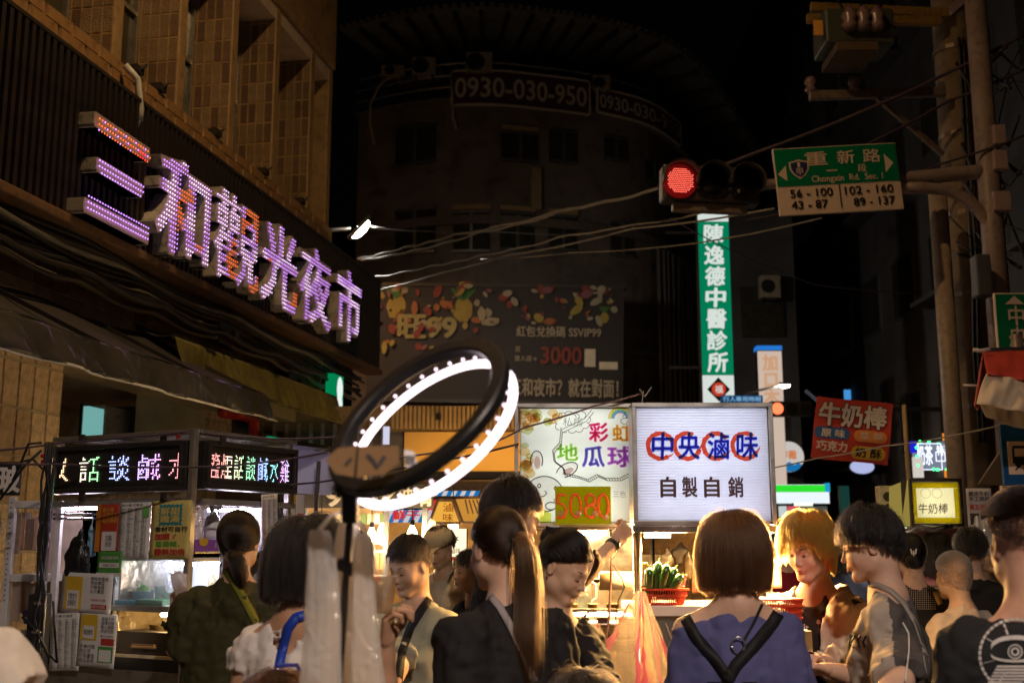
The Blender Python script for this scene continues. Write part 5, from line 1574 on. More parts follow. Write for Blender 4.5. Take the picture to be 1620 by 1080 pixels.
# far shops down the street: small lit patches; shutter and doorway glow in place of light on them
random.seed(21)
for k,(a,b,c,d,colr,st,lab) in enumerate([
 (1232,800,1245,822,(.9,1,1),.6,'small white lit window below the green striped store sign'),(1246,800,1262,818,(1,.15,.2),.6,'small red glowing shop sign below the store sign'),
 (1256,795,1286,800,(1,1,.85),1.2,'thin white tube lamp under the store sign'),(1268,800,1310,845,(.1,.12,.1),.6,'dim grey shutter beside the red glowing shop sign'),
 (1330,768,1345,840,(.01,.05,.04),.8,'dim teal doorway beyond the green striped sign'),(1404,833,1450,840,(1,1,.8),1.0,'white tube lamp under the yellow milk stick box'),
 (1455,834,1500,839,(1,1,.85),.9,'second thin tube lamp under the yellow milk stick box, further along')]):
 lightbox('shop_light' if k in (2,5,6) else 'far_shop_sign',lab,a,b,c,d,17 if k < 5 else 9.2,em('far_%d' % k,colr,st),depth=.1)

# ================================================================== dark buildings closing the street
def block(label,x0,x1,y0,y1,h,seed,frontaxis='y',col=(.09,.08,.08)):
 random.seed(seed); T = thing('apartment_building',label,'building','dark apartment buildings',loc=(0,0,0))
 mt = pm('apartment_%d' % seed,col,.85,var=.35,vs=.6,dirt=.4)
 m = MB(); m.box(x0,x1,y0,y1,0,h); m.build('wall',mt,T)
 if frontaxis == 'y':
  for fl in range(int(h // 3.1)):
   for k in range(int((x1 - x0) // 2.1)):
    a = x0 + .5 + k * 2.1; z = 3.6 + fl * 3.1
    if z + 1.4 > h: continue
    f = MB(); f.box(a,a + 1.3,y0 - .06,y0 - .003,z,z + 1.4); W_ = f.build('window',metal_dk,T)
    f = MB(); f.box(a + .07,a + .62,y0 - .075,y0 - .062,z + .07,z + 1.33); f.box(a + .69,a + 1.23,y0 - .075,y0 - .062,z + .07,z + 1.33); f.build('pane',window_m,W_)
 else:
  for fl in range(int(h // 3.1)):
   for k in range(int((y1 - y0) // 2.4)):
    a = y0 + .5 + k * 2.4; z = 3.6 + fl * 3.1
    if z + 1.4 > h: continue
    f = MB(); f.box(x0 - .06,x0 - .003,a,a + 1.4,z,z + 1.4); W_ = f.build('window',alu,T)
    f = MB(); f.box(x0 - .075,x0 - .062,a + .07,a + .66,z + .07,z + 1.33); f.box(x0 - .075,x0 - .062,a + .73,a + 1.33,z + .07,z + 1.33); f.build('pane',window_m,W_)
    if random.random() < .4:
     f = MB(); f.box(x0 - .5,x0 - .02,a,a + 1.5,z - .15,z - .05); f.build('ledge',mt,T)
 return T
block('dark apartment building with ledges beyond the concrete pole',9.0,20,17,33,15,31,'x')
block('taller dark apartment building further down the street',9.5,22,34,60,22,32,'x',(.07,.07,.08))
block('dark apartment building beyond the tall blurred shop sign',6.6,12,40,60,13,33,'y',(.08,.075,.08))
block('far black building closing the end of the street',-12,9.3,62,75,19,34,'y',(.06,.06,.07))
F_ = Frame((0,26,0)); q = rect(F_,1203,435,1236,470,0); ac_unit(F_,q[0],q[1],0,q[2],q[3],'dim air conditioner on the dark wall beyond the clinic sign',pm('old_ac',(.45,.36,.24),.6))
T = F_.empty('side_building',label='narrow dark building just beyond the green clinic sign',cat='building')
a = F_.hit(1165,860,.4)[0]; m = MB(); m.box(a,a + 1.6,.4,9,0,9.5); m.build('wall',pm('apartment_31',(.1,.09,.09),.8),T)
for z in (3.6,6.4):
 m = MB(); m.box(a + .3,a + 1.3,.33,.39,z,z + 1.2); w_ = m.build('window',metal_dk,T); m = MB(); m.box(a + .36,a + 1.24,.315,.328,z + .06,z + 1.14); m.build('pane',window_m,w_)
# ================================================================== snack stall with LED boards
def xf(mb,Mx):
 mb.v = [tuple(Mx @ Vector(p)) for p in mb.v]; return mb
cn = at(307,800,5.2)
SA = Frame((cn.x,cn.y,0),-28); SR = Frame((cn.x,cn.y,0),62)
toA = SA.I @ SR.M
ST = SA.empty('snack_stall',label='snack stall with two scrolling LED boards and lit glass food cases',cat='stall')
def rc(F,a,b,c,d,y=0.0): return rect(F,a,b,c,d,y)
foil = pm('crinkled_foil',(.75,.62,.45),.3,metal=.9,bump=1.0,bs=18,bd=.02)
zt1 = SA.hit(200,695)[1]; xl = SA.hit(88,740)[0]; xr = SR.hit(462,740)[0]
zl0 = SA.hit(200,779)[1]
def ledboard(F,Mx,x0,x1,z0,z1,s,ncol,colors,nm):
 m = MB(); m.box(x0,x1,-.02,.06,z0,z1)
 b = xf(m,Mx).build('led_board',pm('led_box',(.02,.017,.016),.45),ST,bevel=.006)
 m = MB(); w = .022
 for a,c,d,e in ((x0,x1,z1 - w,z1),(x0,x1,z0,z0 + w),(x0,x0 + w,z0 + w,z1 - w),(x1 - w,x1,z0 + w,z1 - w)): m.box(a,c,-.045,-.021,d,e)
 xf(m,Mx).build('bezel',pm('led_bezel',(.03,.025,.023),.35),b,bevel=.004)
 X0,X1,Z0,Z1 = x0 + .035,x1 - .035,z0 + .045,z1 - .04
 nr = 18; cw,ch_ = (X1 - X0) / ncol,(Z1 - Z0) / nr
 on = np.zeros((ncol,nr),bool)
 for (t,c0,c1) in s:
  g = raster(t,c1 - c0,15,0.0); a = max(0,c0); e = min(ncol,c1)
  on[a:e,1:16] |= g[a - c0:e - c0]
 mats = [em('led_%s_%d' % (nm,i),tuple(q * .7 + .28 for q in c),3.2) for i,c in enumerate(colors)]
 M1 = MB(); M0 = MB()
 for i in range(ncol):
  for j in range(nr):
   x,z = X0 + (i + .5) * cw,Z0 + (j + .5) * ch_
   if on[i,j]:
    M1.cur = min(len(colors) - 1,int(len(colors) * i / ncol)); r = cw * .34; r2 = ch_ * .34
    M1.add([(x - r,-.024,z - r2),(x + r,-.024,z - r2),(x + r,-.024,z + r2),(x - r,-.024,z + r2)],[(0,1,2,3)])
   else:
    r = cw * .16; M0.add([(x - r,-.0235,z - r),(x + r,-.0235,z - r),(x + r,-.0235,z + r),(x - r,-.0235,z + r)],[(0,1,2,3)])
 props(xf(M1,Mx).build('lit_dots',mats,b),kind='stuff')
 props(xf(M0,Mx).build('unlit_dots',pm('led_off',(.10,.09,.09),.3),b),kind='stuff')
rb_ = [(1,.5,.1),(1,.35,.15),(1,.8,.5),(.15,1,.2),(.1,.9,.5),(.15,.3,1),(.2,.3,1),(.2,.25,1),(.45,.2,1),(.8,.2,1),(1,.15,.3),(1,.1,.15)]
a = rc(SA,93,702,298,778,-.02)
ledboard(SA,Matrix.Identity(4),SA.hit(93,740)[0],SA.hit(298,740)[0],SA.hit(200,778)[1],SA.hit(200,702)[1],[('以',-8,6),('話',13,27),('談',32,46),('鹹',51,65),('水',70,82)],76,rb_,'a')
rb2 = [(1,.12,.08),(1,.2,.1),(1,.8,.45),(.8,.9,.4),(.2,1,.3),(.15,.9,.4),(.15,.3,1),(.15,.5,1),(.1,.85,.9),(.8,.25,1),(.7,.4,1)]
ledboard(SR,toA,SR.hit(318,740)[0],SR.hit(461,740)[0],SR.hit(390,777)[1],SR.hit(390,704)[1],[('鹽',0,10),('煙',12,24),('話',27,38),('談',41,52),('鹹',55,67),('水',70,80),('雞',83,94)],96,rb2,'b')
zb = SA.hit(200,800)[1]; zr = SA.hit(200,790)[1]
m = MB()
zt = SA.hit(200,692)[1]; zl = SA.hit(200,1065)[1]
m.box(xl,.0,-.03,.02,zt,zt + .018); m.build('top_rail',alu,ST,bevel=.003)
m = MB(); m.box(0.004,xr,-.03,.02,zt - .0,zt + .018); xf(m,toA).build('top_rail',alu,ST,bevel=.003)
m = MB(); m.box(xl,-.01,-.012,.0,zr,zl0 - .004); m.build('foil_strip',foil,ST)
m = MB(); m.box(xl,SA.hit(92,740)[0],-.02,.03,zl0,zt); m.build('foil_end',foil,ST)
m = MB(); m.box(xl,-.012,-.03,.02,zb,zr - .002); m.build('header_rail',pm('grey_rail',(.35,.33,.33),.4,metal=.5,dirt=.3),ST,bevel=.003)
m = MB(); m.box(.012,xr,-.03,.02,zb,zr - .002); xf(m,toA).build('header_rail',pm('grey_rail',(.35,.33,.33),.4),ST,bevel=.003)
m = MB(); m.box(-.014,.014,-.035,.0,0,zt + .02); m.build('corner_post',alu,ST,bevel=.004)
for px in (133,262):
 for py in (694,786): x,z = SA.hit(px,py,-.03); m = MB(); m.box(x - .014,x + .014,-.05,-.036,z - .02,z + .02); m.tube([(x,-.056,z),(x,-.05,z)],.006,8); m.build('latch',metal_dk,ST)
for px in (349,):
 x,z = SR.hit(px,697,-.03); m = MB(); m.box(x - .014,x + .014,-.05,-.036,z - .02,z + .02); xf(m,toA).build('latch',metal_dk,ST)
m = MB(); m.box(xl,0.0,.03,1.0,zt,zt + .02); m.build('roof_sheet',steel,ST)
m = MB(); m.box(xl + .02,-.02,.55,.57,1.25,zb); m.build('rear_panel',pm('stall_white',(.7,.7,.72),.5,dirt=.2),ST)
# lit display cases on the long side
cx0,cx1 = SA.hit(184,900)[0],-.016
zu1,zu0 = SA.hit(240,885)[1],SA.hit(240,957)[1]; zw1,zw0 = SA.hit(240,967)[1],SA.hit(240,1037)[1]
casew = pm('case_white',(.78,.78,.8),.5,dirt=.15); caseo = pm('case_cream',(.75,.62,.4),.5,dirt=.25)
for nm,z0,z1,mt in (('upper_case',zu0,zu1,casew),('lower_case',zw0,zw1,caseo)):
 m = MB(); m.box(cx0,cx1,.30,.31,z0,z1); m.box(cx0 - .01,cx0,.0,.31,z0,z1); m.box(cx0,cx1,0,.31,z0 - .012,z0); m.box(cx0,cx1,0,.31,z1,z1 + .01)
 m.build(nm,mt,ST)
m = MB(); m.box(xl,cx0 - .012,.02,.5,0.9,zu0 - .1); m.build('side_cabinet',metal_dk,ST)
m = MB(); m.box(cx0 - .02,-.012,-.012,.0,zu0 - .03,zu0 - .002); m.build('shelf_edge',alu,ST,bevel=.003)
m = MB(); m.box(xl + .02,-.014,-.01,.5,SA.hit(240,1062)[1],zw0 - .013); m.build('black_panel',black_m,ST)
m = MB(); m.box(xl,-.01,-.03,.5,1.6 - 1.05,SA.hit(240,1061)[1]); m.build('counter_body',pm('counter_steel',(.3,.26,.22),.35,metal=.7,dirt=.4),ST)
m = MB(); m.box(.02,xr,.02,.5,.5,SR.hit(330,1000)[1]); xf(m,toA).build('counter_end',metal_dk,ST)
m = MB(); m.box(cx0 + .02,cx1 - .01,.02,.024,zu1 - .005,zu1 - .002)
def tube_lamp(parent,a,b,col,es,r=.008,name='tube_lamp',Mx=None):
 m = MB(); m.tube([a,b],r,8)
 if Mx is not None: xf(m,Mx)
 return m.build(name,em('tube_%d_%d' % (int(col[2] * 99),int(es)),col,es),parent)
tube_lamp(ST,(SA.hit(250,893)[0],.05,zu1 - .02),(cx1 - .01,.05,zu1 - .02),(.82,.86,1.0),120)
tube_lamp(ST,(SA.hit(246,968)[0],.04,zw1 - .015),(SA.hit(270,968)[0],.04,zw1 - .015),(1,.70,.32),420)
x,z = SA.hit(105,804,.1); x2,_ = SA.hit(155,804,.1)
tube_lamp(ST,(x,.1,z),(x2,.1,z),(.9,.78,1.0),90,.009)
a = SR.hit(330,806,.15); b = SR.hit(400,806,.15); tube_lamp(ST,(a[0],.15,a[1]),(b[0],.15,b[1]),(.9,.92,1),90,.008,Mx=toA)
a = SR.hit(316,893,.08); b = SR.hit(352,890,.08); tube_lamp(ST,(a[0],.08,a[1]),(b[0],.08,b[1]),(.85,.9,1),110,.007,Mx=toA)
for z_,nm in ((SR.hit(350,872)[1],'side_shelf'),(SR.hit(350,884)[1],'side_shelf'),(SR.hit(350,960)[1],'side_shelf')):
 m = MB(); m.box(.02,xr,.0,.45,z_ - .008,z_); xf(m,toA).build(nm,steel,ST)
m = MB(); m.box(.02,xr,.45,.46,.8,zr); xf(m,toA).build('side_back',foil,ST)
m = MB(); m.box(xr - .02,xr,.0,.03,.0,zt); xf(m,toA).build('end_post',alu,ST)
a = SA.hit(85,813,.06); b = SA.hit(152,813,.06)
for dz in (0,-.022): m = MB(); m.tube([(a[0],.06,a[1] + dz),(b[0],.06,b[1] + dz)],.006,8); m.build('hanging_rod',steel,ST,smooth=True)
m = MB(); m.box(cx0 + .004,cx1 - .004,-.006,-.003,zu0,zu1); m.build('upper_glass',film('case_glass',(.95,.95,.97),.88,.05),ST)

# --- things on and in the snack stall
def pot(F,px,py,wpx,hpx,y,label,name='steel_pan',mt=None,taper=.85,cat='pan',sy=.7):
 T = F.empty(name,label=label,cat=cat); x,z = F.hit(px,py,y); s = depth_of(F.M @ Vector((x,y,z))) / FPX; r = wpx * s / 2; h = hpx * s
 T.matrix_world = F.M @ Matrix.Translation((x,y + r * sy,z - h / 2))
 m = MB(); m.lathe([(0,0),(r * taper,0),(r,h),(r * 1.06,h),(r * 1.06,h - .004),(r * .95,h - .003),(r * taper * .93,.006),(0,.006)],(0,0,0),26,sy=sy); m.build('bowl',mt or steel,T,smooth=True); return T,r,h
T,r,h = pot(SA,213,943,44,18,.06,'oblong steel pan heaped with chopped green herbs')
random.seed(4)
for k in range(90):
 a = random.uniform(0,6.28); rr = random.uniform(0,.8) * r; z = h * .8 + (1 - rr / r) * .03 * random.uniform(.3,1.2)
 p = Vector((rr * math.cos(a),rr * math.sin(a) * .6,z)); q = p + Vector((random.uniform(-.02,.02),random.uniform(-.01,.01),random.uniform(-.003,.012)))
 if k == 0: hb = MB()
 hb.tube([p,(p + q) / 2 + Vector((0,0,.003)),q],[.0025,.0032,.001],5)
props(hb.build('herbs',pm('herb_green',(.10,.32,.04),.5),T),kind='stuff')
pot(SA,250,938,34,22,.10,'round steel pan beside the pan of green herbs')
pot(SA,245,1005,50,34,.12,'tall steel pot tinted with a yellow glow in the lower case','steel_pot',pm('pot_yellow_tint',(.7,.5,.25),.3,metal=.8),.95,'pot')  # steel pot; the yellow glow is put into its metal colour
pot(SA,200,1031,22,10,.05,'bright green bowl in the lower case','green_bowl',pm('green_plastic',(.02,.45,.02),.4),.8,'bowl')
pot(SA,250,1030,46,14,.03,'shallow dark pan at the front of the lower case','dark_pan',metal_dk,.9)
T = SA.empty('tongs',label='steel tongs leaning in the warm lower case',cat='tongs')
for a_,b_ in (((228,1004),(262,1024)),((232,998),(262,1022))): p,q = SA.hit(*a_,.05),SA.hit(*b_,.05); m = MB(); m.bar((p[0],.05,p[1]),(q[0],.05,q[1]),.006,.012); m.build('arm',steel,T)
T = SA.empty('tray',label='flat brown tray lying across the pans in the lower case',cat='tray'); p,q = SA.hit(206,1019,.0),SA.hit(268,1024,.1)
m = MB(); m.box(p[0],q[0],.0,.12,q[1],q[1] + .012); m.build('plate',pm('tray_brown',(.28,.17,.08),.4),T,bevel=.004)
m = MB(); m.box(p[0] + .004,q[0] - .004,.004,.116,q[1] + .0125,q[1] + .02); m.build('rim',pm('tray_brown',(.28,.17,.08),.4),T)
T = SA.empty('box_of_gloves',label='green and blue printed carton under the steel pans',cat='box'); q = rc(SA,187,950,262,957,.02)
m = MB(); m.box(q[0],(q[0] + q[1]) / 2 - .02,.0,.2,q[2] - .002,q[3] + .004); m.build('blue_end',pm('carton_blue',(.05,.3,.4),.5),T); m = MB(); m.box((q[0] + q[1]) / 2 - .019,q[1],.0,.2,q[2] - .002,q[3] + .01); m.build('green_end',pm('carton_green',(.02,.15,.05),.5),T)

def crumple(name,label,cat,pts,mats,F=None,y=0.0,thick=.05,seed=1,amp=.012,freq=26,step=.008,tie=None,group=None,knot=True,ridged=True):
 """soft bag: outline given by (px,py,half width px) down its axis"""
 T = thing(name,label,cat,group)
 P = []
 for px,py,wp in pts:
  if F is not None: x,z = F.hit(px,py,y); wpt = F.M @ Vector((x,y,z))
  else: wpt = at(px,py,y)
  P.append((wpt,wp * depth_of(wpt) / FPX))
 c0 = P[0][0]; T.location = c0
 Q = [(p - c0,r) for p,r in P]
 lo = [min((p[i] - r for p,r in Q)) - .03 for i in range(3)]; hi = [max((p[i] + r for p,r in Q)) + .03 for i in range(3)]
 Fd = Field(np.arange(lo[0],hi[0],step),np.arange(lo[1],hi[1],step),np.arange(lo[2],hi[2],step))
 for (a,ra),(b,rb2_) in zip(Q[:-1],Q[1:]): Fd.cone(a,b,ra,rb2_,.01,squash=(1,thick))
 Fd.ripple(amp,freq,seed=seed,stretch=(1.5,1.5,.5),ridged=ridged)
 V,q = Fd.mesh(); link('bag_body',np_mesh('bag_body',[(V,q,0)],mats),T)
 if tie: m = MB(); m.tube([Vector((0,0,.0)),Vector((.004,0,.03)),Vector((0,0,.07))],.003,6); m.build('handle',mats,T)
 return T
crumple('plastic_bag','black plastic bag knotted and hanging from the rods of the snack stall','bag',[(130,838,3),(128,845,5),(124,860,13),(122,880,20),(122,900,21)],pm('black_bag_film',(.01,.01,.011),.18),SA,-.02,.55,4,.005,34,.006,tie=True)
crumple('plastic_bag','small pale blue plastic bag hanging behind the black bag','bag',[(145,832,4),(145,842,6),(147,858,7),(146,876,6)],pm('blue_bag_film',(.25,.45,.65),.3),SA,.03,.5,6,.005,34,.006,tie=True)

for k,(F_k,px,py,w_,h_,y_,c,lab) in enumerate([(SA,272,915,12,26,.12,(.9,.9,.95),'clear crumpled bag standing in the white lit upper case'),(SA,228,905,12,16,.2,(.9,.9,.95),'second clear bag pushed to the rear of the upper case'),(SA,160,840,9,40,.12,(.85,.8,.8),'clear bag roll hanging behind the red poster'),(SA,213,990,14,24,.18,(.9,.8,.6),'crinkled clear sheet at the back of the warm lower case'),(SR,360,835,12,34,.2,(.9,.9,.92),'bunch of clear bags beside the spray bottle'),(SR,385,840,10,26,.2,(.8,.8,.85),'second bunch of clear bags on the side shelf'),(SR,335,920,10,22,.1,(.9,.75,.5),'amber food bag on the lit lower side shelf'),(SR,400,828,9,30,.25,(.85,.88,.9),'third bunch of clear bags, nearest the dangling menu strip')]):
 crumple('clear_bag',lab,'bag',[(px,py - h_ / 2,w_ * .4),(px + 1,py,w_),(px,py + h_ / 2,w_ * .9)],film('bag_clear_%d' % k,c,.3,.12),F_k,y_,.5,k + 31,.010,28,.008)
for k,(px,py,w_,h_) in enumerate(((330,948,20,12),(352,946,18,12))): pot(SR,px,py,w_,h_,.08,['small steel food tray on the lit side shelf, nearest the corner','small steel food tray on the lit side shelf, beside the olive coat'][k])

paper = pm('paper_white',(.70,.66,.64),.75,var=.06,bump=.15,bs=8); ink = pm('ink_black',(.03,.028,.03),.7); inkr = pm('ink_red',(.45,.04,.03),.7)
def sheet(F,q4,y,name,label,mt,fill=None,cat='poster',tilt=0.0,group=None,lam=True):
 """paper or card stuck up: q4 = px0, py0, px1, py1; fill(mb-builder) draws on it"""
 cx,cy = (q4[0] + q4[2]) / 2,(q4[1] + q4[3]) / 2
 x,z = F.hit(cx,cy,y); x0 = F.hit(q4[0],cy,y)[0]; x1 = F.hit(q4[2],cy,y)[0]; z1 = F.hit(cx,q4[1],y)[1]; z0 = F.hit(cx,q4[3],y)[1]
 W,Hh = x1 - x0,z1 - z0
 T = thing(name,label,cat,group); T.matrix_world = F.M @ Matrix.Translation((x,y,z)) @ Matrix.Rotation(R(-tilt),4,'Y')
 n = 8; m = MB(); vs = []
 for j in range(n + 1):
  for i in range(n + 1):
   u,v = i / n,j / n; vs.append((-W / 2 + W * u,.0015 * math.sin(u * 5 + v * 3) - .002 * (u - .5) ** 2,-Hh / 2 + Hh * v))
 m.add(vs,[(j * (n + 1) + i,j * (n + 1) + i + 1,(j + 1) * (n + 1) + i + 1,(j + 1) * (n + 1) + i) for j in range(n) for i in range(n)])
 o = m.build('paper',mt,T,smooth=True); sd_ = o.modifiers.new('s','SOLIDIFY'); sd_.thickness = .001; sd_.offset = 1
 if fill: fill(T,W,Hh)
 return T
def T_(T,W,Hh,s,u0,v0,u1,v1,mt,bold=0.0,nm='lettering',res=1,y=-.0035,vertical=False):
 m = MB(); text(m,s,(u0 - .5) * W,(u1 - .5) * W,(v0 - .5) * Hh,(v1 - .5) * Hh,y,bold=bold,res=res,vertical=vertical); return m.build(nm,mt,T)
def B_(T,W,Hh,u0,v0,u1,v1,mt,nm='printed_field',y=-.003):
 m = MB(); m.box((u0 - .5) * W,(u1 - .5) * W,y,y + .0008,(v0 - .5) * Hh,(v1 - .5) * Hh); return m.build(nm,mt,T)
food = ['豆干 35','海帶 20','雞腿 70','雞翅 35','鴨血 25','百頁 30','玉米 30','香菇 40','甜不辣 30','米血 25','雞胗 45','花椰 35']
def menu(T,W,Hh,seed=0,rows=22,cols=4,title=True):
 random.seed(seed)
 if title: T_(T,W,Hh,'鹹水雞 訂購單',.08,.93,.75,.975,ink)
 g = .9 / rows
 for c in range(cols):
  s = '\n'.join(random.choice(food) if random.random() < .85 else '小計' for _ in range(rows)); u = .06 + c * .9 / cols
  T_(T,W,Hh,s,u,.04,u + .78 / cols,.9,ink if c or seed % 2 else inkr,nm='menu_column')
sheet(SA,(152,797,187,872),-.036,'poster','red poster with yellow lines and a small white note over its lower part',pm('poster_red',(.42,.045,.02),.5),lambda T,W,H: (B_(T,W,H,0,.0,.2,1,pm('poster_orange',(.55,.2,.02),.5)),T_(T,W,H,'鹹水雞\n小菜任選\n每日現做',.28,.6,.95,.93,pm('ink_gold',(.7,.45,.05),.6)),B_(T,W,H,.32,.02,.96,.42,paper,'note',-.006),T_(T,W,H,'加點\n另計',.5,.1,.8,.35,ink,y=-.008)))
sheet(SA,(187,794,237,885),-.037,'menu_sheet','white printed menu sheet between the red poster and the yellow poster',paper,lambda T,W,H: (menu(T,W,H,1,20,4),B_(T,W,H,.78,.74,.97,.9,pm('ink_green',(.15,.45,.1),.6),'green_stamp',-.006)),'menu')
ylw = pm('poster_yellow',(.66,.52,.16),.6); teal = pm('ink_teal',(.03,.25,.27),.6)
def yfill(T,W,H):
 m = MB(); pts = []
 for i in range(40):
  a = 2 * math.pi * i / 40; r = 1 + (.12 if i % 2 else -.02); k = max(abs(math.cos(a)),abs(math.sin(a))); pts.append((W * .27 * r * math.cos(a) / k * 1.0,-.0035,H * .17 * r * math.sin(a) / k + H * .25))
 m.add(pts,[tuple(range(40))]); m.build('teal_patch',teal,T)
 T_(T,W,H,'鮮甜\n雞湯',.26,.62,.74,.88,ylw,.03,y=-.006)
 T_(T,W,H,'食材可自行',.12,.46,.94,.55,ink,.02); T_(T,W,H,'加購',.14,.33,.5,.43,inkr,.05); T_(T,W,H,'♂',.58,.34,.66,.42,inkr,.02)
 T_(T,W,H,'蔥蒜辣，',.16,.2,.76,.3,pm('ink_green2',(.12,.35,.05),.6),.02); T_(T,W,H,'醬料加倍',.14,.06,.9,.17,inkr,.04)
sheet(SA,(238,791,301,883),-.037,'poster','hand drawn yellow poster with a teal square and red and black writing',ylw,yfill)
sheet(SA,(153,872,192,911),-.05,'card_sign','green and white card hanging under the red poster',pm('card_green',(.07,.28,.05),.5),lambda T,W,H: (B_(T,W,H,0,.0,1,.14,paper),B_(T,W,H,.12,.35,.92,.55,paper),T_(T,W,H,'食品業者登錄',.2,.68,.9,.82,paper,y=-.005),T_(T,W,H,'FAB7 2020',.3,.4,.8,.5,ink,y=-.006)),'sign')
yq = pm('print_yellow',(.68,.42,.03),.6)
def pay(T,W,H): B_(T,W,H,.09,.06,.42,.9,yq,'yellow_card'); B_(T,W,H,.14,.08,.37,.55,paper,'white_inset',-.005); T_(T,W,H,'掃碼付款',.6,.3,.9,.36,inkr); B_(T,W,H,.62,.1,.92,.22,inkr,'red_strip'); T_(T,W,H,'請核對金額\n再按確認\n付款後請\n出示畫面',.58,.5,.92,.92,ink,nm='notice_text'); T_(T,W,H,'行動支付\n即掃即付',.17,.14,.34,.48,ink,y=-.007,nm='notice_text'); T_(T,W,H,'請付款',.64,.13,.9,.2,paper,y=-.006)
sheet(SA,(96,906,177,968),-.055,'payment_sheet','wide white payment sheet with one yellow card printed on it',paper,pay,'poster',-1.5)
sheet(SA,(79,969,126,1060),-.06,'menu_sheet','white printed menu sheet hanging lowest beside the cable pole',paper,lambda T,W,H: menu(T,W,H,3,22,4),'menu',3)
def pay2(T,W,H): B_(T,W,H,.06,.5,.5,.98,yq,'yellow_card'); B_(T,W,H,.14,.53,.43,.77,paper,'white_inset',-.005); B_(T,W,H,.62,.42,.96,.55,inkr,'red_strip'); B_(T,W,H,.56,.1,.95,.4,pm('card_green',(.07,.28,.05),.5),'green_frame'); B_(T,W,H,.6,.12,.91,.34,paper,'white_inset',-.005); T_(T,W,H,'街口支付',.6,.57,.94,.61,ink); T_(T,W,H,'掃描下方\n選擇付款\n輸入金額\n完成付款',.6,.65,.94,.95,ink,nm='notice_text'); T_(T,W,H,'手機付款\n請出示\n付款畫面\n給店員看',.07,.08,.48,.42,ink,nm='notice_text'); T_(T,W,H,'歡迎使用',.17,.6,.4,.7,ink,y=-.007)
sheet(SA,(123,970,183,1055),-.065,'payment_sheet','tall white payment sheet with yellow, red and green printed cards',paper,pay2,'poster',-1)
# on the short side
sheet(SR,(414,781,440,862),-.07,'menu_sheet','narrow white menu strip dangling under the second LED board',paper,lambda T,W,H: menu(T,W,H,4,24,3),'menu',5)
sheet(SR,(455,782,468,826),.05,'card_sign','yellow and white card beside the dangling menu strip',paper,lambda T,W,H: (B_(T,W,H,.05,.5,.95,.98,yq),B_(T,W,H,.2,.55,.8,.75,paper,'white_inset',-.006)),'sign')
sheet(SR,(468,782,482,828),.05,'card_sign','pale card with a red strip, outermost under the blank board',paper,lambda T,W,H: (B_(T,W,H,.15,.1,.85,.35,inkr),),'sign')
crumple('plastic_bag','dark grey folded bag hanging beside the dangling menu strip','bag',[(443,800,2),(444,812,5),(448,828,9),(451,842,10)],pm('grey_bag',(.05,.05,.055),.4),SR,-.08,.4,9,.005,34,.006,tie=True)
T = SR.empty('spray_bottle',label='white plastic spray bottle on the shelf of the snack stall',cat='bottle')
x,z = SR.hit(335,852,.12); T.matrix_world = SR.M @ Matrix.Translation((x,.12,z))
m = MB(); m.lathe([(0,0),(.036,0),(.038,.02),(.038,.08),(.03,.105),(.013,.118),(.013,.13),(0,.13)],(0,0,0),20); m.build('bottle',pm('bottle_white',(.8,.8,.84),.35),T,smooth=True)
m = MB(); m.box(-.016,.05,-.011,.011,.137,.158); m.tube([(.05,0,.148),(.062,0,.148)],.006,8); m.tube([(-.01,0,.13),(-.01,0,.14)],.014,12); m.build('spray_head',white_pl,T,bevel=.003)
m = MB(); m.box(.03,.038,-.004,.004,.11,.138); m.build('trigger',white_pl,T)
T = SR.empty('glove_box',label='purple glove carton with a yellow spot under the spray bottle',cat='box'); q = rc(SR,309,853,352,871,.06)
m = MB(); m.box(q[0],q[1],.06,.2,q[2],q[3]); m.build('carton',pm('carton_purple',(.26,.06,.45),.5),T); m = MB(); m.disc(q[0] + .05,q[3] - .01,.02,.055,16,sx=1.5); m.build('yellow_spot',yq,T); m = MB(); text(m,'手套',q[0] + .12,q[1] - .02,q[2] + .01,q[3] - .015,.055,res=1); m.build('lettering',paper,T)
T = SR.empty('toy',label='small round yellow smiling ornament on the corner of the snack stall',cat='ornament'); x,z = SR.hit(311,934,-.03)
m = MB(); m.ball((x,-.035,z),.018,12,sc=(1,.5,1.15)); m.build('disc',pm('smile_yellow',(.75,.5,.03),.4),T,smooth=True)
m = MB(); [m.ball((x + s_ * .006,-.0455,z + .004),.0018,6) for s_ in (-1,1)]; m.tube([(x - .006,-.0455,z - .004),(x,-.0458,z - .007),(x + .006,-.0455,z - .004)],.0009,5); m.build('smile',ink,T)
T = SR.empty('blank_board',label='blank lilac white board standing past the second LED board',cat='board')
m = MB(); a = SR.hit(461,712,-.03); b = SR.hit(532,782,.1); yb = .0
pp = [(SR.I @ at(px,py,6.15)) for px,py in ((460,779),(522,783),(532,770),(530,716),(460,709))]
m.add([tuple(p) for p in pp] + [tuple(p + Vector((0,.012,0))) for p in pp],[(0,1,2,3,4),(9,8,7,6,5)] + [(i,i + 5,(i + 1) % 5 + 5,(i + 1) % 5) for i in range(5)])
m.build('sheet',pm('board_lilac',(.42,.40,.52),.5,var=.05),T)
m = MB(); m.bar(pp[1] + Vector((-.1,.03,-.6)),pp[3] + Vector((-.1,.03,-.05)),.02); m.build('stake',metal_dk,T)
T = SA.empty('red_star',label='small red paper star tied on top of the snack stall',cat='ornament'); x,z = SA.hit(281,690,-.05)
m = MB(); m.add([(x + (.018 if i % 2 == 0 else .007) * math.sin(i * math.pi / 5),-.05,z + (.018 if i % 2 == 0 else .007) * math.cos(i * math.pi / 5)) for i in range(10)],[tuple(range(9,-1,-1))]); o = m.build('star',pm('red_cloth',(.4,.01,.015),.6),T); sd_ = o.modifiers.new('s','SOLIDIFY'); sd_.thickness = .004
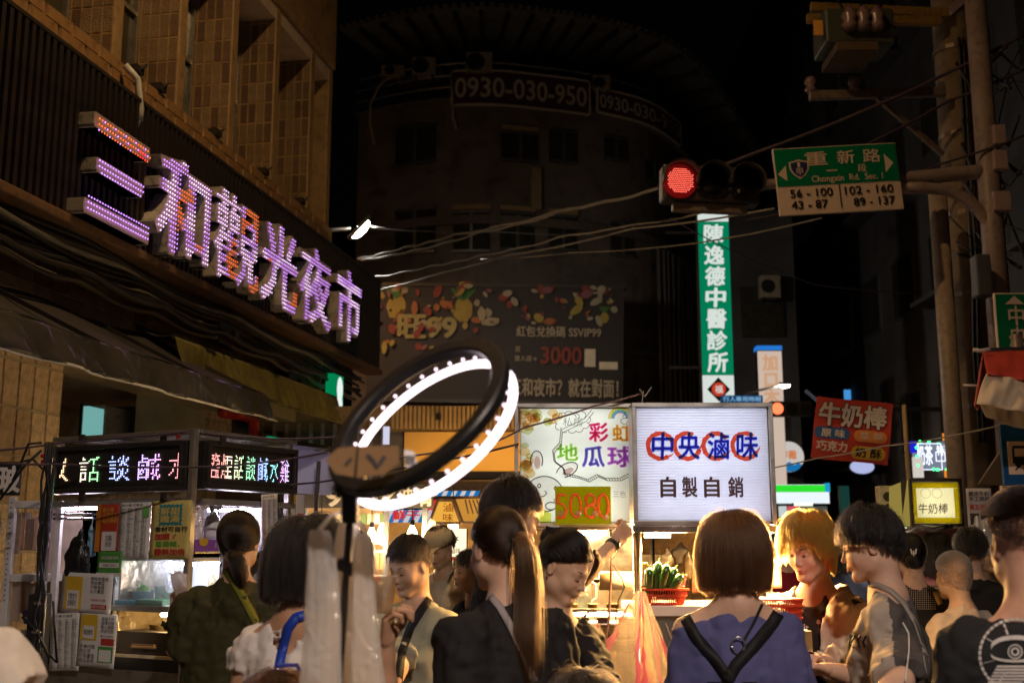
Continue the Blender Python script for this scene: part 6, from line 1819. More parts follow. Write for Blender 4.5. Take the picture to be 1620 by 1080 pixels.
T = SA.empty('red_ribbon',label='red ribbon tied to the foil end of the snack stall',cat='ribbon'); x,z = SA.hit(76,725,-.05)
m = MB(); [m.tube([(x,-.05,z),(x + dx,-.06,z + dz * .6),(x + dx * 1.3,-.05,z + dz)],[.008,.012,.003],6) for dx,dz in ((.03,.02),(-.03,.025),(.02,-.04),(-.025,-.03))]; m.build('bow',pm('red_cloth',(.4,.01,.015),.6),T,smooth=True)
# cable pole in front of the white shelf
PP = at(70,900,5.15); T = thing('cable_pole','dark stand pole wrapped in black cables beside the snack stall','pole',loc=(PP.x,PP.y,0))
z7 = at(66,705,5.15).z
m = MB(); m.tube([(0,0,0),(0,0,z7)],.016,10); m.build('pole',steel,T,smooth=True)
m = MB(); m.box(-.05,.03,-.03,.04,at(70,1065,5.15).z,at(70,938,5.15).z); m.build('control_box',black_m,T,bevel=.008)
for py in (955,1000,1040): m = MB(); zz = at(70,py,5.15).z; m.tube([(0,-.035,zz),(0,-.035,zz + .012)],.022,12); m.build('clamp',steel,T)
random.seed(12)
for k in range(9):
 pts = []
 for j in range(13):
  py = 700 + j * 30; zz = at(70,py,5.15).z
  if zz < .9: continue
  pts.append((.017 * math.sin(j * (.35 + .13 * k) + k * 2.3) + .008 * (k % 4) - .012 + random.uniform(-.006,.006),-.02 - .009 * (k % 4),zz))
 m = MB(); m.tube(pts,.0045 + .001 * (k % 3),6); m.build('cable',cable_m,T,smooth=True)
for k,pts in enumerate(([(190,262),(66,700),(45,702),(28,745)],[(66,712),(40,735),(0,790)],[(68,742),(52,726),(34,730),(20,760)],[(35,975),(60,1000),(78,1040)],[(72,1030),(90,1048),(84,950)])):
 pts = [p for p in pts if p[1] > 600]
 props((lambda mb: (mb.tube([at(a,b,5.1) for a,b in pts],.006,6),mb)[1])(MB()).build('loose_cable',cable_m,smooth=True),label=['black cable arching from the cable pole to the glass shop sign','long thin cable slanting down from the cable pole past the glass shop sign','short cable loop above the white slotted shelf','thick cable under the blue basket','cable loop hugging the control box of the cable pole'][k],cat='cable',group='loose cables at the cable pole')
# white slotted-angle shelf with wares
SG = Frame((at(45,900,5.7).x,5.7,0),-6)
T = SG.empty('slotted_shelf',label='white slotted angle shelf rack with hanging clear wares',cat='shelf')
wht = pm('rack_white',(.62,.58,.58),.5,dirt=.2)
q = rc(SG,14,785,78,950,0)
m = MB(); m.box(q[0],q[0] + .035,0,.03,0,q[3]); m.build('post',wht,T,bevel=.003); m = MB(); m.box(q[1],q[1] + .03,0,.03,0,q[3]); m.build('post',wht,T,bevel=.003)
for py in (792,908,1000): z = SG.hit(45,py)[1]; m = MB(); m.box(q[0] + .036,q[1] - .001,0,.3,z - .035,z); m.build('shelf_board',wht,T,bevel=.003)
d_ = MB()
for k in range(20): z = q[3] - .03 - k * .025; d_.tube([(q[0] + .017,-.002,z),(q[0] + .017,.0,z)],.004,6)
props(d_.build('slot_holes',metal_dk,T),kind='stuff')
m = MB(); m.box(q[0] + .03,q[1],.29,.3,.5,q[3]); m.build('back_sheet',pm('rack_back',(.5,.38,.28),.6,var=.4,vs=9),T)
random.seed(8)
for k in range(11):
 px = 28 + (k % 6) * 7; py = 815 + (k // 6) * 108 + random.uniform(-5,5); a = SG.hit(px,py,.05 + .03 * (k % 3))
 m = MB(); w_,h_ = .022,random.uniform(.14,.2); m.box(-w_,w_,-.004,.004,-h_,0); m.tube([(0,0,0),(0,0,.03)],.002,4)
 o = m.build('blister_pack',[film('clear_pack',(.9,.8,.72),.4,.1),pm('pack_tan',(.55,.33,.2),.3),pm('pack_white',(.75,.7,.66),.3)][k % 3]); props(o,label=['clear','tan','white','narrow clear','short tan','glossy white','creased clear','long tan','plain white','dull clear','bright tan'][k] + ' blister pack hanging %s the white slotted shelf' % ('on the top tier of' if k < 6 else 'on the lower tier of'),cat='package',group='blister packs on the slotted shelf')
 o.matrix_world = SG.M @ Matrix.Translation((a[0],.05 + .03 * (k % 3),a[1]))
def basket(name,label,F,px,py,wpx,hpx,y,mt,group=None,slots=26,sy=.8,lip=True,taper=.78):
 T = thing(name,label,'basket',group); x,z = F.hit(px,py,y); wp = F.M @ Vector((x,y,z)); s = depth_of(wp) / FPX; r,h = wpx * s / 2,hpx * s
 T.matrix_world = F.M @ Matrix.Translation((x,y + r * sy,z - h))
 m = MB(); m.lathe([(0,0),(r * taper,0),(r * (taper + .04),h * .12)],(0,0,0),30,sy=sy); m.build('base',mt,T,smooth=True)
 m = MB(); m.lathe([(r * .98,h * .9),(r * 1.05,h * .9),(r * 1.05,h),(r * .97,h)],(0,0,0),36,sy=sy); m.build('rim',mt,T)
 m = MB(); m.lathe([(r * .93,h * .55),(r * .955,h * .55),(r * .97,h * .62),(r * .94,h * .62)],(0,0,0),36,sy=sy); m.build('band',mt,T)
 m = MB()
 for i in range(slots * 2):
  a = math.pi * i / slots; c_,s_ = math.cos(a),math.sin(a); m.bar((r * (taper + .03) * c_,r * (taper + .03) * s_ * sy,h * .1),(r * .985 * c_,r * .985 * s_ * sy,h * .92),.0022 * r / .09,.0022 * r / .09 * 1.6)
 props(m.build('ribs',mt,T),kind='stuff'); return T,r,h
basket('basket','small blue plastic basket on the white slotted shelf',SG,46,966,34,20,.0,pm('blue_plastic',(.03,.06,.55),.4),slots=16)
sheet(Frame((at(16,756,6.0).x,6.0,0)),(-30,730,34,783),0,'shop_sign','black shop sign with one big white character beside the cable pole',pm('sign_black',(.015,.014,.014),.4),lambda T,W,H: (T_(T,W,H,'鋼玻',-.1,.1,.97,.86,pm('sign_cream',(.75,.68,.58),.5),.04,res=3)),'sign')

# ================================================================== stalls in the middle distance
MFm = Frame((0,8.6,0))
T = MFm.empty('phone_glass_stall',label='stall with a dark sign for tempered glass and racks of phone cases',cat='stall')
q = rc(MFm,470,766,685,803)
m = MB(); m.box(q[0],q[1],0,.05,q[2],q[3]); m.build('sign_board',pm('sign_grey',(.07,.06,.055),.5),T)
m = MB(); cr = pm('sign_cream',(.75,.68,.58),.5); x0,x1,z0,z1 = rc(MFm,572,770,682,800); text(m,'鋼化玻璃',x0,x1,z0,z1,-.01,bold=.025); m.build('lettering',cr,T)
x0,x1,z0,z1 = rc(MFm,517,772,540,800); m = MB(); text(m,'9',x0,x1,z0,z1,-.01,bold=.03); m.build('lettering',cr,T)
for px in (482,565,611,672): x,z = MFm.hit(px,803); m = MB(); m.box(x - .018,x + .018,0,.04,0,z); m.build('post',alu,T)
back = pm('stall_back_warm',(.55,.36,.2),.7,var=.4,vs=5)
q = rc(MFm,470,803,612,1000,.9); m = MB(); m.box(q[0],q[1],.9,.93,.3,q[3]); m.build('back_panel',back,T)
for px0,px1,py in ((480,610,870),(480,610,920),(480,610,965)): a = MFm.hit(px0,py,.3); b = MFm.hit(px1,py,.3); m = MB(); m.box(a[0],b[0],.25,.85,a[1] - .02,a[1]); m.build('shelf',wht,T)
random.seed(14)
cols_ = [(.5,.05,.04),(.7,.6,.45),(.05,.04,.04),(.6,.45,.2),(.12,.2,.08),(.75,.72,.7),(.6,.25,.1),(.3,.3,.35)]
for r_ in range(5):
 for k in range(13):
  px = 484 + k * 10.2; py = 812 + r_ * 32; a = MFm.hit(px,py,.22 + .1 * (r_ % 2)); w_ = .021; h_ = random.uniform(.07,.12)
  m = MB(); m.box(-w_,w_,-.006,.006,-h_,0); m.tube([(0,-.0,0),(0,0,.02)],.002,4)
  c = cols_[random.randrange(8)]
  o = m.build('phone_case',pm('case_%d' % cols_.index(c),c,.35),bevel=.003); props(o,label='%s phone case, %s row, %s along, under the tempered glass sign' % (['red','cream','black','mustard','green','white','orange','grey'][cols_.index(c)],['top','second','middle','fourth','lowest'][r_],['first','second','third','fourth','fifth','sixth','seventh','eighth','ninth','tenth','eleventh','twelfth','last'][k]),cat='phone case',group='phone cases under the tempered glass sign')
  o.matrix_world = MFm.M @ Matrix.Translation((a[0],.22 + .1 * (r_ % 2),a[1]))
def bulb(px,py,Y,label,watt=8,r=.04,col=(1.0,.72,.38),es=30):
 p = at(px,py,Y); T = thing('light_bulb',label,'light bulb','hanging light bulbs',loc=p)
 m = MB(); m.lathe([(0,-r * 1.1),(r * .7,-r * .8),(r,-r * .1),(r * .8,r * .6),(r * .4,r * 1.3),(r * .35,r * 1.6),(0,r * 1.6)],(0,0,0),16); m.build('glass',em('bulb_glow',col,es),T,smooth=True)
 m = MB(); m.tube([(0,0,r * 1.62),(0,0,r * 2.6)],r * .42,10); m.build('socket',black_m,T)
 m = MB(); m.tube([(0,0,r * 2.6),(0,0,r * 2.6 + .3)],.004,5); m.build('cord',cable_m,T)
 l = bpy.data.lights.new('bulb_light','POINT'); l.energy = watt; l.color = col; l.shadow_soft_size = r; o = bpy.data.objects.new('bulb_light',l); COL.objects.link(o); o.parent = T; o.location = (0,0,-r * 1.6)
bulb(652,845,8.3,'bare pear shaped bulb hanging in front of the striped blue awning',28)
bulb(588,848,8.5,'bare bulb glowing among the phone cases',14)
bulb(606,838,8.9,'second bulb among the phone cases, close to the stall post',10)
bulb(717,832,9.0,'bare bulb glowing under the yellow braised food lampshade',20)
bulb(508,850,8.5,'bare bulb glowing behind the hanging plastic bags',12)
# striped blue awnings and lampshade signs
T = MFm.empty('striped_awning',label='glowing blue and white striped awning with red characters',cat='awning')
def stripes(px0,px1,py0,py1,y,n,nm):
 a = MFm.hit(px0,py0,y); b = MFm.hit(px1,py1,y); w = (b[0] - a[0]) / n
 for k in range(n): m = MB(); x = a[0] + k * w; sl = (a[1] - b[1]) * .5; m.add([(x,y,b[1]),(x + w,y,b[1]),(x + w + sl,y,a[1]),(x + sl,y,a[1])],[(0,1,2,3)]); o = m.build('stripe',em('stripe_blue',(.01,.22,.60),.7) if k % 2 else em('stripe_white',(.85,.78,.8),.7),T)  # cloth stripes emit; the light on them is put into the material
stripes(606,676,806,826,.5,9,''); stripes(684,756,776,784,.5,10,'')
a = MFm.hit(622,807,.48); b = MFm.hit(664,822,.48); m = MB(); text(m,'鮮干',a[0],b[0],b[1],a[1],.45,bold=.03); m.build('lettering',em('awning_red',(.8,.03,.02),.8),T)
a = MFm.hit(676,790,.48); b = MFm.hit(690,812,.48); m = MB(); m.box(a[0],b[0],.5,.52,b[1],a[1]); m.build('red_end',em('awning_red',(.8,.03,.02),.8),T)
def shade(label,pts,Y,mt,s=None):
 T = thing('lampshade_sign',label,'sign','braised food lampshade signs'); P = [at(px,py,Y) for px,py in pts]; m = MB(); m.add(P + [p + Vector((0,.3,0)) for p in P],[(0,1,2,3),(7,6,5,4),(0,4,5,1),(1,5,6,2),(2,6,7,3),(3,7,4,0)]); m.build('shade',mt,T)
 for i in range(4): m = MB(); m.bar(P[i] + Vector((0,-.01,0)),P[(i + 1) % 4] + Vector((0,-.01,0)),.02); m.build('edge',pm('wood_edge',(.12,.06,.03),.6),T)
 if s:
  for i,c in enumerate(s):
   a = at(pts[0][0] + 22,795 + i * 17,Y - .02); b = at(pts[0][0] + 38,795 + i * 17 + (14 if i == 0 else 12),Y - .02); m = MB(); text(m,c,0,b.x - a.x,b.z - a.z,0,0,bold=.01); o = m.build('character',em('shade_ink',(.55,.12,.01),.6),T); o.location = a
 return T
yg = em('shade_yellow',(1.0,.50,.07),.85)
shade('yellow lit lampshade sign with two orange characters, next to the striped awning',[(679,827),(729,827),(716,791),(693,791)],8.9,yg,'滷味')
SH2 = shade('yellow lit lampshade sign partly hidden by the ponytail woman, with slanted dark slats',[(732,826),(790,826),(772,786),(718,787)],9.0,em('shade_orange',(.9,.40,.06),.65))
for k in range(7): a = at(736 + k * 6,790,8.97); b = at(741 + k * 7.5,812,8.97); m = MB(); m.bar(a,b,.012); m.build('slat',pm('wood_edge',(.12,.06,.03),.6),SH2)
LN,s,cx,cy = lightbox('lantern_sign','bright cream square lantern with a dark maple leaf mark and two characters',704,836,738,880,8.4,em('lantern_cream',(1.0,.82,.52),1.5),[('滷味',713,866,729,875,ink,.01)])
m = MB(); m.add([((720 - cx) * s + r_ * 9 * s * math.cos(R(90 + k * 25.7)),-.02,(cy - 853) * s + r_ * 9 * s * math.sin(R(90 + k * 25.7))) for k,r_ in enumerate([1,.4,.95,.35,.9,.3,.7,.35,.7,.3,.9,.35,.95,.4])],[tuple(range(14))]); m.build('leaf',ink,LN)
# warm back wall and shelves of the food stalls behind
T = MFm.empty('food_stall',label='warm lit food stall behind the man in the grey shirt',cat='stall')
q = rc(MFm,612,828,830,1000,1.4); m = MB(); m.box(q[0],q[1] + .6,1.4,1.45,.2,q[3] + .05); m.build('back_wall',pm('food_wall',(.5,.28,.09),.7,var=.5,vs=7),T)
for py in (885,925): a = MFm.hit(690,py,.9); b = MFm.hit(830,py,.9); m = MB(); m.box(a[0],b[0],.7,1.35,a[1] - .03,a[1]); m.build('shelf',steel,T)
m = MB(); a = MFm.hit(660,935,.2); b = MFm.hit(860,960,.2); m.box(a[0],b[0],.1,.7,.3,a[1]); m.build('counter',steel,T)
random.seed(15)
labsx = ['orange','golden','brown','cream','red','dark','steel','tan','yellow','pale','olive','copper','white','rust']
for k in range(14):
 px = 668 + k * 11; py = 932 if k % 2 else 884
 pot(MFm,px,py,random.uniform(12,20),random.uniform(8,14),.25 if k % 2 else .75,labsx[k] + ' food tub on the %s of the warm lit stall' % ('counter' if k % 2 else 'shelf'),'food_tub',pm('tub_' + labsx[k],[(.8,.3,.05),(.8,.5,.1),(.3,.15,.05),(.8,.7,.5),(.5,.05,.03),(.06,.05,.04),(.5,.5,.5),(.5,.35,.2),(.8,.65,.1),(.7,.65,.6),(.2,.2,.05),(.6,.25,.1),(.8,.8,.78),(.4,.15,.05)][k],.5),.85,'tub')
for k,(px,py,w_,c,lab) in enumerate([(673,870,10,(.5,.03,.12),'magenta towel hanging beside the bare bulb'),(683,842,12,(.7,.66,.55),'crumpled pale cloth above the vendor cap'),(810,870,14,(.6,.4,.2),'brown paper bag hanging behind the reaching man')]):
 crumple('hanging_cloth',lab,'cloth',[(px,py - 22,4),(px,py,w_ / 2 + 2),(px + 3,py + 22,w_ / 2)],pm('cloth_%d' % k,c,.7),None,8.6,.5,k,.01,20,.012)
# ================================================================== braised food stall with the big white light box
YC = 4.95
CS = Frame((at(1115,860,YC).x,YC,0),0)
CT = CS.empty('braised_food_stall',label='steel food stall under a big white light box with red circles and blue characters',cat='stall')
S_ = depth_of(at(1115,740,YC)) / FPX
def frame4(T,F,q,w,d0,d1,mt,nm='frame'):
 x0,x1,z0,z1 = q
 for a in ((x0,x1,z1 - w,z1),(x0,x1,z0,z0 + w),(x0,x0 + w,z0 + w,z1 - w),(x1 - w,x1,z0 + w,z1 - w)):
  m = MB(); m.box(a[0],a[1],d0,d1,a[2],a[3]); m.build(nm,mt,T,bevel=.002)
def lit_box(T,q,col,tubes,es,ribs=0,nm='light_box',depth=.16,tcol=(.86,.9,1.0)):
 x0,x1,z0,z1 = q
 m = MB(); m.quad((x0 + .004,.006,z0 + .004),(x1 - .004,.006,z0 + .004),(x1 - .004,.006,z1 - .004),(x0 + .004,.006,z1 - .004))
 f = m.build(nm,acrylic(nm + '_sheet',col,ribs),T)
 m = MB(); m.box(x0,x1,depth,depth + .006,z0,z1); m.box(x0,x1,.012,depth,z1 - .004,z1); m.box(x0,x1,.012,depth,z0,z0 + .004); m.box(x0,x0 + .004,.012,depth,z0 + .004,z1 - .004); m.box(x1 - .004,x1,.012,depth,z0 + .004,z1 - .004)
 m.build('box_shell',pm('shell_white',(.8,.8,.82),.5,var=.03),f)
 for (ax,az,bx_,bz) in tubes:
  m = MB(); m.tube([(x0 + (x1 - x0) * ax,depth * .62,z0 + (z1 - z0) * az),(x0 + (x1 - x0) * bx_,depth * .62,z0 + (z1 - z0) * bz)],.009,8); m.build('tube_lamp',em(nm + '_tube',tcol,es),f)
 return f
q = rc(CS,1006,644,1221,824)
lb = lit_box(CT,q,(.66,.68,.80),[(.06,.88,.94,.88),(.06,.5,.94,.5),(.06,.14,.94,.14)],8,ribs=26)
frame4(CT,CS,rc(CS,999,637,1229,830),.018,-.012,.17,alu,'box_frame')
m = MB(); a = rc(CS,1001,830.6,1228,842); m.box(a[0],a[1],-.01,.10,a[2],a[3]); m.build('lower_rail',steel,CT,bevel=.003)
x,z = CS.hit(1221,826,-.02); m = MB(); m.tube([(x,-.012,z),(x,-.02,z)],.006,8); m.build('bolt',black_m,CT)
acr = vinyl
red_a,blue_a,halo_a = acr('vinyl_red',(.80,.09,.04)),acr('vinyl_blue',(.25,.36,.95)),acr('vinyl_white',(.98,.98,.99))
brown_v = pm('vinyl_brown',(.06,.03,.035),.5)
def loc2(F,px,py,y=0.0): return F.hit(px,py,y)
random.seed(31)
for i,(px,ch) in enumerate(((1048,'中'),(1090,'央'),(1136,'滷'),(1182,'味'))):
 x,z = loc2(CS,px - 3,705); r = 23.5 * S_
 m = MB(); a0 = (20,60,35,50)[i]; m.ring(x,z,r * .70,r * 1.0,.001,36,a0,a0 + 285,wob=.035)
 for k in range(6): a = R(a0 + 285 + k * 5); m.stroke([(x + r * (.78 + .04 * k) * math.cos(a - .3),z + r * (.78 + .04 * k) * math.sin(a - .3)),(x + r * (.8 + .04 * k) * math.cos(a),z + r * (.8 + .04 * k) * math.sin(a))],.003,.001)
 m.build('red_circle',red_a,lb)
 w = 16.5 * S_; xx,zz = loc2(CS,px,705)
 m = MB(); text(m,ch,xx - w,xx + w,zz - w * 1.25,zz + w * 1.25,-.0015,bold=.07,slant=.05); m.build('halo',halo_a,lb)
 m = MB(); text(m,ch,xx - w,xx + w,zz - w * 1.25,zz + w * 1.25,-.0045,bold=.024,slant=.05); m.build('character',blue_a,lb)
for px,ch in ((1057,'自'),(1091,'製'),(1126,'自'),(1164,'銷')):
 xx,zz = loc2(CS,px,770); w = 11.5 * S_; m = MB(); text(m,ch,xx - w,xx + w,zz - w * 1.35,zz + w * 1.35,-.001,bold=.028); m.build('character',brown_v,lb)
# rabbit light box, a little farther back
RS = Frame((at(908,860,5.35).x,5.35,0),0)
RT = RS.empty('sweet_potato_stall',label='steel stall with a hand drawn rabbit light box and rainbow coloured characters',cat='stall')
S2 = depth_of(at(908,740,5.35)) / FPX
q = rc(RS,823,645,1003,826)
rb_box = lit_box(RT,q,(.80,.84,.80),[(.1,.9,.9,.9),(.1,.5,.9,.5),(.1,.12,.9,.12)],10,nm='rabbit_box',tcol=(.95,.97,.9))
frame4(RT,RS,rc(RS,814,638,1006,833),.018,-.012,.17,alu,'box_frame')
P2 = lambda px,py: RS.hit(px,py)
def strokes(lst,w,mt,y=-.003,nm='drawn_line',par=rb_box):
 m = MB()
 for s in lst: m.stroke([P2(*p) for p in s],w * S2,y)
 return props(m.build(nm,mt,par),kind='stuff')
inkl = pm('marker_ink',(.02,.018,.02),.5)
def arc(cx,cy,rx,ry,a0,a1,n=14,rot=0):
 c_,s_ = math.cos(R(rot)),math.sin(R(rot)); o = []
 for k in range(n + 1):
  a = R(a0 + (a1 - a0) * k / n); x,y = rx * math.cos(a),ry * math.sin(a); o.append((cx + x * c_ - y * s_,cy + x * s_ + y * c_))
 return o
m = MB()
for k in range(34):      # potato print in the upper corner and along the side
 px = random.choice((random.uniform(826,850),random.uniform(826,838),random.uniform(830,890))); py = random.uniform(650,668) if px > 838 else random.uniform(648,760)
 m.cur = k % 3; x,z = P2(px,py); blob(m,x,z,random.uniform(4,8) * S2,-.0005 - k * .00006,sx=1.3,n=10)
props(m.build('potato_print',[acr('potato_tan',(.85,.66,.38)),acr('potato_brown',(.78,.55,.32)),acr('potato_green',(.72,.72,.42))],rb_box),kind='stuff')
m = MB(); m.add([(*P2(824,826),)][0:0] or [],[])
pts = [(824,800),(836,792),(850,797),(862,806),(872,812),(872,826),(824,826)]
m.add([(P2(*p)[0],-.0008,P2(*p)[1]) for p in pts],[tuple(range(7))[::-1]]); m.build('yellow_cloth_print',acr('print_lemon',(.62,.66,.1)),rb_box)
m = MB(); x,z = P2(861,781); m.disc(x,z,28 * S2,-.0012,28,sx=1.1); m.disc(P2(849,728)[0],P2(849,728)[1],15 * S2,-.0012,20,sx=.62); x,z = P2(897,743); blob(m,x,z,10 * S2,-.0012,1.8,16,28); m.build('rabbit_shape',acr('print_white',(.98,.96,.96)),rb_box)
m = MB(); x,z = P2(850,731); m.disc(x,z,10 * S2,-.0018,16,sx=.5); x,z = P2(899,745); blob(m,x,z,5 * S2,-.0018,2.0,12,28); m.build('ear_lining',acr('print_pink',(.70,.50,.50)),rb_box)
strokes([arc(861,781,30,28,0,360,30),arc(849,728,9.5,15,150,395,18),arc(897,743,18,10,-160,120,18,-28),arc(853,768,2.4,3,0,360,8),arc(879,772,2.4,3,0,360,8),[(862,776),(865,780),(862,783)],arc(858,782,4,3,20,120,6),arc(872,800,9,6,60,320,10)],1.7,inkl)
m = MB(); x,z = P2(843,784); m.disc(x,z,5 * S2,-.002,14,sx=1.3); x,z = P2(882,791); m.disc(x,z,5 * S2,-.002,14,sx=1.3); m.build('blush',acr('print_blush',(.85,.45,.55)),rb_box)
# speech cloud, cloud outline and rainbow
cl = [(905,664),(915,654),(926,659),(930,668),(921,676),(911,680),(899,679),(888,678),(882,671),(886,660),(895,656),(905,656)]
strokes([sum([arc((a[0] + b[0]) / 2,(a[1] + b[1]) / 2,6.5,5.5,k * 30 - 120,k * 30 + 30,6) for k,(a,b) in enumerate(zip(cl,cl[1:] + cl[:1]))][i:i + 1],[]) for i in range(12)],1.0,inkl)
wav = [(936,648),(925,662),(887,680),(885,700),(874,712),(876,728),(890,738),(892,748),(912,752),(930,758),(944,750),(958,756),(980,756),(996,748)]
strokes([wav,[(p[0] + 3,p[1] + 4) for p in wav]] + [[(wav[i][0] + (wav[i + 1][0] - wav[i][0]) * t,wav[i][1] + (wav[i + 1][1] - wav[i][1]) * t),(wav[i][0] + (wav[i + 1][0] - wav[i][0]) * t + 3,wav[i][1] + (wav[i + 1][1] - wav[i][1]) * t + 4)] for i in range(2,13) for t in (0,.2,.4,.6,.8)],1.0,inkl)
for k,c in enumerate(((.75,.45,.1),(.75,.7,.15),(.2,.55,.3),(.15,.35,.6),(.4,.3,.6))):
 m = MB(); x,z = P2(981,662); m.ring(x,z,(17 - k * 2) * S2,(19 - k * 2) * S2,-.0012,20,0,180); m.build('rainbow_band',acr('rainbow_%d' % k,c),rb_box)
strokes([arc(990,666,8,5,90,300,10),arc(998,670,7,5,60,300,10),[(985,660),(990,650)]],1.0,inkl)
def rtext(s,a,b,c,d,col,bold=.04,nm='character',par=rb_box):
 x0,z1 = P2(a,b); x1,z0 = P2(c,d); m = MB(); text(m,s,x0,x1,z0,z1,-.0022,bold=bold); m.build(nm,acr('ink_%d_%d' % (int(col[0] * 99),int(col[2] * 99)),tuple(min(1,c * 1.2) ** .32 for c in col)),par)
rtext('彩',932,669,962,698,(.70,.03,.18)); rtext('虹',969,672,1000,697,(.75,.38,.05)); rtext('地',881,702,914,728,(.35,.65,.12))
rtext('瓜',921,706,956,738,(.14,.12,.55)); rtext('球',961,706,1002,738,(.45,.12,.6)); rtext('私房',890,660,922,674,(.03,.03,.03),.0)
rtext('三色',970,776,990,786,(.04,.04,.04),.0)
# price sign
PS = thing('price_sign','yellow price sign with red tube digits 50 and 80 below the rabbit drawing','sign'); F3 = Frame((at(923,860,5.28).x,5.28,0)); q = rc(F3,878,769,967,828)
PS.matrix_world = F3.M
m = MB(); m.box(q[0],q[1],0,.004,q[2],q[3]); m.build('panel',acr('price_yellow',(.75,.68,.04)),PS)
m = MB(); m.box(q[0] + .002,q[1] - .002,.02,.03,q[2],q[3]); m.build('glow_sheet',em('price_glow',(.80,.82,.06),.5),PS)
rt_ = pm('tube_red_orange',(.75,.10,.02),.25,emit=(1,.14,.02),es=.08)
def digit(segs,cx):
 m = MB()
 for s in segs:
  pts = [(cx + px * S2,-.008,F3.hit(0,py)[1]) for px,py in s]; m.tube(pts,.0055,8); m.tube([(a + .006,b - .001,c - .006) for a,b,c in pts],.0022,6)
 m.build('tube_digit',rt_,PS,smooth=True)
x0 = q[0]
digit([[(16,782),(4,782),(3,795),(12,797),(17,806),(13,817),(2,818)]],x0); digit([arc(31,799,8,18,0,360,22)],x0)
digit([arc(54,790,7,8.5,0,360,16),arc(54,808,8.5,9.5,0,360,18)],x0); digit([arc(74,799,8,18,0,360,22)],x0)
m = MB(); [m.ball((x0 + px * S2,-.012,F3.hit(0,py)[1]),.014,8,sc=(1.2,.4,1)) for px,py in ((8,812),(36,812),(62,812),(78,818))]; props(m.build('plastic_wrap',film('wrap_film',(.9,.8,.6),.6,.08),PS,smooth=True),kind='stuff')
# posts, back plate, counter and what stands there
def vpost(F,T,px0,px1,py0,y,mt=steel,z0=0.0,nm='post'):
 a,b = F.hit(px0,900,y)[0],F.hit(px1,900,y)[0]; z1 = F.hit((px0 + px1) / 2,py0,y)[1]; m = MB(); m.tube([((a + b) / 2,y + .01,z0),((a + b) / 2,y + .01,z1)],(b - a) / 2,12); m.build(nm,mt,T,smooth=True)
vpost(CS,CT,1002,1016,842,.02); vpost(CS,CT,1212,1222,842,.02); vpost(CS,CT,1030,1037,846,.5); vpost(CS,CT,1192,1200,846,.5)
m = MB(); a = CS.hit(1002,955)[0]; b = CS.hit(1222,955)[0]; m.box(a,b,.03,.55,CS.hit(1000,975)[1],CS.hit(1000,958)[1]); m.build('white_counter',pm('counter_white',(.75,.7,.62),.35),CT,bevel=.004)
m = MB(); m.box(a + .02,b - .02,.06,.5,.4,CS.hit(1000,976)[1]); m.build('glass_case',pm('case_dark',(.10,.12,.10),.2,coat=.5),CT)
for k in range(3): x = CS.hit(1035 + k * 18,980,.05)[0]; z = CS.hit(0,985,.05)[1]; m = MB(); m.bar((x,.052,z),(x + .06,.052,z - .16),.006); m.build('case_strip',alu,CT)
m = MB(); q = rc(RS,885,836,1003,1002,.35); m.box(q[0] - .02,q[1],.35,.36,q[2] - .5,q[3]); m.build('splash_plate',pm('plate_steel',(.50,.47,.42),.35,metal=.8,bump=.8,bs=6,bd=.02,dirt=.35,var=.25),RT)
m = MB(); q = rc(RS,840,833.5,1004,838,0); m.box(q[0],q[1],0,.3,q[2],q[3]); m.build('lower_rail',steel,RT)
for py in (962,985,1010): q = RS.hit(870,py,.05); b = RS.hit(1001,py,.05); m = MB(); m.box(q[0],b[0],.02,.34,q[1] - .008,q[1]); m.build('shelf',steel,RT,bevel=.002)
m = MB(); q = RS.hit(865,1030,0); b = RS.hit(1001,1030,0); m.box(q[0],b[0],.0,.36,0,q[1]); m.build('counter_body',pm('counter_steel',(.3,.26,.22),.35,metal=.7),RT)
tube_lamp(RT,(RS.hit(885,845,.2)[0],.2,RS.hit(885,843,.2)[1]),(RS.hit(960,845,.2)[0],.2,RS.hit(885,843,.2)[1]),(1,.66,.34),45,.01)
tube_lamp(RT,(RS.hit(880,968,.3)[0],.3,RS.hit(880,968,.3)[1] - .01),(RS.hit(990,968,.3)[0],.3,RS.hit(880,968,.3)[1] - .01),(1,.70,.34),36,.007)
tube_lamp(CT,(CS.hit(1020,846,.12)[0],.12,CS.hit(1020,846,.12)[1]),(CS.hit(1060,846,.12)[0],.12,CS.hit(1020,846,.12)[1]),(1,.64,.28),120,.012)
tube_lamp(CT,(CS.hit(1130,849,.3)[0],.3,CS.hit(1130,849,.3)[1]),(CS.hit(1212,849,.3)[0],.3,CS.hit(1212,849,.3)[1]),(1,.60,.22),130,.012)
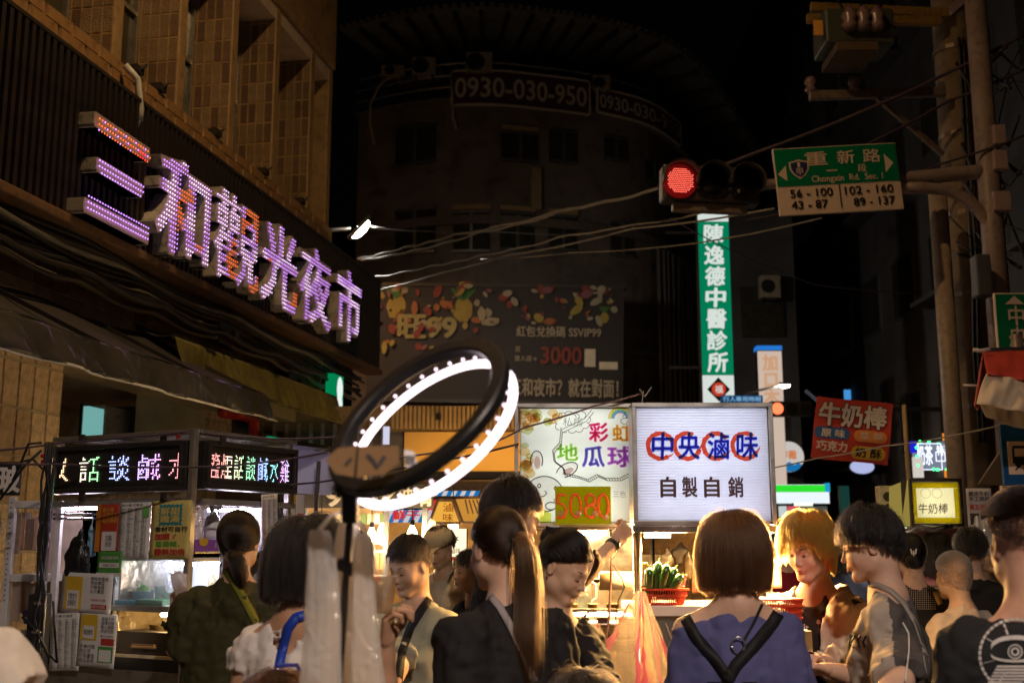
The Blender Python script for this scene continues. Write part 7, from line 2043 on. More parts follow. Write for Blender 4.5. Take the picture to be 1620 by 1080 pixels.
# warm light of the stall lamps; the sideways one is added for the blond man
for (px,py,Y,wts) in ((1040,852,5.07,24),(1190,852,5.28,40),(925,852,5.45,42),(1204,852,5.12,90)):
 l = bpy.data.lights.new('stall_area_light','AREA'); l.energy = wts; l.color = (1,.54,.17); l.size = .25; l.shape = 'RECTANGLE'; l.size_y = .05
 o = bpy.data.objects.new('stall_area_light',l); COL.objects.link(o); o.location = at(px,py,Y); o.rotation_euler = (R(-32),R(-30) if px == 1204 else 0,0)
redp = pm('red_plastic',(.62,.055,.025),.3,var=.05)
T,r,h = basket('basket','red plastic basket of green peppers on the white counter',CS,1053,931,80,27,.02,redp,'red baskets at the steel stall',30)
pep = pm('pepper_green',(.018,.075,.01),.22,var=.3,vs=18,coat=.4)
T2 = thing('green_pepper','long green pepper standing in the red basket','pepper')
for k,(px,lean,ln) in enumerate(((1027,2,36),(1036,9,46),(1045,16,43),(1053,25,40),(1060,38,32))):
 a = at(px,934,YC + .06 + .02 * (k % 2)); s = depth_of(a) / FPX; L = ln * s; M_ = Matrix.Rotation(R(lean),4,'Y')
 m = MB(); m.lathe([(0,-L * .15),(.018,-L * .1),(.021,L * .2),(.022,L * .6),(.02,L * .88),(.009,L * .98),(0,L)],(0,0,0),12,M=M_)
 T_k = T2 if k == 0 else thing('green_pepper','','pepper'); T_k['label'] = ['leftmost','second','middle tallest','fourth','last and shortest'][k].replace('leftmost','first, outermost') + ' long green pepper in the red basket, counted from the steel post'; T_k['group'] = 'green peppers in the red basket'; T_k.location = a
 m.build('skin',pep,T_k,smooth=True); m = MB(); m.tube([M_ @ Vector((0,0,L * .98)),M_ @ Vector((.004,0,L * 1.12))],.003,6); m.build('stem',pm('stem_green',(.2,.3,.05),.5),T_k)
basket('basket','small pink basket behind the green peppers',CS,1072,908,32,20,.16,pm('pink_plastic',(.75,.3,.25),.4),slots=14)
for k in range(5):
 basket('basket','red basket, %s in the stack beside the steel post' % ['topmost','second from the top','third from the top','fourth from the top','lowest'][k],CS,1236,925 + k * 10 + 22,84 - k * 1.5,30,-.55,redp,'stacked red baskets',30)
m = MB(); q = rc(CS,1190,998,1285,1010,-.57); m.box(q[0],q[1],-.57,-.12,.5,q[3] + .0); m.build('side_counter',steel,CT)
sheet(Frame((at(1228,905,5.4).x,5.4,0)),(1218,879,1236,930),0,'notice','pink edged paper notice standing behind the red basket stack',pm('notice_pink',(.7,.25,.2),.6),lambda T,W,H: (B_(T,W,H,.2,.1,.8,.9,paper),T_(T,W,H,'本店自製',.4,.25,.62,.8,inkr,y=-.006,vertical=True)),'notice')
T = CS.empty('paper_roll',label='thick pale paper roll held across the rabbit stall',cat='roll'); a = CS.hit(948,918,.25); b = CS.hit(1001,918,.25)
m = MB(); m.tube([(a[0],.25,a[1]),(b[0],.25,b[1])],15 * S_,20); m.build('roll',pm('roll_cream',(.7,.6,.42),.6),T,smooth=True); m = MB(); m.tube([(a[0] - .025,.25,a[1]),(a[0] - .001,.25,a[1])],.008,10); m.build('rod',black_m,T)
# goods hanging in the back of the stall
T = CS.empty('rack_wall',label='dim brown cluttered rear panel of the steel stall',cat='panel'); q = rc(CS,1016,842,1214,985,1.1); m = MB(); m.box(q[0] - .2,q[1] + .0,1.1,1.13,.3,q[3] + .2); m.build('sheet',pm('clutter_brown',(.22,.14,.07),.7,var=.6,vs=14,bump=1,bs=22,bd=.03),T)
for k,(px,py,w_,h_,c,lab,al) in enumerate([(1056,885,11,34,(.85,.75,.6),'clear crumpled bag hanging from the stall rail near the post',1),(1075,872,13,26,(.012,.01,.01),'round black bag hanging inside the steel stall',0),(1090,890,10,34,(.65,.5,.25),'yellowish vegetable bag hanging inside the steel stall',1),(1100,915,9,36,(.4,.12,.08),'reddish bag hanging low behind the brown haired woman',0),(870,905,8,20,(.7,.35,.06),'orange sponge bag stuck to the steel post',0),(1018,893,6,14,(.75,.4,.1),'small orange cloth clipped on the steel post',0)]):
 crumple('hanging_bag',lab,'bag',[(px,py - h_ / 2,w_ * .4),(px + 1,py,w_),(px,py + h_ / 2,w_ * .8)],film('bag_film_%d' % k,c,.35,.2) if al else pm('bag_col_%d' % k,c,.5),None,5.6 if k < 4 else 5.03,.5,k + 2,.009,26,.008)
T = thing('box','white carton behind the green peppers','box',loc=at(1028,900,5.75)); m = MB(); m.box(-.05,.07,0,.15,-.08,.07); m.build('carton',pm('carton_cream',(.7,.6,.45),.6),T,bevel=.004); m = MB(); m.box(-.03,.05,-.004,-.001,-.03,.03); m.build('carton_label',paper,T)
# clear bags with pink stripes hanging at the front
pinks = film('pink_stripe',(.62,.16,.36),.5,.15)
clearb = film('clear_bag',(.92,.86,.78),.84,.08)
for k,(axis_pts,label,ph) in enumerate(((((1010,935,4),(1000,990,26),(992,1050,40),(990,1110,44)),'clear plastic bag with pink stripes hanging from the steel post',0),(((940,985,8),(930,1030,30),(925,1080,36),(925,1120,36)),'second clear pink striped bag hanging lower, beside the bent woman',2),(((1018,935,3),(1030,1000,14),(1040,1060,22),(1046,1110,26)),'narrow clear bag with pink stripes against the glass case',4))):
 Yb = 4.75 - .05 * k; T = thing('clear_bag',label,'bag','clear pink striped bags'); n = 30; vs = []; fs = [[],[]]
 m = MB()
 px = np.array([p[0] for p in axis_pts]); py = np.array([p[1] for p in axis_pts]); ww = np.array([p[2] for p in axis_pts])
 rows = 24
 for j in range(rows):
  t = j / (rows - 1) * (py[-1] - py[0]) + py[0]; cx = np.interp(t,py,px); w_ = np.interp(t,py,ww)
  for i in range(n):
   a = 2 * math.pi * i / n; rr = w_ * (1 + .16 * math.sin(a * 5 + j * .35 + ph) + .10 * math.sin(a * 9 - j * .8) + .05 * math.sin(a * 17 + j * 1.7))
   p = at(cx + rr * math.cos(a),t,Yb); s = depth_of(p) / FPX; p.y += rr * .45 * s * math.sin(a); m.v.append(tuple(p))
 for j in range(rows - 1):
  for i in range(n):
   m.f.append((j * n + i,(j + 1) * n + i,(j + 1) * n + (i + 1) % n,j * n + (i + 1) % n)); m.m.append(1 if i % 11 == (2 + ph) % 11 or i == (14 + k) else 0)
 m.build('film',[clearb,pinks],T,smooth=True)
wire('brown cable hanging from the light box past the raised hand to the counter',[(966,838,5.2),(967,880,5.12),(966,930,5.12),(963,985,5.07),(952,1045,5.03),(948,1080,5.03)],.0055,pm('cable_brown',(.10,.05,.04),.5),name='stall_cord',grp='stall cords')
wire('thin black curling cord beside the brown cable',[(979,845,5.12),(977,872,5.12),(966,888,5.12),(972,895,5.12),(984,915,5.12),(988,928,5.12),(978,950,5.12),(974,975,5.12),(975,985,5.12)],.003,cable_m,name='stall_cord',grp='stall cords')
for k,pts in enumerate([[(1015,640),(1018,618)],[(1018,625),(1012,615)],[(1019,628),(1031,612)]]):
 wire(['wire stub standing on top of the rabbit light box','bent wire end forking towards the ring light','bent wire end forking towards the clinic sign'][k],[(a,b,5.28) for a,b in pts],.003,w_lt,name='wire_end',grp='wire ends on the light box')
a = [(905,1010),(915,990),(922,978),(933,965)]
wire('crinkled foil tongs hanging in front of the rabbit stall',[(x,y,4.9) for x,y in a],.006,steel,.004,'twisted_foil','stall cords')
# food jars on the warm shelves of the rabbit stall
for k in range(7):
 pot(RS,890 + k * 16,961 if k % 2 else 984,15 + k % 3 * 3,13,.08,['red','amber','cream','golden','pink','brown','clear'][k] + ' tub on the %s warm shelf of the rabbit stall' % ('upper' if k % 2 else 'lower'),'food_tub',pm('rtub_%d' % k,[(.6,.05,.04),(.8,.45,.1),(.8,.7,.5),(.8,.55,.15),(.7,.3,.3),(.3,.16,.06),(.7,.66,.6)][k],.4),.9,'tub')
T = RS.empty('water_jug',label='pale blue grey jug behind the bent woman',cat='jug'); x,z = RS.hit(915,935,.15); m = MB(); m.lathe([(0,-.09),(.055,-.09),(.062,-.02),(.058,.05),(.035,.085),(.02,.10),(0,.10)],(x,.15,z),20); m.build('body',film('jug_grey',(.5,.58,.6),.3,.2),T,smooth=True); m = MB(); m.tube([(x + .05,.15,z + .05),(x + .085,.15,z + .03),(x + .085,.15,z - .03),(x + .058,.15,z - .05)],.006,8); m.build('handle',pm('jug_handle',(.45,.5,.52),.4),T)

# ================================================================== flag, milk stick box and things at the photo's far side
FG,s = panel('flag','tilted red cloth flag advertising milk sticks, hung from a bamboo pole','flag',1348,681,8.6,roll=-8)
Wf,Hf = 122 * s,98 * s; n = 26
def cloth(T,m_in):
 out = []
 for x,y,z in m_in.v: out.append((x,y + .012 * math.sin(x * 9 + z * 4) + .008 * math.sin(z * 17 - x * 3),z + .012 * math.sin(x * 6)))
 m_in.v = out; return m_in
m = MB(); vs = []
for j in range(n + 1):
 for i in range(n + 1): vs.append((-Wf / 2 + Wf * i / n,0,-Hf / 2 + Hf * j / n))
m.add(vs,[(j * (n + 1) + i,j * (n + 1) + i + 1,(j + 1) * (n + 1) + i + 1,(j + 1) * (n + 1) + i) for j in range(n) for i in range(n)])
o = cloth(FG,m).build('cloth',pm('flag_red',(.58,.045,.02),.7,var=.12,bump=.3,bs=120,emit=(.6,.05,.02),es=.0),FG,smooth=True)
fw = pm('flag_cream',(.75,.62,.5),.7); fbk = pm('flag_black',(.03,.01,.01),.7)
def ft(sx_,x0,x1,z0,z1,mt,bold,y=-.006,nm='lettering'): m = MB(); text(m,sx_,x0 * Wf,x1 * Wf,z0 * Hf,z1 * Hf,y,bold=bold); cloth(FG,m).build(nm,mt,FG)
ft('牛奶棒',-.45,.43,.06,.42,fbk,.07); ft('牛奶棒',-.45,.43,.06,.42,fw,.035,-.010)
def pill(x0,x1,z0,z1,mt):
 m = MB(); r = (z1 - z0) * Hf / 2; pts = [(x0 * Wf + r - r * math.sin(a),z0 * Hf + r - r * math.cos(a)) for a in np.linspace(0,math.pi,8)] + [(x1 * Wf - r + r * math.sin(a),z0 * Hf + r + r * math.cos(a)) for a in np.linspace(0,math.pi,8)]
 m.add([(a,-.006,b) for a,b in pts][::-1],[tuple(range(16))]); cloth(FG,m).build('pill_print',mt,FG)
pill(-.49,-.03,-.16,.03,pm('flag_blue',(.03,.12,.33),.7)); pill(.02,.46,-.17,.02,pm('flag_orange',(.75,.25,.05),.7)); pill(.0,.46,-.45,-.24,pm('flag_yellow',(.75,.42,.03),.7))
ft('原 味',-.4,-.1,-.13,.0,fw,.03,-.011); ft('草 莓',.1,.4,-.14,-.01,fw,.0,-.011); ft('巧克力',-.45,-.06,-.36,-.2,fw,.04,-.011); ft('奶 酥',.06,.4,-.42,-.27,fbk,.03,-.011)
T = thing('flag_pole','thin bamboo pole holding the red flag beside the yellow box','pole',loc=(at(1445,860,8.7).x,8.7,0)); m = MB(); tp = at(1430,640,8.7); m.tube([(0,0,.2),(tp.x - T.location.x,0,tp.z)],.018,8); m.build('bamboo',pm('bamboo',(.5,.33,.15),.6),T); m = MB(); q = at(1415,640,8.65); m.tube([(tp.x - T.location.x,0,tp.z),(q.x - T.location.x,-.05,q.z + .02)],.006,6); m.build('tie',cable_m,T)
T = thing('flag_stick','short blue stick tied at the raised corner of the red flag','stick',loc=at(1287,628,8.6)); m = MB(); m.bar((-.06,0,.05),(.03,0,-.03),.025); m.build('stick',pm('stick_blue',(.15,.25,.6),.5),T,bevel=.003)
MS = Frame((at(1480,860,7.6).x,7.6,0),-4)
T = MS.empty('milk_stick_stall',label='food stall with a yellow light box reading milk stick and curved steel tubes',cat='stall')
q = rc(MS,1441,762,1521,828); lb2 = lit_box(T,q,(.74,.70,.50),[(.1,.72,.9,.72),(.1,.3,.9,.3)],13,nm='milk_box',tcol=(1,.95,.7))
frame4(T,MS,rc(MS,1437,757,1525,832),.018,-.02,.2,metal_dk,'box_frame')
m = MB(); x0,x1,z0,z1 = rc(MS,1442,763,1520,827)
for k in range(2):
 w_ = (x1 - x0) * .12; m.box(x0,x1,-.001 - k * .001,-.0005 - k * .001,z0,z0 + w_ * (1 - k * .0)) if k == 0 else m.box(x0,x0 + w_ * .7,-.002,-.0015,z0 + w_ + .001,z1 - w_ - .001)
m.box(x1 - w_ * .9,x1,-.002,-.0015,z0 + w_ + .001,z1 - w_ - .001); m.box(x0,x1,-.002,-.0015,z1 - w_,z1); m.build('yellow_border',acr('border_yellow',(.70,.62,.06)),lb2)
def mt_(s_,a,b,c,d,bold=.0): x0,x1,z0,z1 = rc(MS,a,b,c,d); m = MB(); text(m,s_,x0,x1,z0,z1,-.004,bold=bold,slant=.1); m.build('character',pm('ink_brown',(.08,.05,.03),.6),lb2)
mt_('牛奶棒',1452,796,1500,812,.01)
m = MB(); [m.ring(MS.hit(px,780)[0],MS.hit(px,780)[1],.030,.033,-.004,20) for px in (1464,1482)]; m.build('face_outline',pm('ink_faint',(.35,.3,.2),.6),lb2)
sidef = [Vector(MS.I @ at(px,py,Y)) for px,py,Y in ((1401,772,8.5),(1436,758,7.62),(1436,832,7.62),(1401,828,8.5))]
m = MB(); m.add([tuple(p) for p in sidef] + [tuple(p + Vector((.03,.02,0))) for p in sidef],[(3,2,1,0),(4,5,6,7),(0,1,5,4),(2,3,7,6),(1,2,6,5),(3,0,4,7)]); m.build('box_side',em('box_side_glow',(.62,.46,.10),.45),T)
for k,(c,r0,r1) in enumerate((((1400,815),70,0),((1395,830),80,0))):
 pts = [(1401 + k * 8,905),(1408 + k * 8,872),(1425 + k * 8,848),(1450 + k * 8,834),(1475 + k * 8,838 - k * 2),(1500 + k * 6,832)]
 m = MB(); m.tube([MS.I @ at(a,b,7.3 + .1 * k) for a,b in pts],.018,10); m.build('curved_tube',steel,T,smooth=True)
m = MB(); q = rc(MS,1400,930,1530,940,.2); m.box(q[0],q[1],.1,.8,.2,q[3]); m.build('counter',steel,T)
m = MB(); q = rc(MS,1405,840,1540,930,1.0); m.box(q[0],q[1],1.0,1.04,.3,q[3] + .02); m.build('back_panel',pm('back_red_dark',(.12,.03,.03),.6,var=.5,vs=6),T)
for px in (1440,1522): x,z = MS.hit(px,832); m = MB(); m.box(x - .015,x + .015,0,.03,0,z - .002); m.build('post',alu,T)
l = bpy.data.lights.new('stall_area_light','AREA'); l.energy = 10; l.color = (1,.85,.6); l.size = .8; l.size_y = .06; l.shape = 'RECTANGLE'; o = bpy.data.objects.new('stall_area_light',l); COL.objects.link(o); o.location = at(1470,838,7.7)
T = thing('speaker','small cream loudspeaker fixed beside the yellow box side','loudspeaker',loc=at(1401,790,8.4)); m = MB(); m.box(-.06,.05,-.05,.05,-.1,.1); m.build('case',pm('cream_case',(.55,.48,.32),.5,dirt=.4),T,bevel=.01); m = MB(); m.disc(0,.02,.035,-.055,16); m.disc(0,-.055,.025,-.055,16); m.build('cones',black_m,T)
sheet(Frame((at(1555,790,7.2).x,7.2,0)),(1530,772,1570,840),0,'menu_sheet','grey menu sheet with red characters and two dark photos beside the yellow box',pm('paper_grey',(.45,.4,.38),.6),lambda T,W,H: (T_(T,W,H,'脆皮牛奶\n手工現炸',.1,.7,.9,.93,ink,.02),T_(T,W,H,'買五送一',.1,.5,.9,.63,inkr,.03),B_(T,W,H,.1,.08,.45,.42,metal_dk),B_(T,W,H,.52,.08,.9,.42,metal_dk)),'menu')
for k,(px,py,w_,h_,lab) in enumerate([(1560,850,16,36,'crinkled clear packets hanging under the grey menu sheet'),(1545,835,10,22,'small silver packets hanging beside the yellow box'),(1528,870,10,34,'pink and white cloth bag hanging among the clear packets')]):
 crumple('hanging_packet',lab,'packet',[(px,py - h_ / 2,w_ * .8),(px,py,w_),(px,py + h_ / 2,w_ * .9)],[film('silver_film',(.8,.76,.7),.25,.12),film('silver_film',(.8,.76,.7),.25,.12),pm('cloth_pink',(.6,.42,.45),.6)][k],None,7.0,.5,k + 20,.016,24,.012)
# signs, bus stop and awning at the edge
ES,s = panel('district_sign','green road name sign with an arrow and two tall white characters at the edge','sign',1608,508,8.8)
W,Hh = 66 * s,92 * s; m = MB(); m.box(-W / 2,W / 2,0,.03,-Hh / 2,Hh / 2); m.build('board',wm,ES,bevel=.01); m = MB(); m.box(-W / 2 + .012,W / 2 - .012,-.004,-.001,-Hh / 2 + .012,Hh / 2 - .012); m.build('green_field',gm,ES)
m = MB(); text(m,'中央',-14 * s,14 * s,-40 * s,24 * s,-.008,bold=.02,vertical=True); m.add([(-17 * s,-.008,27 * s),(14 * s,-.008,27 * s),(-1 * s,-.008,41 * s)],[(0,1,2)]); m.build('lettering',wm,ES)
ES2,s = panel('road_sign','small green road sign ending in Rd. below the striped awning','sign',1612,656,7.6); W,Hh = 54 * s,20 * s; m = MB(); m.box(-W / 2,W / 2,0,.02,-Hh / 2,Hh / 2); m.build('board',wm,ES2,bevel=.006); m = MB(); m.box(-W / 2 + .01,W / 2 - .01,-.004,-.001,-Hh / 2 + .008,Hh / 2); m.build('green_field',gm,ES2); m = MB(); text(m,'Rd.',-20 * s,0,-6 * s,7 * s,-.008,bold=.01); m.build('lettering',wm,ES2)
BS,s = panel('bus_stop_sign','blue bus stop sign with a black bus drawn on a cream square','sign',1617,719,6.9); W,Hh = 64 * s,96 * s; m = MB(); m.box(-W / 2,W / 2,0,.03,-Hh / 2,Hh / 2); m.build('board',pm('bus_blue',(.005,.07,.22),.35),BS,bevel=.006)
m = MB(); m.box(-23 * s,23 * s,-.004,-.001,-31 * s,21 * s); m.build('cream_field',pm('bus_cream',(.75,.55,.42),.5),BS)
m = MB(); y = -.008; m.box(-15 * s,20 * s,y,y + .003,10 * s,14 * s); m.box(-16 * s,-13 * s,y,y + .003,-14 * s,9.9 * s); m.box(-12.9 * s,20 * s,y,y + .003,-16 * s,-3 * s); m.disc(-8 * s,-17 * s,4 * s,y - .001,12); m.bar((-9 * s,y,-20 * s),(-13 * s,y,-24 * s),2 * s); m.build('bus_drawing',bk,BS)
BS2,s = panel('route_board','cream route board with a dark map directly below the bus stop sign','sign',1618,793,6.95); m = MB(); m.box(-32 * s,32 * s,0,.03,-38 * s,25 * s); m.build('board',pm('bus_cream',(.75,.55,.42),.5),BS2,bevel=.005); m = MB(); m.box(-20 * s,30 * s,-.004,-.001,-30 * s,6 * s); m.build('map',metal_dk,BS2)
bp = at(1640,860,7.0); T = thing('bus_stop_post','grey post carrying the bus stop sign','post',loc=(bp.x,7.05,0)); m = MB(); m.tube([(0,0,0),(0,0,2.9)],.035,10); m.build('tube',galv,T,smooth=True)
T = thing('banner_corner','dark grey triangular canvas corner between the poles and the bus stop sign','canvas'); P = [at(px,py,7.8) for px,py in ((1549,765),(1592,700),(1592,768))]; m = MB(); m.add(P + [p + Vector((0,.03,0)) for p in P],[(0,2,1),(3,4,5),(0,1,4,3),(1,2,5,4),(2,0,3,5)]); m.build('canvas',pm('canvas_mauve',(.25,.2,.19),.7),T)
AW = thing('awning','red and cream striped awning with a curled valance at the edge','awning'); redc = pm('awning_red_cloth',(.40,.035,.02),.65,var=.15,bump=.3,bs=150); crm = pm('awning_cream_cloth',(.62,.48,.33),.65)
def curtain(pts0,pts1,Y0,Y1,mt,nm,amp=.01,nn=20):
 m = MB(); vs = []
 for j in range(9):
  t = j / 8
  for i in range(nn):
   u = i / (nn - 1); a = np.array(pts0[0]) * (1 - u) + np.array(pts0[1]) * u; b = np.array(pts1[0]) * (1 - u) + np.array(pts1[1]) * u; p = a * (1 - t) + b * t; q = at(p[0],p[1],Y0 + (Y1 - Y0) * t); q.y += amp * math.sin(u * 16 + t * 3) + amp * .6 * math.sin(u * 37); vs.append(q)
 m.add(vs,[(j * nn + i,(j + 1) * nn + i,(j + 1) * nn + i + 1,j * nn + i + 1) for j in range(8) for i in range(nn - 1)]); o = m.build(nm,mt,AW,smooth=True); sd_ = o.modifiers.new('s','SOLIDIFY'); sd_.thickness = .006
curtain(((1556,556),(1680,552)),((1562,590),(1680,612)),6.9,6.3,redc,'top_cloth'); curtain(((1562,591),(1680,613)),((1545,638),(1680,662)),6.3,6.25,crm,'valance',.02)
curtain(((1556,557),(1562,590)),((1541,640),(1548,648)),6.9,6.3,pm('awning_side_red',(.5,.10,.08),.6),'side_cloth',.004,8); curtain(((1550,628),(1680,640)),((1560,660),(1680,700)),6.35,6.5,pm('canvas_grey',(.45,.38,.33),.7),'under_cloth',.02)
m = MB(); m.tube([at(1540,553,6.8),at(1552,555,6.8),at(1566,552,6.8)],.012,6); m.tube([at(1524,609,6.6),at(1548,610,6.6)],.007,6); m.build('crank',pm('crank_pale',(.5,.42,.40),.5),AW,smooth=True)
m = MB(); m.bar(at(1556,556,6.95),at(1700,552,6.95),.04); m.build('wall_rail',metal_dk,AW)

# ================================================================== ring light on its stand and the plastic bags hung from it
nrm = Vector((.52,.58,-.63)).normalized()
rc0 = at(658,652,2.2); RL = thing('ring_light','tilted glowing ring light with a cardboard tag on a thin black stand','ring light',loc=rc0)
Q = nrm.to_track_quat('Z','Y').to_matrix().to_4x4()
def tor(Rr,r,n=72,k=8,off=0.0,sq=1.0,a0=0,a1=360):
 m = MB(); pts = []
 for i in range(n + 1): a = R(a0 + (a1 - a0) * i / n); pts.append(Q @ Vector((Rr * math.cos(a),Rr * math.sin(a),off)))
 m.tube(pts,r,k,cap=False); return m
Rm_ = .189
m = MB()
prof = [(Rm_ - .0165,-.002),(Rm_ - .012,-.006),(Rm_ + .012,-.006),(Rm_ + .0165,-.002),(Rm_ + .0165,.016),(Rm_ + .010,.020),(Rm_ - .010,.020),(Rm_ - .0165,.016),(Rm_ - .0165,-.002)]
m.lathe(prof,(0,0,0),96,M=Q); m.f = [f for f in m.f if len(f) == 4]; m.m = m.m[:len(m.f)]
m.build('ring_casing',pm('ring_black',(.010,.009,.009),.3),RL,autosmooth=True)
tor(Rm_,.0078,off=.054).build('light_tube',em('ring_tube_glow',(1.0,.80,.86),4.5),RL,smooth=True)
for k in range(34):
 a = 2 * math.pi * k / 34; c = Q @ Vector(((Rm_ + .0) * math.cos(a),(Rm_) * math.sin(a),.037)); m = MB(); m.ball(c,.0034,8); m.build('led_bead',em('bead_glow',(1.0,.75,.85),3.0),RL,smooth=True)
base = at(548,905,2.25) - rc0; hin = at(556,778,2.2) - rc0
m = MB(); m.tube([hin + Vector((0,0,-.02)),Vector((base.x,base.y,base.z)),Vector((at(536,1080,2.25) - rc0).to_tuple())],.0075,10); ft0 = Vector((at(536,1080,2.25) - rc0)); fz = -rc0.z
m.tube([ft0,Vector((ft0.x - .01,ft0.y,fz + .5))],.009,10); m.build('stand_pole',pm('stand_black',(.02,.015,.014),.35),RL,smooth=True)
for k in range(3): a = R(90 + 120 * k); m = MB(); m.bar((ft0.x,ft0.y,fz + .5),(ft0.x + .4 * math.cos(a),ft0.y + .4 * math.sin(a),fz + .012),.018); m.build('leg',pm('stand_black',(.02,.015,.014),.35),RL)
m = MB(); m.cbox(hin + Vector((.0,0,.03)),(.05,.04,.08),(0,20,0)); m.cbox(hin + Vector((.0,-.01,-.03)),(.03,.035,.06)); m.tube([hin + Vector((-.03,0,.0)),hin + Vector((.035,0,.0))],.012,12); m.tube([base + Vector((-.018,0,.02)),base + Vector((.024,0,.0))],.014,10); m.build('hinge',pm('stand_black',(.02,.015,.014),.35),RL,bevel=.004)
card = pm('cardboard',(.20,.105,.04),.85,bump=.3,bs=60)
CT2 = thing('cardboard_tag','brown cardboard tag with black marks tied over the lower edge of the ring light','tag',loc=at(575,731,2.05)); sC = depth_of(at(575,731,2.05)) / FPX
pts = [(-60,4),(-42,22),(-10,26),(55,26),(56,-2),(34,-19),(-8,-24),(-44,-18)]
m = MB(); m.prism([(a * sC,b * sC) for a,b in pts][::-1],-.001,.0015); m.build('sheet',card,CT2)
m = MB(); m.stroke([(x * sC,z * sC) for x,z in ((-28,-4),(-22,3),(-18,6))],5 * sC,-.003); m.stroke([(x * sC,z * sC) for x,z in ((6,12),(16,2),(22,-8),(26,-2),(34,10))],6 * sC,-.003); m.build('black_marks',ink,CT2)
m = MB(); m.tube([(-.01,-.004,.03),(-.012,-.008,-.02),(-.015,0,-.05)],.0015,5); m.build('string',cable_m,CT2)
TG = thing('paper_label','small white paper label stuck on the ring light beside the cardboard tag','label',loc=at(649,728,2.12)); m = MB(); m.prism([(a * sC,b * sC) for a,b in ((-10,18),(6,14),(14,-14),(-8,-10))][::-1],-.001,.001); m.build('sheet',paper,TG); m = MB(); [m.box(-8 * sC,8 * sC,-.003,-.002,z * sC,(z + 1.5) * sC) for z in (6,2,-2,-6)]; props(m.build('print',ink,TG),kind='stuff')
# bags hung from the ring light stand
bagm = film('milky_bag',(.95,.90,.85),.38,.18)
def hung_bag(label,cx,y0,y1,w0,w1,Y,ph,n=40,rows=34,name='plastic_bag'):
 T = thing(name,label,'bag','plastic bags hung from the ring light stand'); o0 = at(cx,y0,Y); T.location = o0; m = MB()
 for j in range(rows):
  t = j / (rows - 1); py = y0 + (y1 - y0) * t; w_ = w0 + (w1 - w0) * (t ** .55); s = depth_of(at(cx,py,Y)) / FPX
  for i in range(n):
   a = 2 * math.pi * i / n; rr = w_ * (1 + (.10 * math.sin(a * 4 + ph + t * 2.0) + .08 * math.sin(a * 9 - t * 3 + ph) + .035 * math.sin(a * 21 + t * 12)) * (1 - .3 * t))
   p = at(cx + rr * math.cos(a) + 6 * math.sin(t * 3 + ph),py,Y) - o0; p.y += rr * .35 * s * math.sin(a); m.v.append(tuple(p))
 for j in range(rows - 1):
  for i in range(n): m.f.append((j * n + i,(j + 1) * n + i,(j + 1) * n + (i + 1) % n,j * n + (i + 1) % n)); m.m.append(0)
 m.build('film',bagm,T,smooth=True)
 m = MB(); q = at(548,y0 - 30,Y) - o0; m.tube([(0,0,.0),q * .5 + Vector((0,-.01,.01)),q],[.006,.004,.003],6); m.build('handle',bagm,T,smooth=True)
hung_bag('milky plastic bag bundle hanging nearest the woman with the blue strap',505,838,1100,14,31,2.18,0)
hung_bag('milky plastic bag bundle hanging close behind the stand pole',545,826,1100,12,34,2.3,2)
hung_bag('milky plastic bag bundle hanging on the side of the raised arm',580,842,1100,10,26,2.22,4)
# ================================================================== people
from mathutils.bvhtree import BVHTree
def garm_bvh(J,nm):
 k = nm + '_bvh'
 if k not in J:
  o = J[nm]; r = J['root']; M_ = Matrix.Translation(r.location) @ Matrix.Rotation(r.rotation_euler.z,4,'Z')
  J[k] = (BVHTree.FromPolygons([M_ @ v.co for v in o.data.vertices],[tuple(p.vertices) for p in o.data.polygons]),M_.inverted())
 return J[k]
def on_cloth(J,nm,px,py,lift=.006):
 """the point of a garment seen at a pixel, lifted off the cloth"""
 b,I = garm_bvh(J,nm); d = ray(px,py).normalized(); h = b.ray_cast(Vector((0,0,EYE)),d)
 if nm != 'body':
  h2 = garm_bvh(J,'body')[0].ray_cast(Vector((0,0,EYE)),d)
  if h2[0] is not None and (h[0] is None or h2[3] < h[3]): h = h2
 if h[0] is None: return None
 return I @ (h[0] - d * lift)
def strap(J,nm,pts,wpx,mt,name='strap',lift=.008,thick=.003):
 P = []; n = 26
 pa = np.array(pts,float); t = np.linspace(0,len(pa) - 1,n)
 X = np.interp(t,range(len(pa)),pa[:,0]); Y = np.interp(t,range(len(pa)),pa[:,1])
 L_,R_ = [],[]
 for i in range(n):
  dx,dy = X[min(i + 1,n - 1)] - X[max(i - 1,0)],Y[min(i + 1,n - 1)] - Y[max(i - 1,0)]; l = math.hypot(dx,dy); nx,ny = -dy / l * wpx / 2,dx / l * wpx / 2
  a,b = on_cloth(J,nm,X[i] + nx,Y[i] + ny,lift),on_cloth(J,nm,X[i] - nx,Y[i] - ny,lift)
  if a is not None and b is not None: L_.append(a); R_.append(b)
 m = MB(); vs = []
 for a,b in zip(L_,R_): vs += [a,b]
 m.add(vs,[(2 * i,2 * i + 1,2 * i + 3,2 * i + 2) for i in range(len(L_) - 1)])
 o = m.build(name,mt,J['root'],smooth=True); s_ = o.modifiers.new('s','SOLIDIFY'); s_.thickness = thick; s_.offset = 0
def decal(J,nm,mb,mt,name='shirt_print',lift=.004):
 """flat print given in pixels (x, -, y) laid onto the cloth"""
 vs = []; 
 for x,y,z in mb.v:
  p = on_cloth(J,nm,x,z,lift)
  vs.append(tuple(p) if p is not None else (0,0,1.0))
 mb.v = vs; mb.build(name,mt,J['root'])
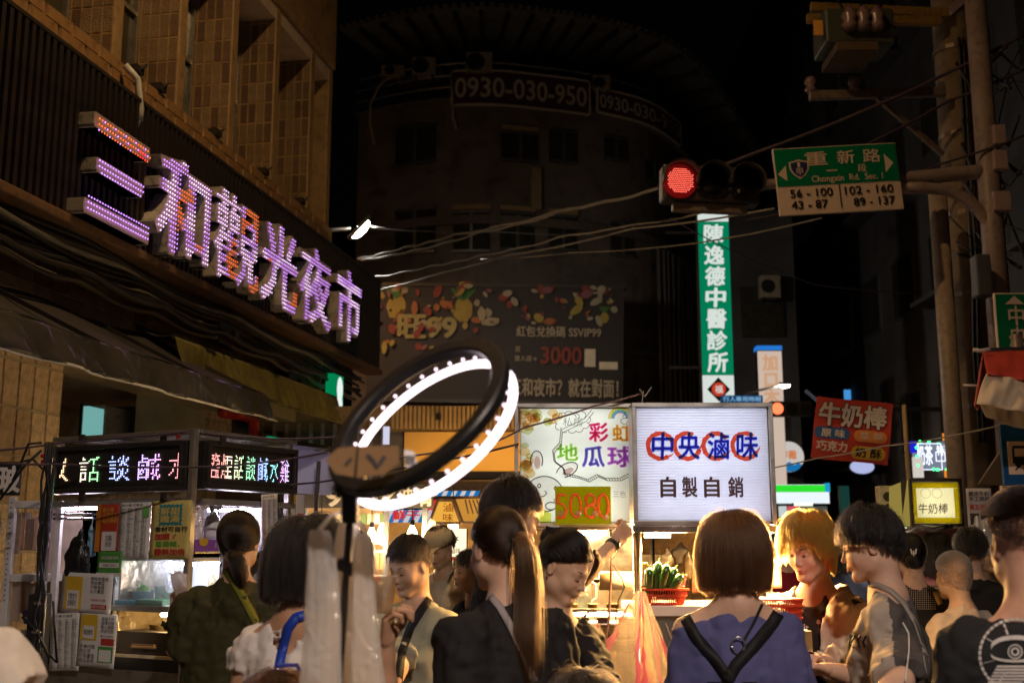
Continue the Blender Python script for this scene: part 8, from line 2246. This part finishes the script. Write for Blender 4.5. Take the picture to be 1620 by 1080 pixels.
def pp_(spec,J=None):
 """arm targets given as photo points become offsets in the person's own space"""
 hx,hy,D = spec['head']; hp = at(hx,hy,D); yaw = R(spec.get('yaw',0)); side = spec.get('side',0); fwd = .055 + spec.get('lean',0)
 off = Vector((side,-fwd,0)); off.rotate(Euler((0,0,yaw))); rt = Vector((hp.x - off.x,hp.y - off.y,0)); w = spec.get('w',1)
 zs = spec.get('shz',hp.z - .242); I = (Matrix.Translation(rt) @ Matrix.Rotation(yaw,4,'Z')).inverted()
 for s,nm in ((-1,'armR'),(1,'armL')):
  k = spec.get(nm + '_px')
  if k:
   sh = Vector((side * .7 + s * .152 * w,-fwd * .4 + .01,zs))
   if spec.get('twist'): sh = Matrix.Rotation(R(spec['twist']),3,'Z') @ sh
   e = I @ at(*k[0]); w_ = I @ at(*k[1]); spec[nm] = (tuple(e - sh),tuple(w_ - e))
 return spec
def P_(**k): return person(pp_(k))
fab = lambda n,c,r=.85,b=.25,**k: pm(n,c,r,bump=b,bs=420,bd=.0012,var=.1,vs=5,spec=.18,**k)
SL,ST_,SD = ('skin_light',(.56,.34,.235)),('skin_tan',(.44,.24,.14)),('skin_fair',(.62,.40,.29))
black_h = dict(col=(.012,.009,.008),name='black')

# woman in the violet top, seen from behind
vio = fab('violet_jersey',(.085,.085,.20),.8)
r_,J = P_(label='woman with a brown bob and violet off shoulder top at the white light box',head=(1158,870,3.95),yaw=181,w=1.06,skin=SL,side=0,
  hair=dict(style='fall',len=.36,zcut=-.135,n=11000,col=(.085,.036,.016),name='chestnut',lift=.022,part=(.1,-.1),stiff=.66,curl=.26,out=.0,hollow=True,r0=.0005,clump=60),
  wear=[dict(name='violet_top',mat=vio,r=.012,sl_r=.022,neck=0,sleeve=1.0,cut=[((-.125,0,1.436),(.31,0,.95))],folds=.007,ff=11,chest_r=.01)])
blk = fab('black_strap',(.012,.011,.012),.6)
strap(J,'violet_top',[(1076,950),(1084,975),(1100,1005),(1130,1040),(1158,1078)],17,blk,'overall_strap')
strap(J,'violet_top',[(1236,962),(1222,985),(1198,1015),(1165,1050),(1150,1078)],20,blk,'overall_strap')
strap(J,'violet_top',[(1206,955),(1192,985),(1176,1014)],4,blk,'thin_strap')
p = on_cloth(J,'violet_top',1168,1020,.012)
if p is not None: m = MB(); m.tube([p + Vector((.021 * math.cos(a),0,.026 * math.sin(a))) for a in np.linspace(0,6.28,20)],.003,6); m.build('strap_ring',steel,r_,smooth=True)
p = strap(J,'violet_top',[(1158,1078),(1158,1100),(1158,1150)],80,blk,'overall_panel')

# blond man with the open jacket
beige = fab('beige_nylon',(.50,.38,.28),.5,sheen_=0) if False else pm('beige_nylon',(.50,.38,.28),.5,bump=.5,bs=30,bd=.006,var=.1)
blktee = fab('black_tee',(.022,.020,.019),.9)
r_,J = P_(label='young man with orange blond hair and open beige jacket by the red baskets',head=(1279,866,4.7),yaw=-42,hyaw=-6,nod=20,w=1.02,skin=SD,lids=.55,jaw=.95,haircol=(.2,.1,.03),haircol_='b',
  armR_px=((1243,1040,4.4),(1222,1012,4.25)),armL_px=((1345,1045,4.6),(1292,1030,4.35)),handR=dict(curl=.5,pn=(0,0,-1)),handL=dict(curl=.7,pn=(0,0,-1)),
  hair=dict(style='fall',len=.14,fringe=.050,sidelen=.075,napelen=.16,zcut=-.12,n=9000,col=(.72,.15,.015),name='blond',rough=.45,lift=.020,out=.3,front=.36,side=-.05,stiff=.72,wave=.06,clump=22,part=(.1,.25)),
  wear=[dict(name='black_tee',mat=blktee,r=.012,sleeve=.5,neck=.060),dict(name='beige_jacket',mat=beige,r=.045,sl_r=.04,sleeve=1.75,neck=.085,neck_dz=-.02,folds=.011,ff=12,open_front=.075,seed=5,
     extra=lambda F,J: [F.cone(J['nb'] + Vector((s * .075,.06,.02)),J['nb'] + Vector((s * .09,-.03,-.02)),.035,.03,.03) for s in (-1,1)] + [F.cone(J['nb'] + Vector((-.07,.075,.015)),J['nb'] + Vector((.07,.075,.015)),.04,.04,.03)])])
m = MB(); text(m,'Spirit',1249,1279,0,1,0,bold=.02); m.v = [(x,y,999 - z * 16 - (x - 1249) * -.12) for x,y,z in m.v]; decal(J,'black_tee',m,pm('print_white_ink',(.65,.6,.5),.8))
m = MB(); m.lathe([(0,-.004),(.019,-.004),(.019,.004),(0,.004)],(0,0,0),16,M=Matrix.Rotation(R(70),4,'X')); m.v = [tuple(Vector(v) + J['wr'][1] + Vector((-.01,-.03,.012))) for v in m.v]; m.build('watch',pm('watch_face',(.08,.005,.01),.1),r_)
for k in range(6): m = MB(); a = k * 1.05; m.ball(J['wr'][1] + Vector((.02 * math.cos(a) + .01,-.012,.026 * math.sin(a))),.0075,6); m.build('bracelet_bead',pm('bead_cream',(.7,.6,.45),.3),r_,smooth=True)

# man with glasses and the two tone shirt
g1,g2 = fab('shirt_charcoal',(.075,.065,.062),.85),fab('shirt_stone',(.34,.28,.23),.85)
r_,J = P_(label='man with thin glasses in a charcoal and stone two tone shirt',head=(1375,862,4.25),yaw=-112,hyaw=6,nod=14,w=1.1,b=1.05,skin=SL,jaw=1.0,
  armR_px=((1425,1060,3.8),(1370,1110,3.7)),armL_px=((1375,1060,4.25),(1310,1045,4.2)),
  hair=dict(style='fall',len=.085,fringe=.058,sidelen=.032,napelen=.03,n=11000,**black_h,r0=.0006,lift=.016,out=.1,front=.38,side=-.05,nape=-.72,wave=.06,clump=28,fwd=.2,part=(.1,.3),puff=.010),
  wear=[dict(name='two_tone_shirt',mats=[g1,g2],r=.028,sl_r=.042,sleeve=1.0,neck=.060,folds=.010,ff=10,seed=7,band=lambda c,J: ((np.abs(c[:,0] - .0) > .085) & (c[:,1] < .01 + (J['zs'] + .1 - c[:,2]) * .16) & (c[:,2] > J['zs'] - .26)).astype(int))])
strap(J,'two_tone_shirt',[(1370,925),(1388,924),(1410,934),(1432,955),(1450,985),(1462,1020),(1472,1078)],8,fab('strap_stone',(.3,.25,.21)),'bag_strap')
strap(J,'two_tone_shirt',[(1428,984),(1438,1002),(1438,1030),(1432,1078)],2.2,pm('piping_white',(.6,.55,.5),.6),'piping')
for k in range(3): strap(J,'two_tone_shirt',[(1352 + k * 9,1005 + k * 0),(1347 + k * 9,1014),(1350 + k * 9,1024)],2.5,blk,'sleeve_mark')
for s in (-1,1):
 m = MB(); m.tube([to_head(J['TM'],(s * (.033 + .021 * math.cos(a)),-.100 + .008 * abs(math.cos(a)),-.004 + .018 * math.sin(a))) for a in np.linspace(0,6.28,22)],.0011,5); m.tube([to_head(J['TM'],q) for q in ((s * .054,-.094,.0),(s * .074,-.05,.003),(s * .080,.0,.004),(s * .079,.015,-.008))],.0012,5); m.build('glasses_rim',pm('rim_black',(.01,.01,.01),.3),r_)
m = MB(); m.tube([to_head(J['TM'],q) for q in ((-.012,-.103,.0),(0,-.106,.003),(.012,-.103,.0))],.001,5); m.build('glasses_bridge',pm('rim_black',(.01,.01,.01),.3),r_)

# man in the black printed tee seen from behind at the edge
r_,J = P_(label='man with shaved sides in a black tee with an eye in a wheel',head=(1620,862,3.0),yaw=176,w=1.12,b=1.15,skin=('skin_ruddy',(.50,.27,.18)),neck=1.25,
  hair=dict(style='buzz',n=14000,len=.010,toplen=2.6,fade=.40,col=(.02,.014,.012),name='black2',nape=-.30,side=.12,r0=.0009),
  wear=[dict(name='black_tee',mat=fab('black_tee_worn',(.014,.014,.015),.9),r=.026,sl_r=.040,sleeve=.95,neck=.074,folds=.008,ff=9,seed=11)])
wp = pm('print_grey_ink',(.42,.38,.35),.85); m = MB(); c0,c1 = 1606,1035
for a in range(0,360,9):
 for (r0,r1) in ((54,58),):
  m.add([(c0 + rr * math.cos(R(t)),0,c1 + rr * math.sin(R(t))) for rr,t in ((r0,a),(r1,a),(r1,a + 7),(r0,a + 7))],[(0,1,2,3)])
for a in (15,60,120,165,210,250,330): m.add([(c0 + rr * math.cos(R(a)) + dx,0,c1 + rr * math.sin(R(a))) for rr,dx in ((34,-1.5),(52,-1.5),(52,1.5),(34,1.5))],[(0,1,2,3)])
decal(J,'black_tee',m,wp,'wheel_print')
m = MB(); A = [(c0 + 38 * math.cos(a) * (1.0),c1 - 8 - 16 * math.sin(a)) for a in np.linspace(0,math.pi,12)]; B = [(c0 + 38 * math.cos(a),c1 - 2 + 10 * math.sin(a)) for a in np.linspace(0,math.pi,12)]
for i in range(11): m.add([(A[i][0],0,A[i][1]),(A[i + 1][0],0,A[i + 1][1]),(A[i + 1][0],0,A[i + 1][1] - 7),(A[i][0],0,A[i][1] - 7)],[(0,1,2,3)]); m.add([(B[i][0],0,B[i][1]),(B[i + 1][0],0,B[i + 1][1]),(B[i + 1][0],0,B[i + 1][1] + 4),(B[i][0],0,B[i][1] + 4)],[(0,1,2,3)])
for r0,r1 in ((4,7),(10,12)):
 for a in range(0,360,24): m.add([(c0 + rr * math.cos(R(t)),0,c1 - 5 + rr * math.sin(R(t))) for rr,t in ((r0,a),(r1,a),(r1,a + 24),(r0,a + 24))],[(0,1,2,3)])
for y in range(1052,1078,5): w_ = (y - 1000) * .55; m.add([(c0 - w_,0,y),(c0 + w_,0,y),(c0 + w_ + 1,0,y + 3),(c0 - w_ - 1,0,y + 3)],[(0,1,2,3)])
decal(J,'black_tee',m,wp,'eye_print',.005)

# woman with the long ponytail
blkj = fab('black_cotton',(.016,.014,.014),.8)
r_,J = P_(label='woman with a long brown ponytail and black jacket with a grey strap, seen from behind',head=(787,868,3.65),yaw=-140,hyaw=-8,nod=8,w=1.12,skin=SL,lids=.6,
  hair=dict(style='tied',tie=(.004,.112,.012),col=(.030,.016,.010),name='darkbrown',n=8000,lift=.006,front=.40,tail=[(0,0,0),(0,.035,-.005),(.005,.058,-.06),(-.004,.052,-.17),(.008,.062,-.30),(-.004,.055,-.42),(.004,.05,-.56)],trad=[.010,.022,.031,.037,.040,.034,.012],tn=4200,tname='tailbrown',tcol=(.095,.046,.022)),
  wear=[dict(name='black_jacket',mat=blkj,r=.030,sl_r=.045,sleeve=1.8,neck=.060,folds=.009,ff=9,seed=4,flare=.05)])
strap(J,'black_jacket',[(757,940),(772,938),(790,958),(808,990),(828,1030),(846,1078)],11,fab('strap_grey',(.30,.26,.25)),'bag_strap')
# bent woman
r_,J = P_(label='woman with pinned up dark hair and an earring bending her head to the stall',head=(893,896,4.3),yaw=48,hyaw=12,nod=30,w=.95,skin=('skin_warm',(.60,.38,.25)),lids=1.0,lip=(.45,.12,.09),lipname='red',armL_px=((955,1090,4.1),(965,1150,3.9)),
  hair=dict(style='tied',tie=(0,.09,.055),**black_h,n=7000,lift=.012,front=.38,bun=((0,.105,.065),.042),
 locks=[([(.045,-.06,.10),(.085,-.07,.07),(.098,-.07,.02),(.096,-.065,-.045)],[.008,.010,.008,.003],500)]),
  wear=[dict(name='black_top',mat=blkj,r=.018,sl_r=.035,sleeve=1.5,neck=.060,folds=.008,seed=9)])
m = MB(); m.ball(to_head(J['TM'],(-.082,.008,-.044)),.0055,8); m.build('earring',pm('gold',(.8,.6,.3),.2,metal=1),r_,smooth=True)
m = MB(); q = to_head(J['TM'],(0,.11,.10)); m.cbox(q,(.07,.02,.014),(20,0,0)); [m.cbox(q + Vector((k * .011,0,-.022)),(.005,.02,.04)) for k in (-2,-1,0,1,2)]; m.build('claw_clip',pm('clip_brown',(.03,.015,.01),.2),r_,bevel=.002)
# tall young man reaching up to the light box
r_,J = P_(label='tall young man in profile reaching up to the corner of the white light box',head=(812,813,4.8),yaw=78,hyaw=14,nod=4,w=1.0,skin=('skin_warm',(.60,.38,.25)),jaw=.95,armL_px=((915,905,4.75),(972,846,4.9)),handL=dict(fd=(.3,-.6,.7),curl=.9,pn=(0,.5,-.4)),armR_px=((800,1000,4.9),(830,1080,4.7)),
  hair=dict(style='fall',len=.095,fringe=.085,sidelen=.05,napelen=.035,n=8000,**black_h,lift=.02,out=.25,fwd=.5,front=.36,side=-.02,nape=-.7,clump=20,part=(0,.45),puff=.007),
  wear=[dict(name='dark_shirt',mat=blkj,r=.02,sl_r=.03,sleeve=.8,neck=.060,seed=6)])
m = MB(); a_,b_ = J['wr'][1],J['el'][1]; d_ = (b_ - a_).normalized(); m.tube([a_ + d_ * .012,a_ + d_ * .03],.031,14); m.ball(a_ + d_ * .02 + Vector((0,-.03,0)),.014,8,sc=(1.2,.5,1.2)); m.build('wristwatch',black_m,r_)
# man in the pale grey green tee
r_,J = P_(label='man with short dark hair in a pale grey tee and black chest strap',head=(648,895,5.25),yaw=-38,hyaw=-4,nod=22,w=1.12,b=1.1,skin=('skin_warm2',(.58,.36,.25)),lids=.8,jaw=1.08,cheek=1.15,armR_px=((630,1040,5.0),(610,1090,4.9)),armL_px=((728,1030,5.3),(700,1090,5.1)),
  hair=dict(style='fall',len=.042,fringe=.032,sidelen=.014,napelen=.012,n=8000,**black_h,lift=.008,out=1.1,fwd=.5,front=.46,side=.0,nape=-.6,puff=.004),
  wear=[dict(name='grey_tee',mat=fab('sage_grey',(.33,.32,.24),.85),r=.024,sl_r=.035,sleeve=.95,neck=.060,folds=.009,ff=9,seed=2)])
strap(J,'grey_tee',[(700,922),(688,936),(668,962),(650,990),(636,1030),(630,1078)],13,blk,'bag_strap')
# woman in the olive coat
olive = pm('olive_coat',(.040,.036,.013),.75,bump=.3,bs=200,bd=.002,var=.05,vs=3,spec=.2)
r_,J = P_(label='woman in a hooded olive coat holding a pink paper bag at the snack stall',head=(378,857,4.85),yaw=-172,hyaw=-12,nod=6,w=1.1,skin=SL,armL_px=((296,1006,4.75),(281,962,4.9)),handL=dict(curl=.8,pn=(-1,0,0)),armR_px=((446,1040,4.75),(440,1120,4.6)),
  hair=dict(style='tied',tie=(0,.10,-.055),col=(.014,.009,.007),name='black3',n=7000,lift=.008,tail=[(0,0,0),(-.01,.03,-.01),(-.035,.045,-.04),(-.05,.05,-.09),(-.055,.045,-.14)],trad=[.010,.024,.032,.030,.010],tn=2600,locks=[([(.07,-.05,.03),(.082,-.045,-.03),(.080,-.04,-.10),(.074,-.03,-.16)],[.006,.007,.006,.002],200)]),
  wear=[dict(name='olive_coat',mat=olive,r=.042,sl_r=.045,sleeve=1.8,neck=.062,folds=.012,ff=10,seed=12,flare=.03,hem=.62,
     extra=lambda F,J: [F.cone(J['nb'] + Vector((-.085,.03,.0)),J['nb'] + Vector((0,.105,-.045)),.034,.045,.03),F.cone(J['nb'] + Vector((.085,.03,.0)),J['nb'] + Vector((0,.105,-.045)),.034,.045,.03),F.ell(J['nb'] + Vector((0,.10,-.085)),(.10,.05,.07),.04)])])
strap(J,'olive_coat',[(352,892),(366,914),(388,950),(406,985),(420,1018)],12,fab('strap_olive',(.14,.14,.02)),'bag_strap')
Jo = J
crumple('paper_bag','pink paper bag with skewers held by the woman in the olive coat','bag',[(286,928,9),(284,945,14),(280,965,15),(276,990,13),(272,1030,10)],pm('bag_pink',(.60,.33,.32),.6,bump=.4,bs=30),None,4.92,.5,3,.006,30,.006)
crumple('food_pouch','clear pouch of food sticking out of the pink paper bag','pouch',[(283,915,13),(286,928,13),(287,940,9)],film('pouch_film',(.9,.82,.78),.3,.1),None,4.86,.5,5,.006,30,.006)
for k,(a,b) in enumerate((((268,905),(284,930)),((276,902),(287,932)),((292,906),(289,932)))):
 m = MB(); m.tube([at(a[0],a[1],4.88),at(b[0],b[1],4.86)],.003,5); props(m.build('skewer',pm('bamboo',(.5,.33,.15),.6)),label='bamboo skewer sticking out of the pouch, %s' % ['leaning furthest out','the middle one','nearest the olive coat'][k],cat='skewer',group='skewers in the pouch')
# woman with the blue strap behind the hanging bags
r_,J = P_(label='black haired woman with a blue strap, half behind the hanging plastic bags',head=(487,886,3.6),yaw=168,hyaw=8,nod=6,w=1.0,skin=ST_,armR_px=((604,1105,3.3),(612,1000,3.25)),handR=dict(curl=.85,pn=(-1,0,0)),
  hair=dict(style='fall',len=.27,zcut=-.13,n=9000,col=(.010,.008,.008),name='black4',rough=.6,lift=.022,out=.35,wave=.06,curl=.05,clump=40,hollow=True,part=(.1,.2)),
  wear=[dict(name='white_top',mat=fab('white_cotton',(.62,.55,.50),.85),r=.020,sl_r=.02,sleeve=.25,neck=.085,neck_dz=-.05,folds=.007,seed=8,extra=lambda F,J: F.ell((-.02,.12,J['zs'] - .22),(.085,.09,.12),.02,'s'))])
strap(J,'white_top',[(482,972),(468,976),(456,992),(449,1018),(442,1050),(436,1085)],15,pm('strap_blue',(.006,.035,.28),.5),'bag_strap')
T = thing('shoulder_bag','orange red shoulder bag edge under the blue strap','bag',loc=at(450,1095,3.1)); m = MB(); m.box(-.05,.09,-.04,.05,-.2,.035); m.build('bag_body',pm('bag_orange',(.6,.08,.03),.6),T,bevel=.015); m = MB(); m.tube([(-.03,0,.035),(-.02,0,.07),(.03,0,.07),(.05,0,.035)],.006,6); m.build('handle',pm('strap_blue',(.006,.035,.28),.5),T)
T = thing('drink_cup','clear cup held in the raised hand beside the grey shirted man','cup',loc=at(606,940,3.2)); m = MB(); m.lathe([(0,-.05),(.026,-.05),(.034,.045),(.036,.047),(.036,.052),(0,.052)],(0,0,0),18); m.build('cup',film('cup_film',(.85,.75,.65),.45,.08),T,smooth=True); m = MB(); m.tube([(0,0,-.03),(.012,0,.10)],.0035,6); m.build('straw',pm('straw_white',(.8,.78,.75),.4),T)
# man at the very edge beside the snack stall
P_(label='man in a cream tee, only shoulder and arm showing, beside the snack stall',head=(-72,868,2.8),yaw=165,w=1.15,b=1.25,skin=ST_,armR_px=((36,1110,2.7),(38,1250,2.6)),hair=dict(style='fall',len=.05,fringe=.05,sidelen=.02,napelen=.015,n=3000,**black_h,front=.42,side=0,nape=-.6,out=.7),
  wear=[dict(name='cream_tee',mat=fab('cream_cotton',(.60,.50,.40),.85),r=.026,sl_r=.04,sleeve=.72,neck=.062,folds=.008,ff=8,seed=13)])
# old man, dotted dress and the people farther off
r_,J = P_(label='old man with cropped grey hair, cream shirt and a mask string',head=(1508,912,6.3),yaw=-158,hyaw=-6,w=1.0,skin=('skin_warm',(.60,.38,.25)),H=1.55,hair=dict(style='buzz',n=14000,len=.011,col=(.30,.27,.25),name='grey',nape=-.8,side=-.1,r0=.0011),
  wear=[dict(name='cream_shirt',mat=fab('cream_linen',(.58,.46,.36),.85),r=.03,sl_r=.035,sleeve=.9,neck=.06,folds=.010,ff=9,seed=14)])
m = MB(); m.tube([to_head(J['TM'],q) for q in ((-.079,.015,.012),(-.083,.028,-.01),(-.078,.015,-.045),(-.07,-.03,-.06))],.0016,5); m.build('mask_string',paper,r_)
r_,J = P_(label='woman with pinned black hair, dotted black dress and tan bag strap, seen from behind',head=(1441,880,6.7),yaw=172,w=.95,skin=SL,hair=dict(style='tied',tie=(0,.10,.02),**black_h,n=5000,bun=((0,.10,-.02),.045),r0=.0007,side=-.2),
  wear=[dict(name='dotted_dress',mat=blkj,r=.02,sl_r=.03,sleeve=.9,neck=.06,hem=.5,flare=.06,seed=15)])
D_ = MB(); I0 = 0
for gx in np.arange(1418,1482,3.4):
 for gy in np.arange(908,965,3.4):
  a = on_cloth(J,'dotted_dress',gx,gy,.004)
  if a is not None: D_.add([a + Vector((.0035,0,0)),a + Vector((0,0,.0035)),a + Vector((-.0035,0,0)),a + Vector((0,0,-.0035))],[(0,1,2,3)])
props(D_.build('dot_print',pm('dot_cream',(.5,.4,.3),.7),r_),kind='stuff')
strap(J,'dotted_dress',[(1466,905),(1478,930),(1488,955)],9,pm('strap_tan',(.45,.28,.12),.6),'bag_strap')
m = MB(); q = to_head(J['TM'],(.01,.135,.02)); [m.cbox(q + Vector((k * .012,0,(k % 2) * .01)),(.006,.008,.03),(0,12 * k,0)) for k in (-1,0,1)]; m.build('hair_clip',pm('clip_pearl',(.7,.65,.6),.3),r_)
sh = dict(style='fall',len=.055,fringe=.05,sidelen=.02,napelen=.02,n=2200,**black_h,front=.42,side=0,nape=-.6,out=.6,r0=.0012)
lh = dict(style='fall',len=.3,zcut=-.2,n=2200,**black_h,lift=.02,r0=.0012)
cols = dict(maroon=(.16,.01,.02),navy=(.02,.025,.05),grey=(.2,.19,.18),white=(.6,.55,.5),black=(.015,.014,.014),teal=(.03,.09,.09),tan=(.4,.28,.16),rose=(.4,.14,.15))
for k,(px,py,D,yaw,c,h,lab) in enumerate([
 (1232,858,6.8,175,'maroon',sh,'person in a maroon shirt half hidden by the post of the white light box stall'),
 (1262,842,9.5,185,'black',sh,'distant dark clothed person between the store sign and the blond man'),
 (1322,865,8.0,170,'navy',lh,'long haired person in navy glimpsed between the blond man and the man with glasses'),
 (1536,872,7.0,160,'black',sh,'person in black between the cropped old man and the man in the eye print tee'),
 (1478,868,8.6,5,'rose',lh,'vendor in rose behind the curved steel tubes of the yellow box stall'),
 (1560,880,8.8,20,'tan',sh,'person in tan clothes under the clear packets'),
 (1246,852,13,182,'white',sh,'far person in white walking away under the store sign'),
 (1290,850,14,178,'grey',lh,'far long haired person in grey walking away behind the blond man'),
 (1418,862,10.5,180,'teal',sh,'far person in teal behind the hair of the man with glasses'),
 (560,872,7.6,30,'white',lh,'long haired vendor in white behind the milky plastic bags'),
 (742,905,7.4,-60,'navy',sh,'helper in a navy apron bending behind the ponytail woman')]):
 P_(label=lab,head=(px,py,D),yaw=yaw,w=1,skin=SL,hair=dict(h,seed=k + 3),group='people farther down the market',wear=[dict(name='shirt',mat=fab('shirt_' + c,cols[c]),r=.024,sl_r=.03,sleeve=.9,neck=.060,seed=k + 20)])
r_,J = P_(label='vendor in a cream cap and pale shirt under the bare bulbs, looking down',head=(696,866,7.7),yaw=-30,nod=22,w=1.0,skin=('skin_warm',(.60,.38,.25)),lids=.8,hair=dict(sh),wear=[dict(name='pale_shirt',mat=fab('pale_shirt',(.62,.52,.38)),r=.024,sleeve=.9,neck=.060,seed=40)],group='people farther down the market')
Tm = J['TM']; m = MB(); Mh = Matrix.Translation(Tm[0]) @ Tm[1].to_4x4(); m.lathe([(.096,.035),(.1,.06),(.092,.10),(.06,.13),(0,.138)],(0,0,0),20,M=Mh,sy=1.15); m.add([tuple(Mh @ Vector(q)) for q in [(-.07,-.08,.045),(-.05,-.15,.03),(0,-.175,.027),(.05,-.15,.03),(.07,-.08,.045)]],[(0,1,2,3,4)]); m.build('cap',fab('cap_cream',(.6,.5,.32)),r_,smooth=True)
for k,(px,py,D,nm,colr,lab) in enumerate([(921,1145,3.0,'black5',(.02,.016,.015),'dark haired person, only the crown showing, beside the ponytail woman'),(437,1147,3.0,'redbrown',(.05,.02,.014),'brown haired person, only the crown showing, below the olive coat')]):
 P_(label=lab,head=(px,py,D),yaw=185,w=.8,skin=SL,hair=dict(style='fall',len=.2,zcut=-.15,n=4000,col=colr,name=nm,lift=.015),wear=[dict(name='shirt',mat=fab('shirt_navy',cols['navy']),r=.022)])
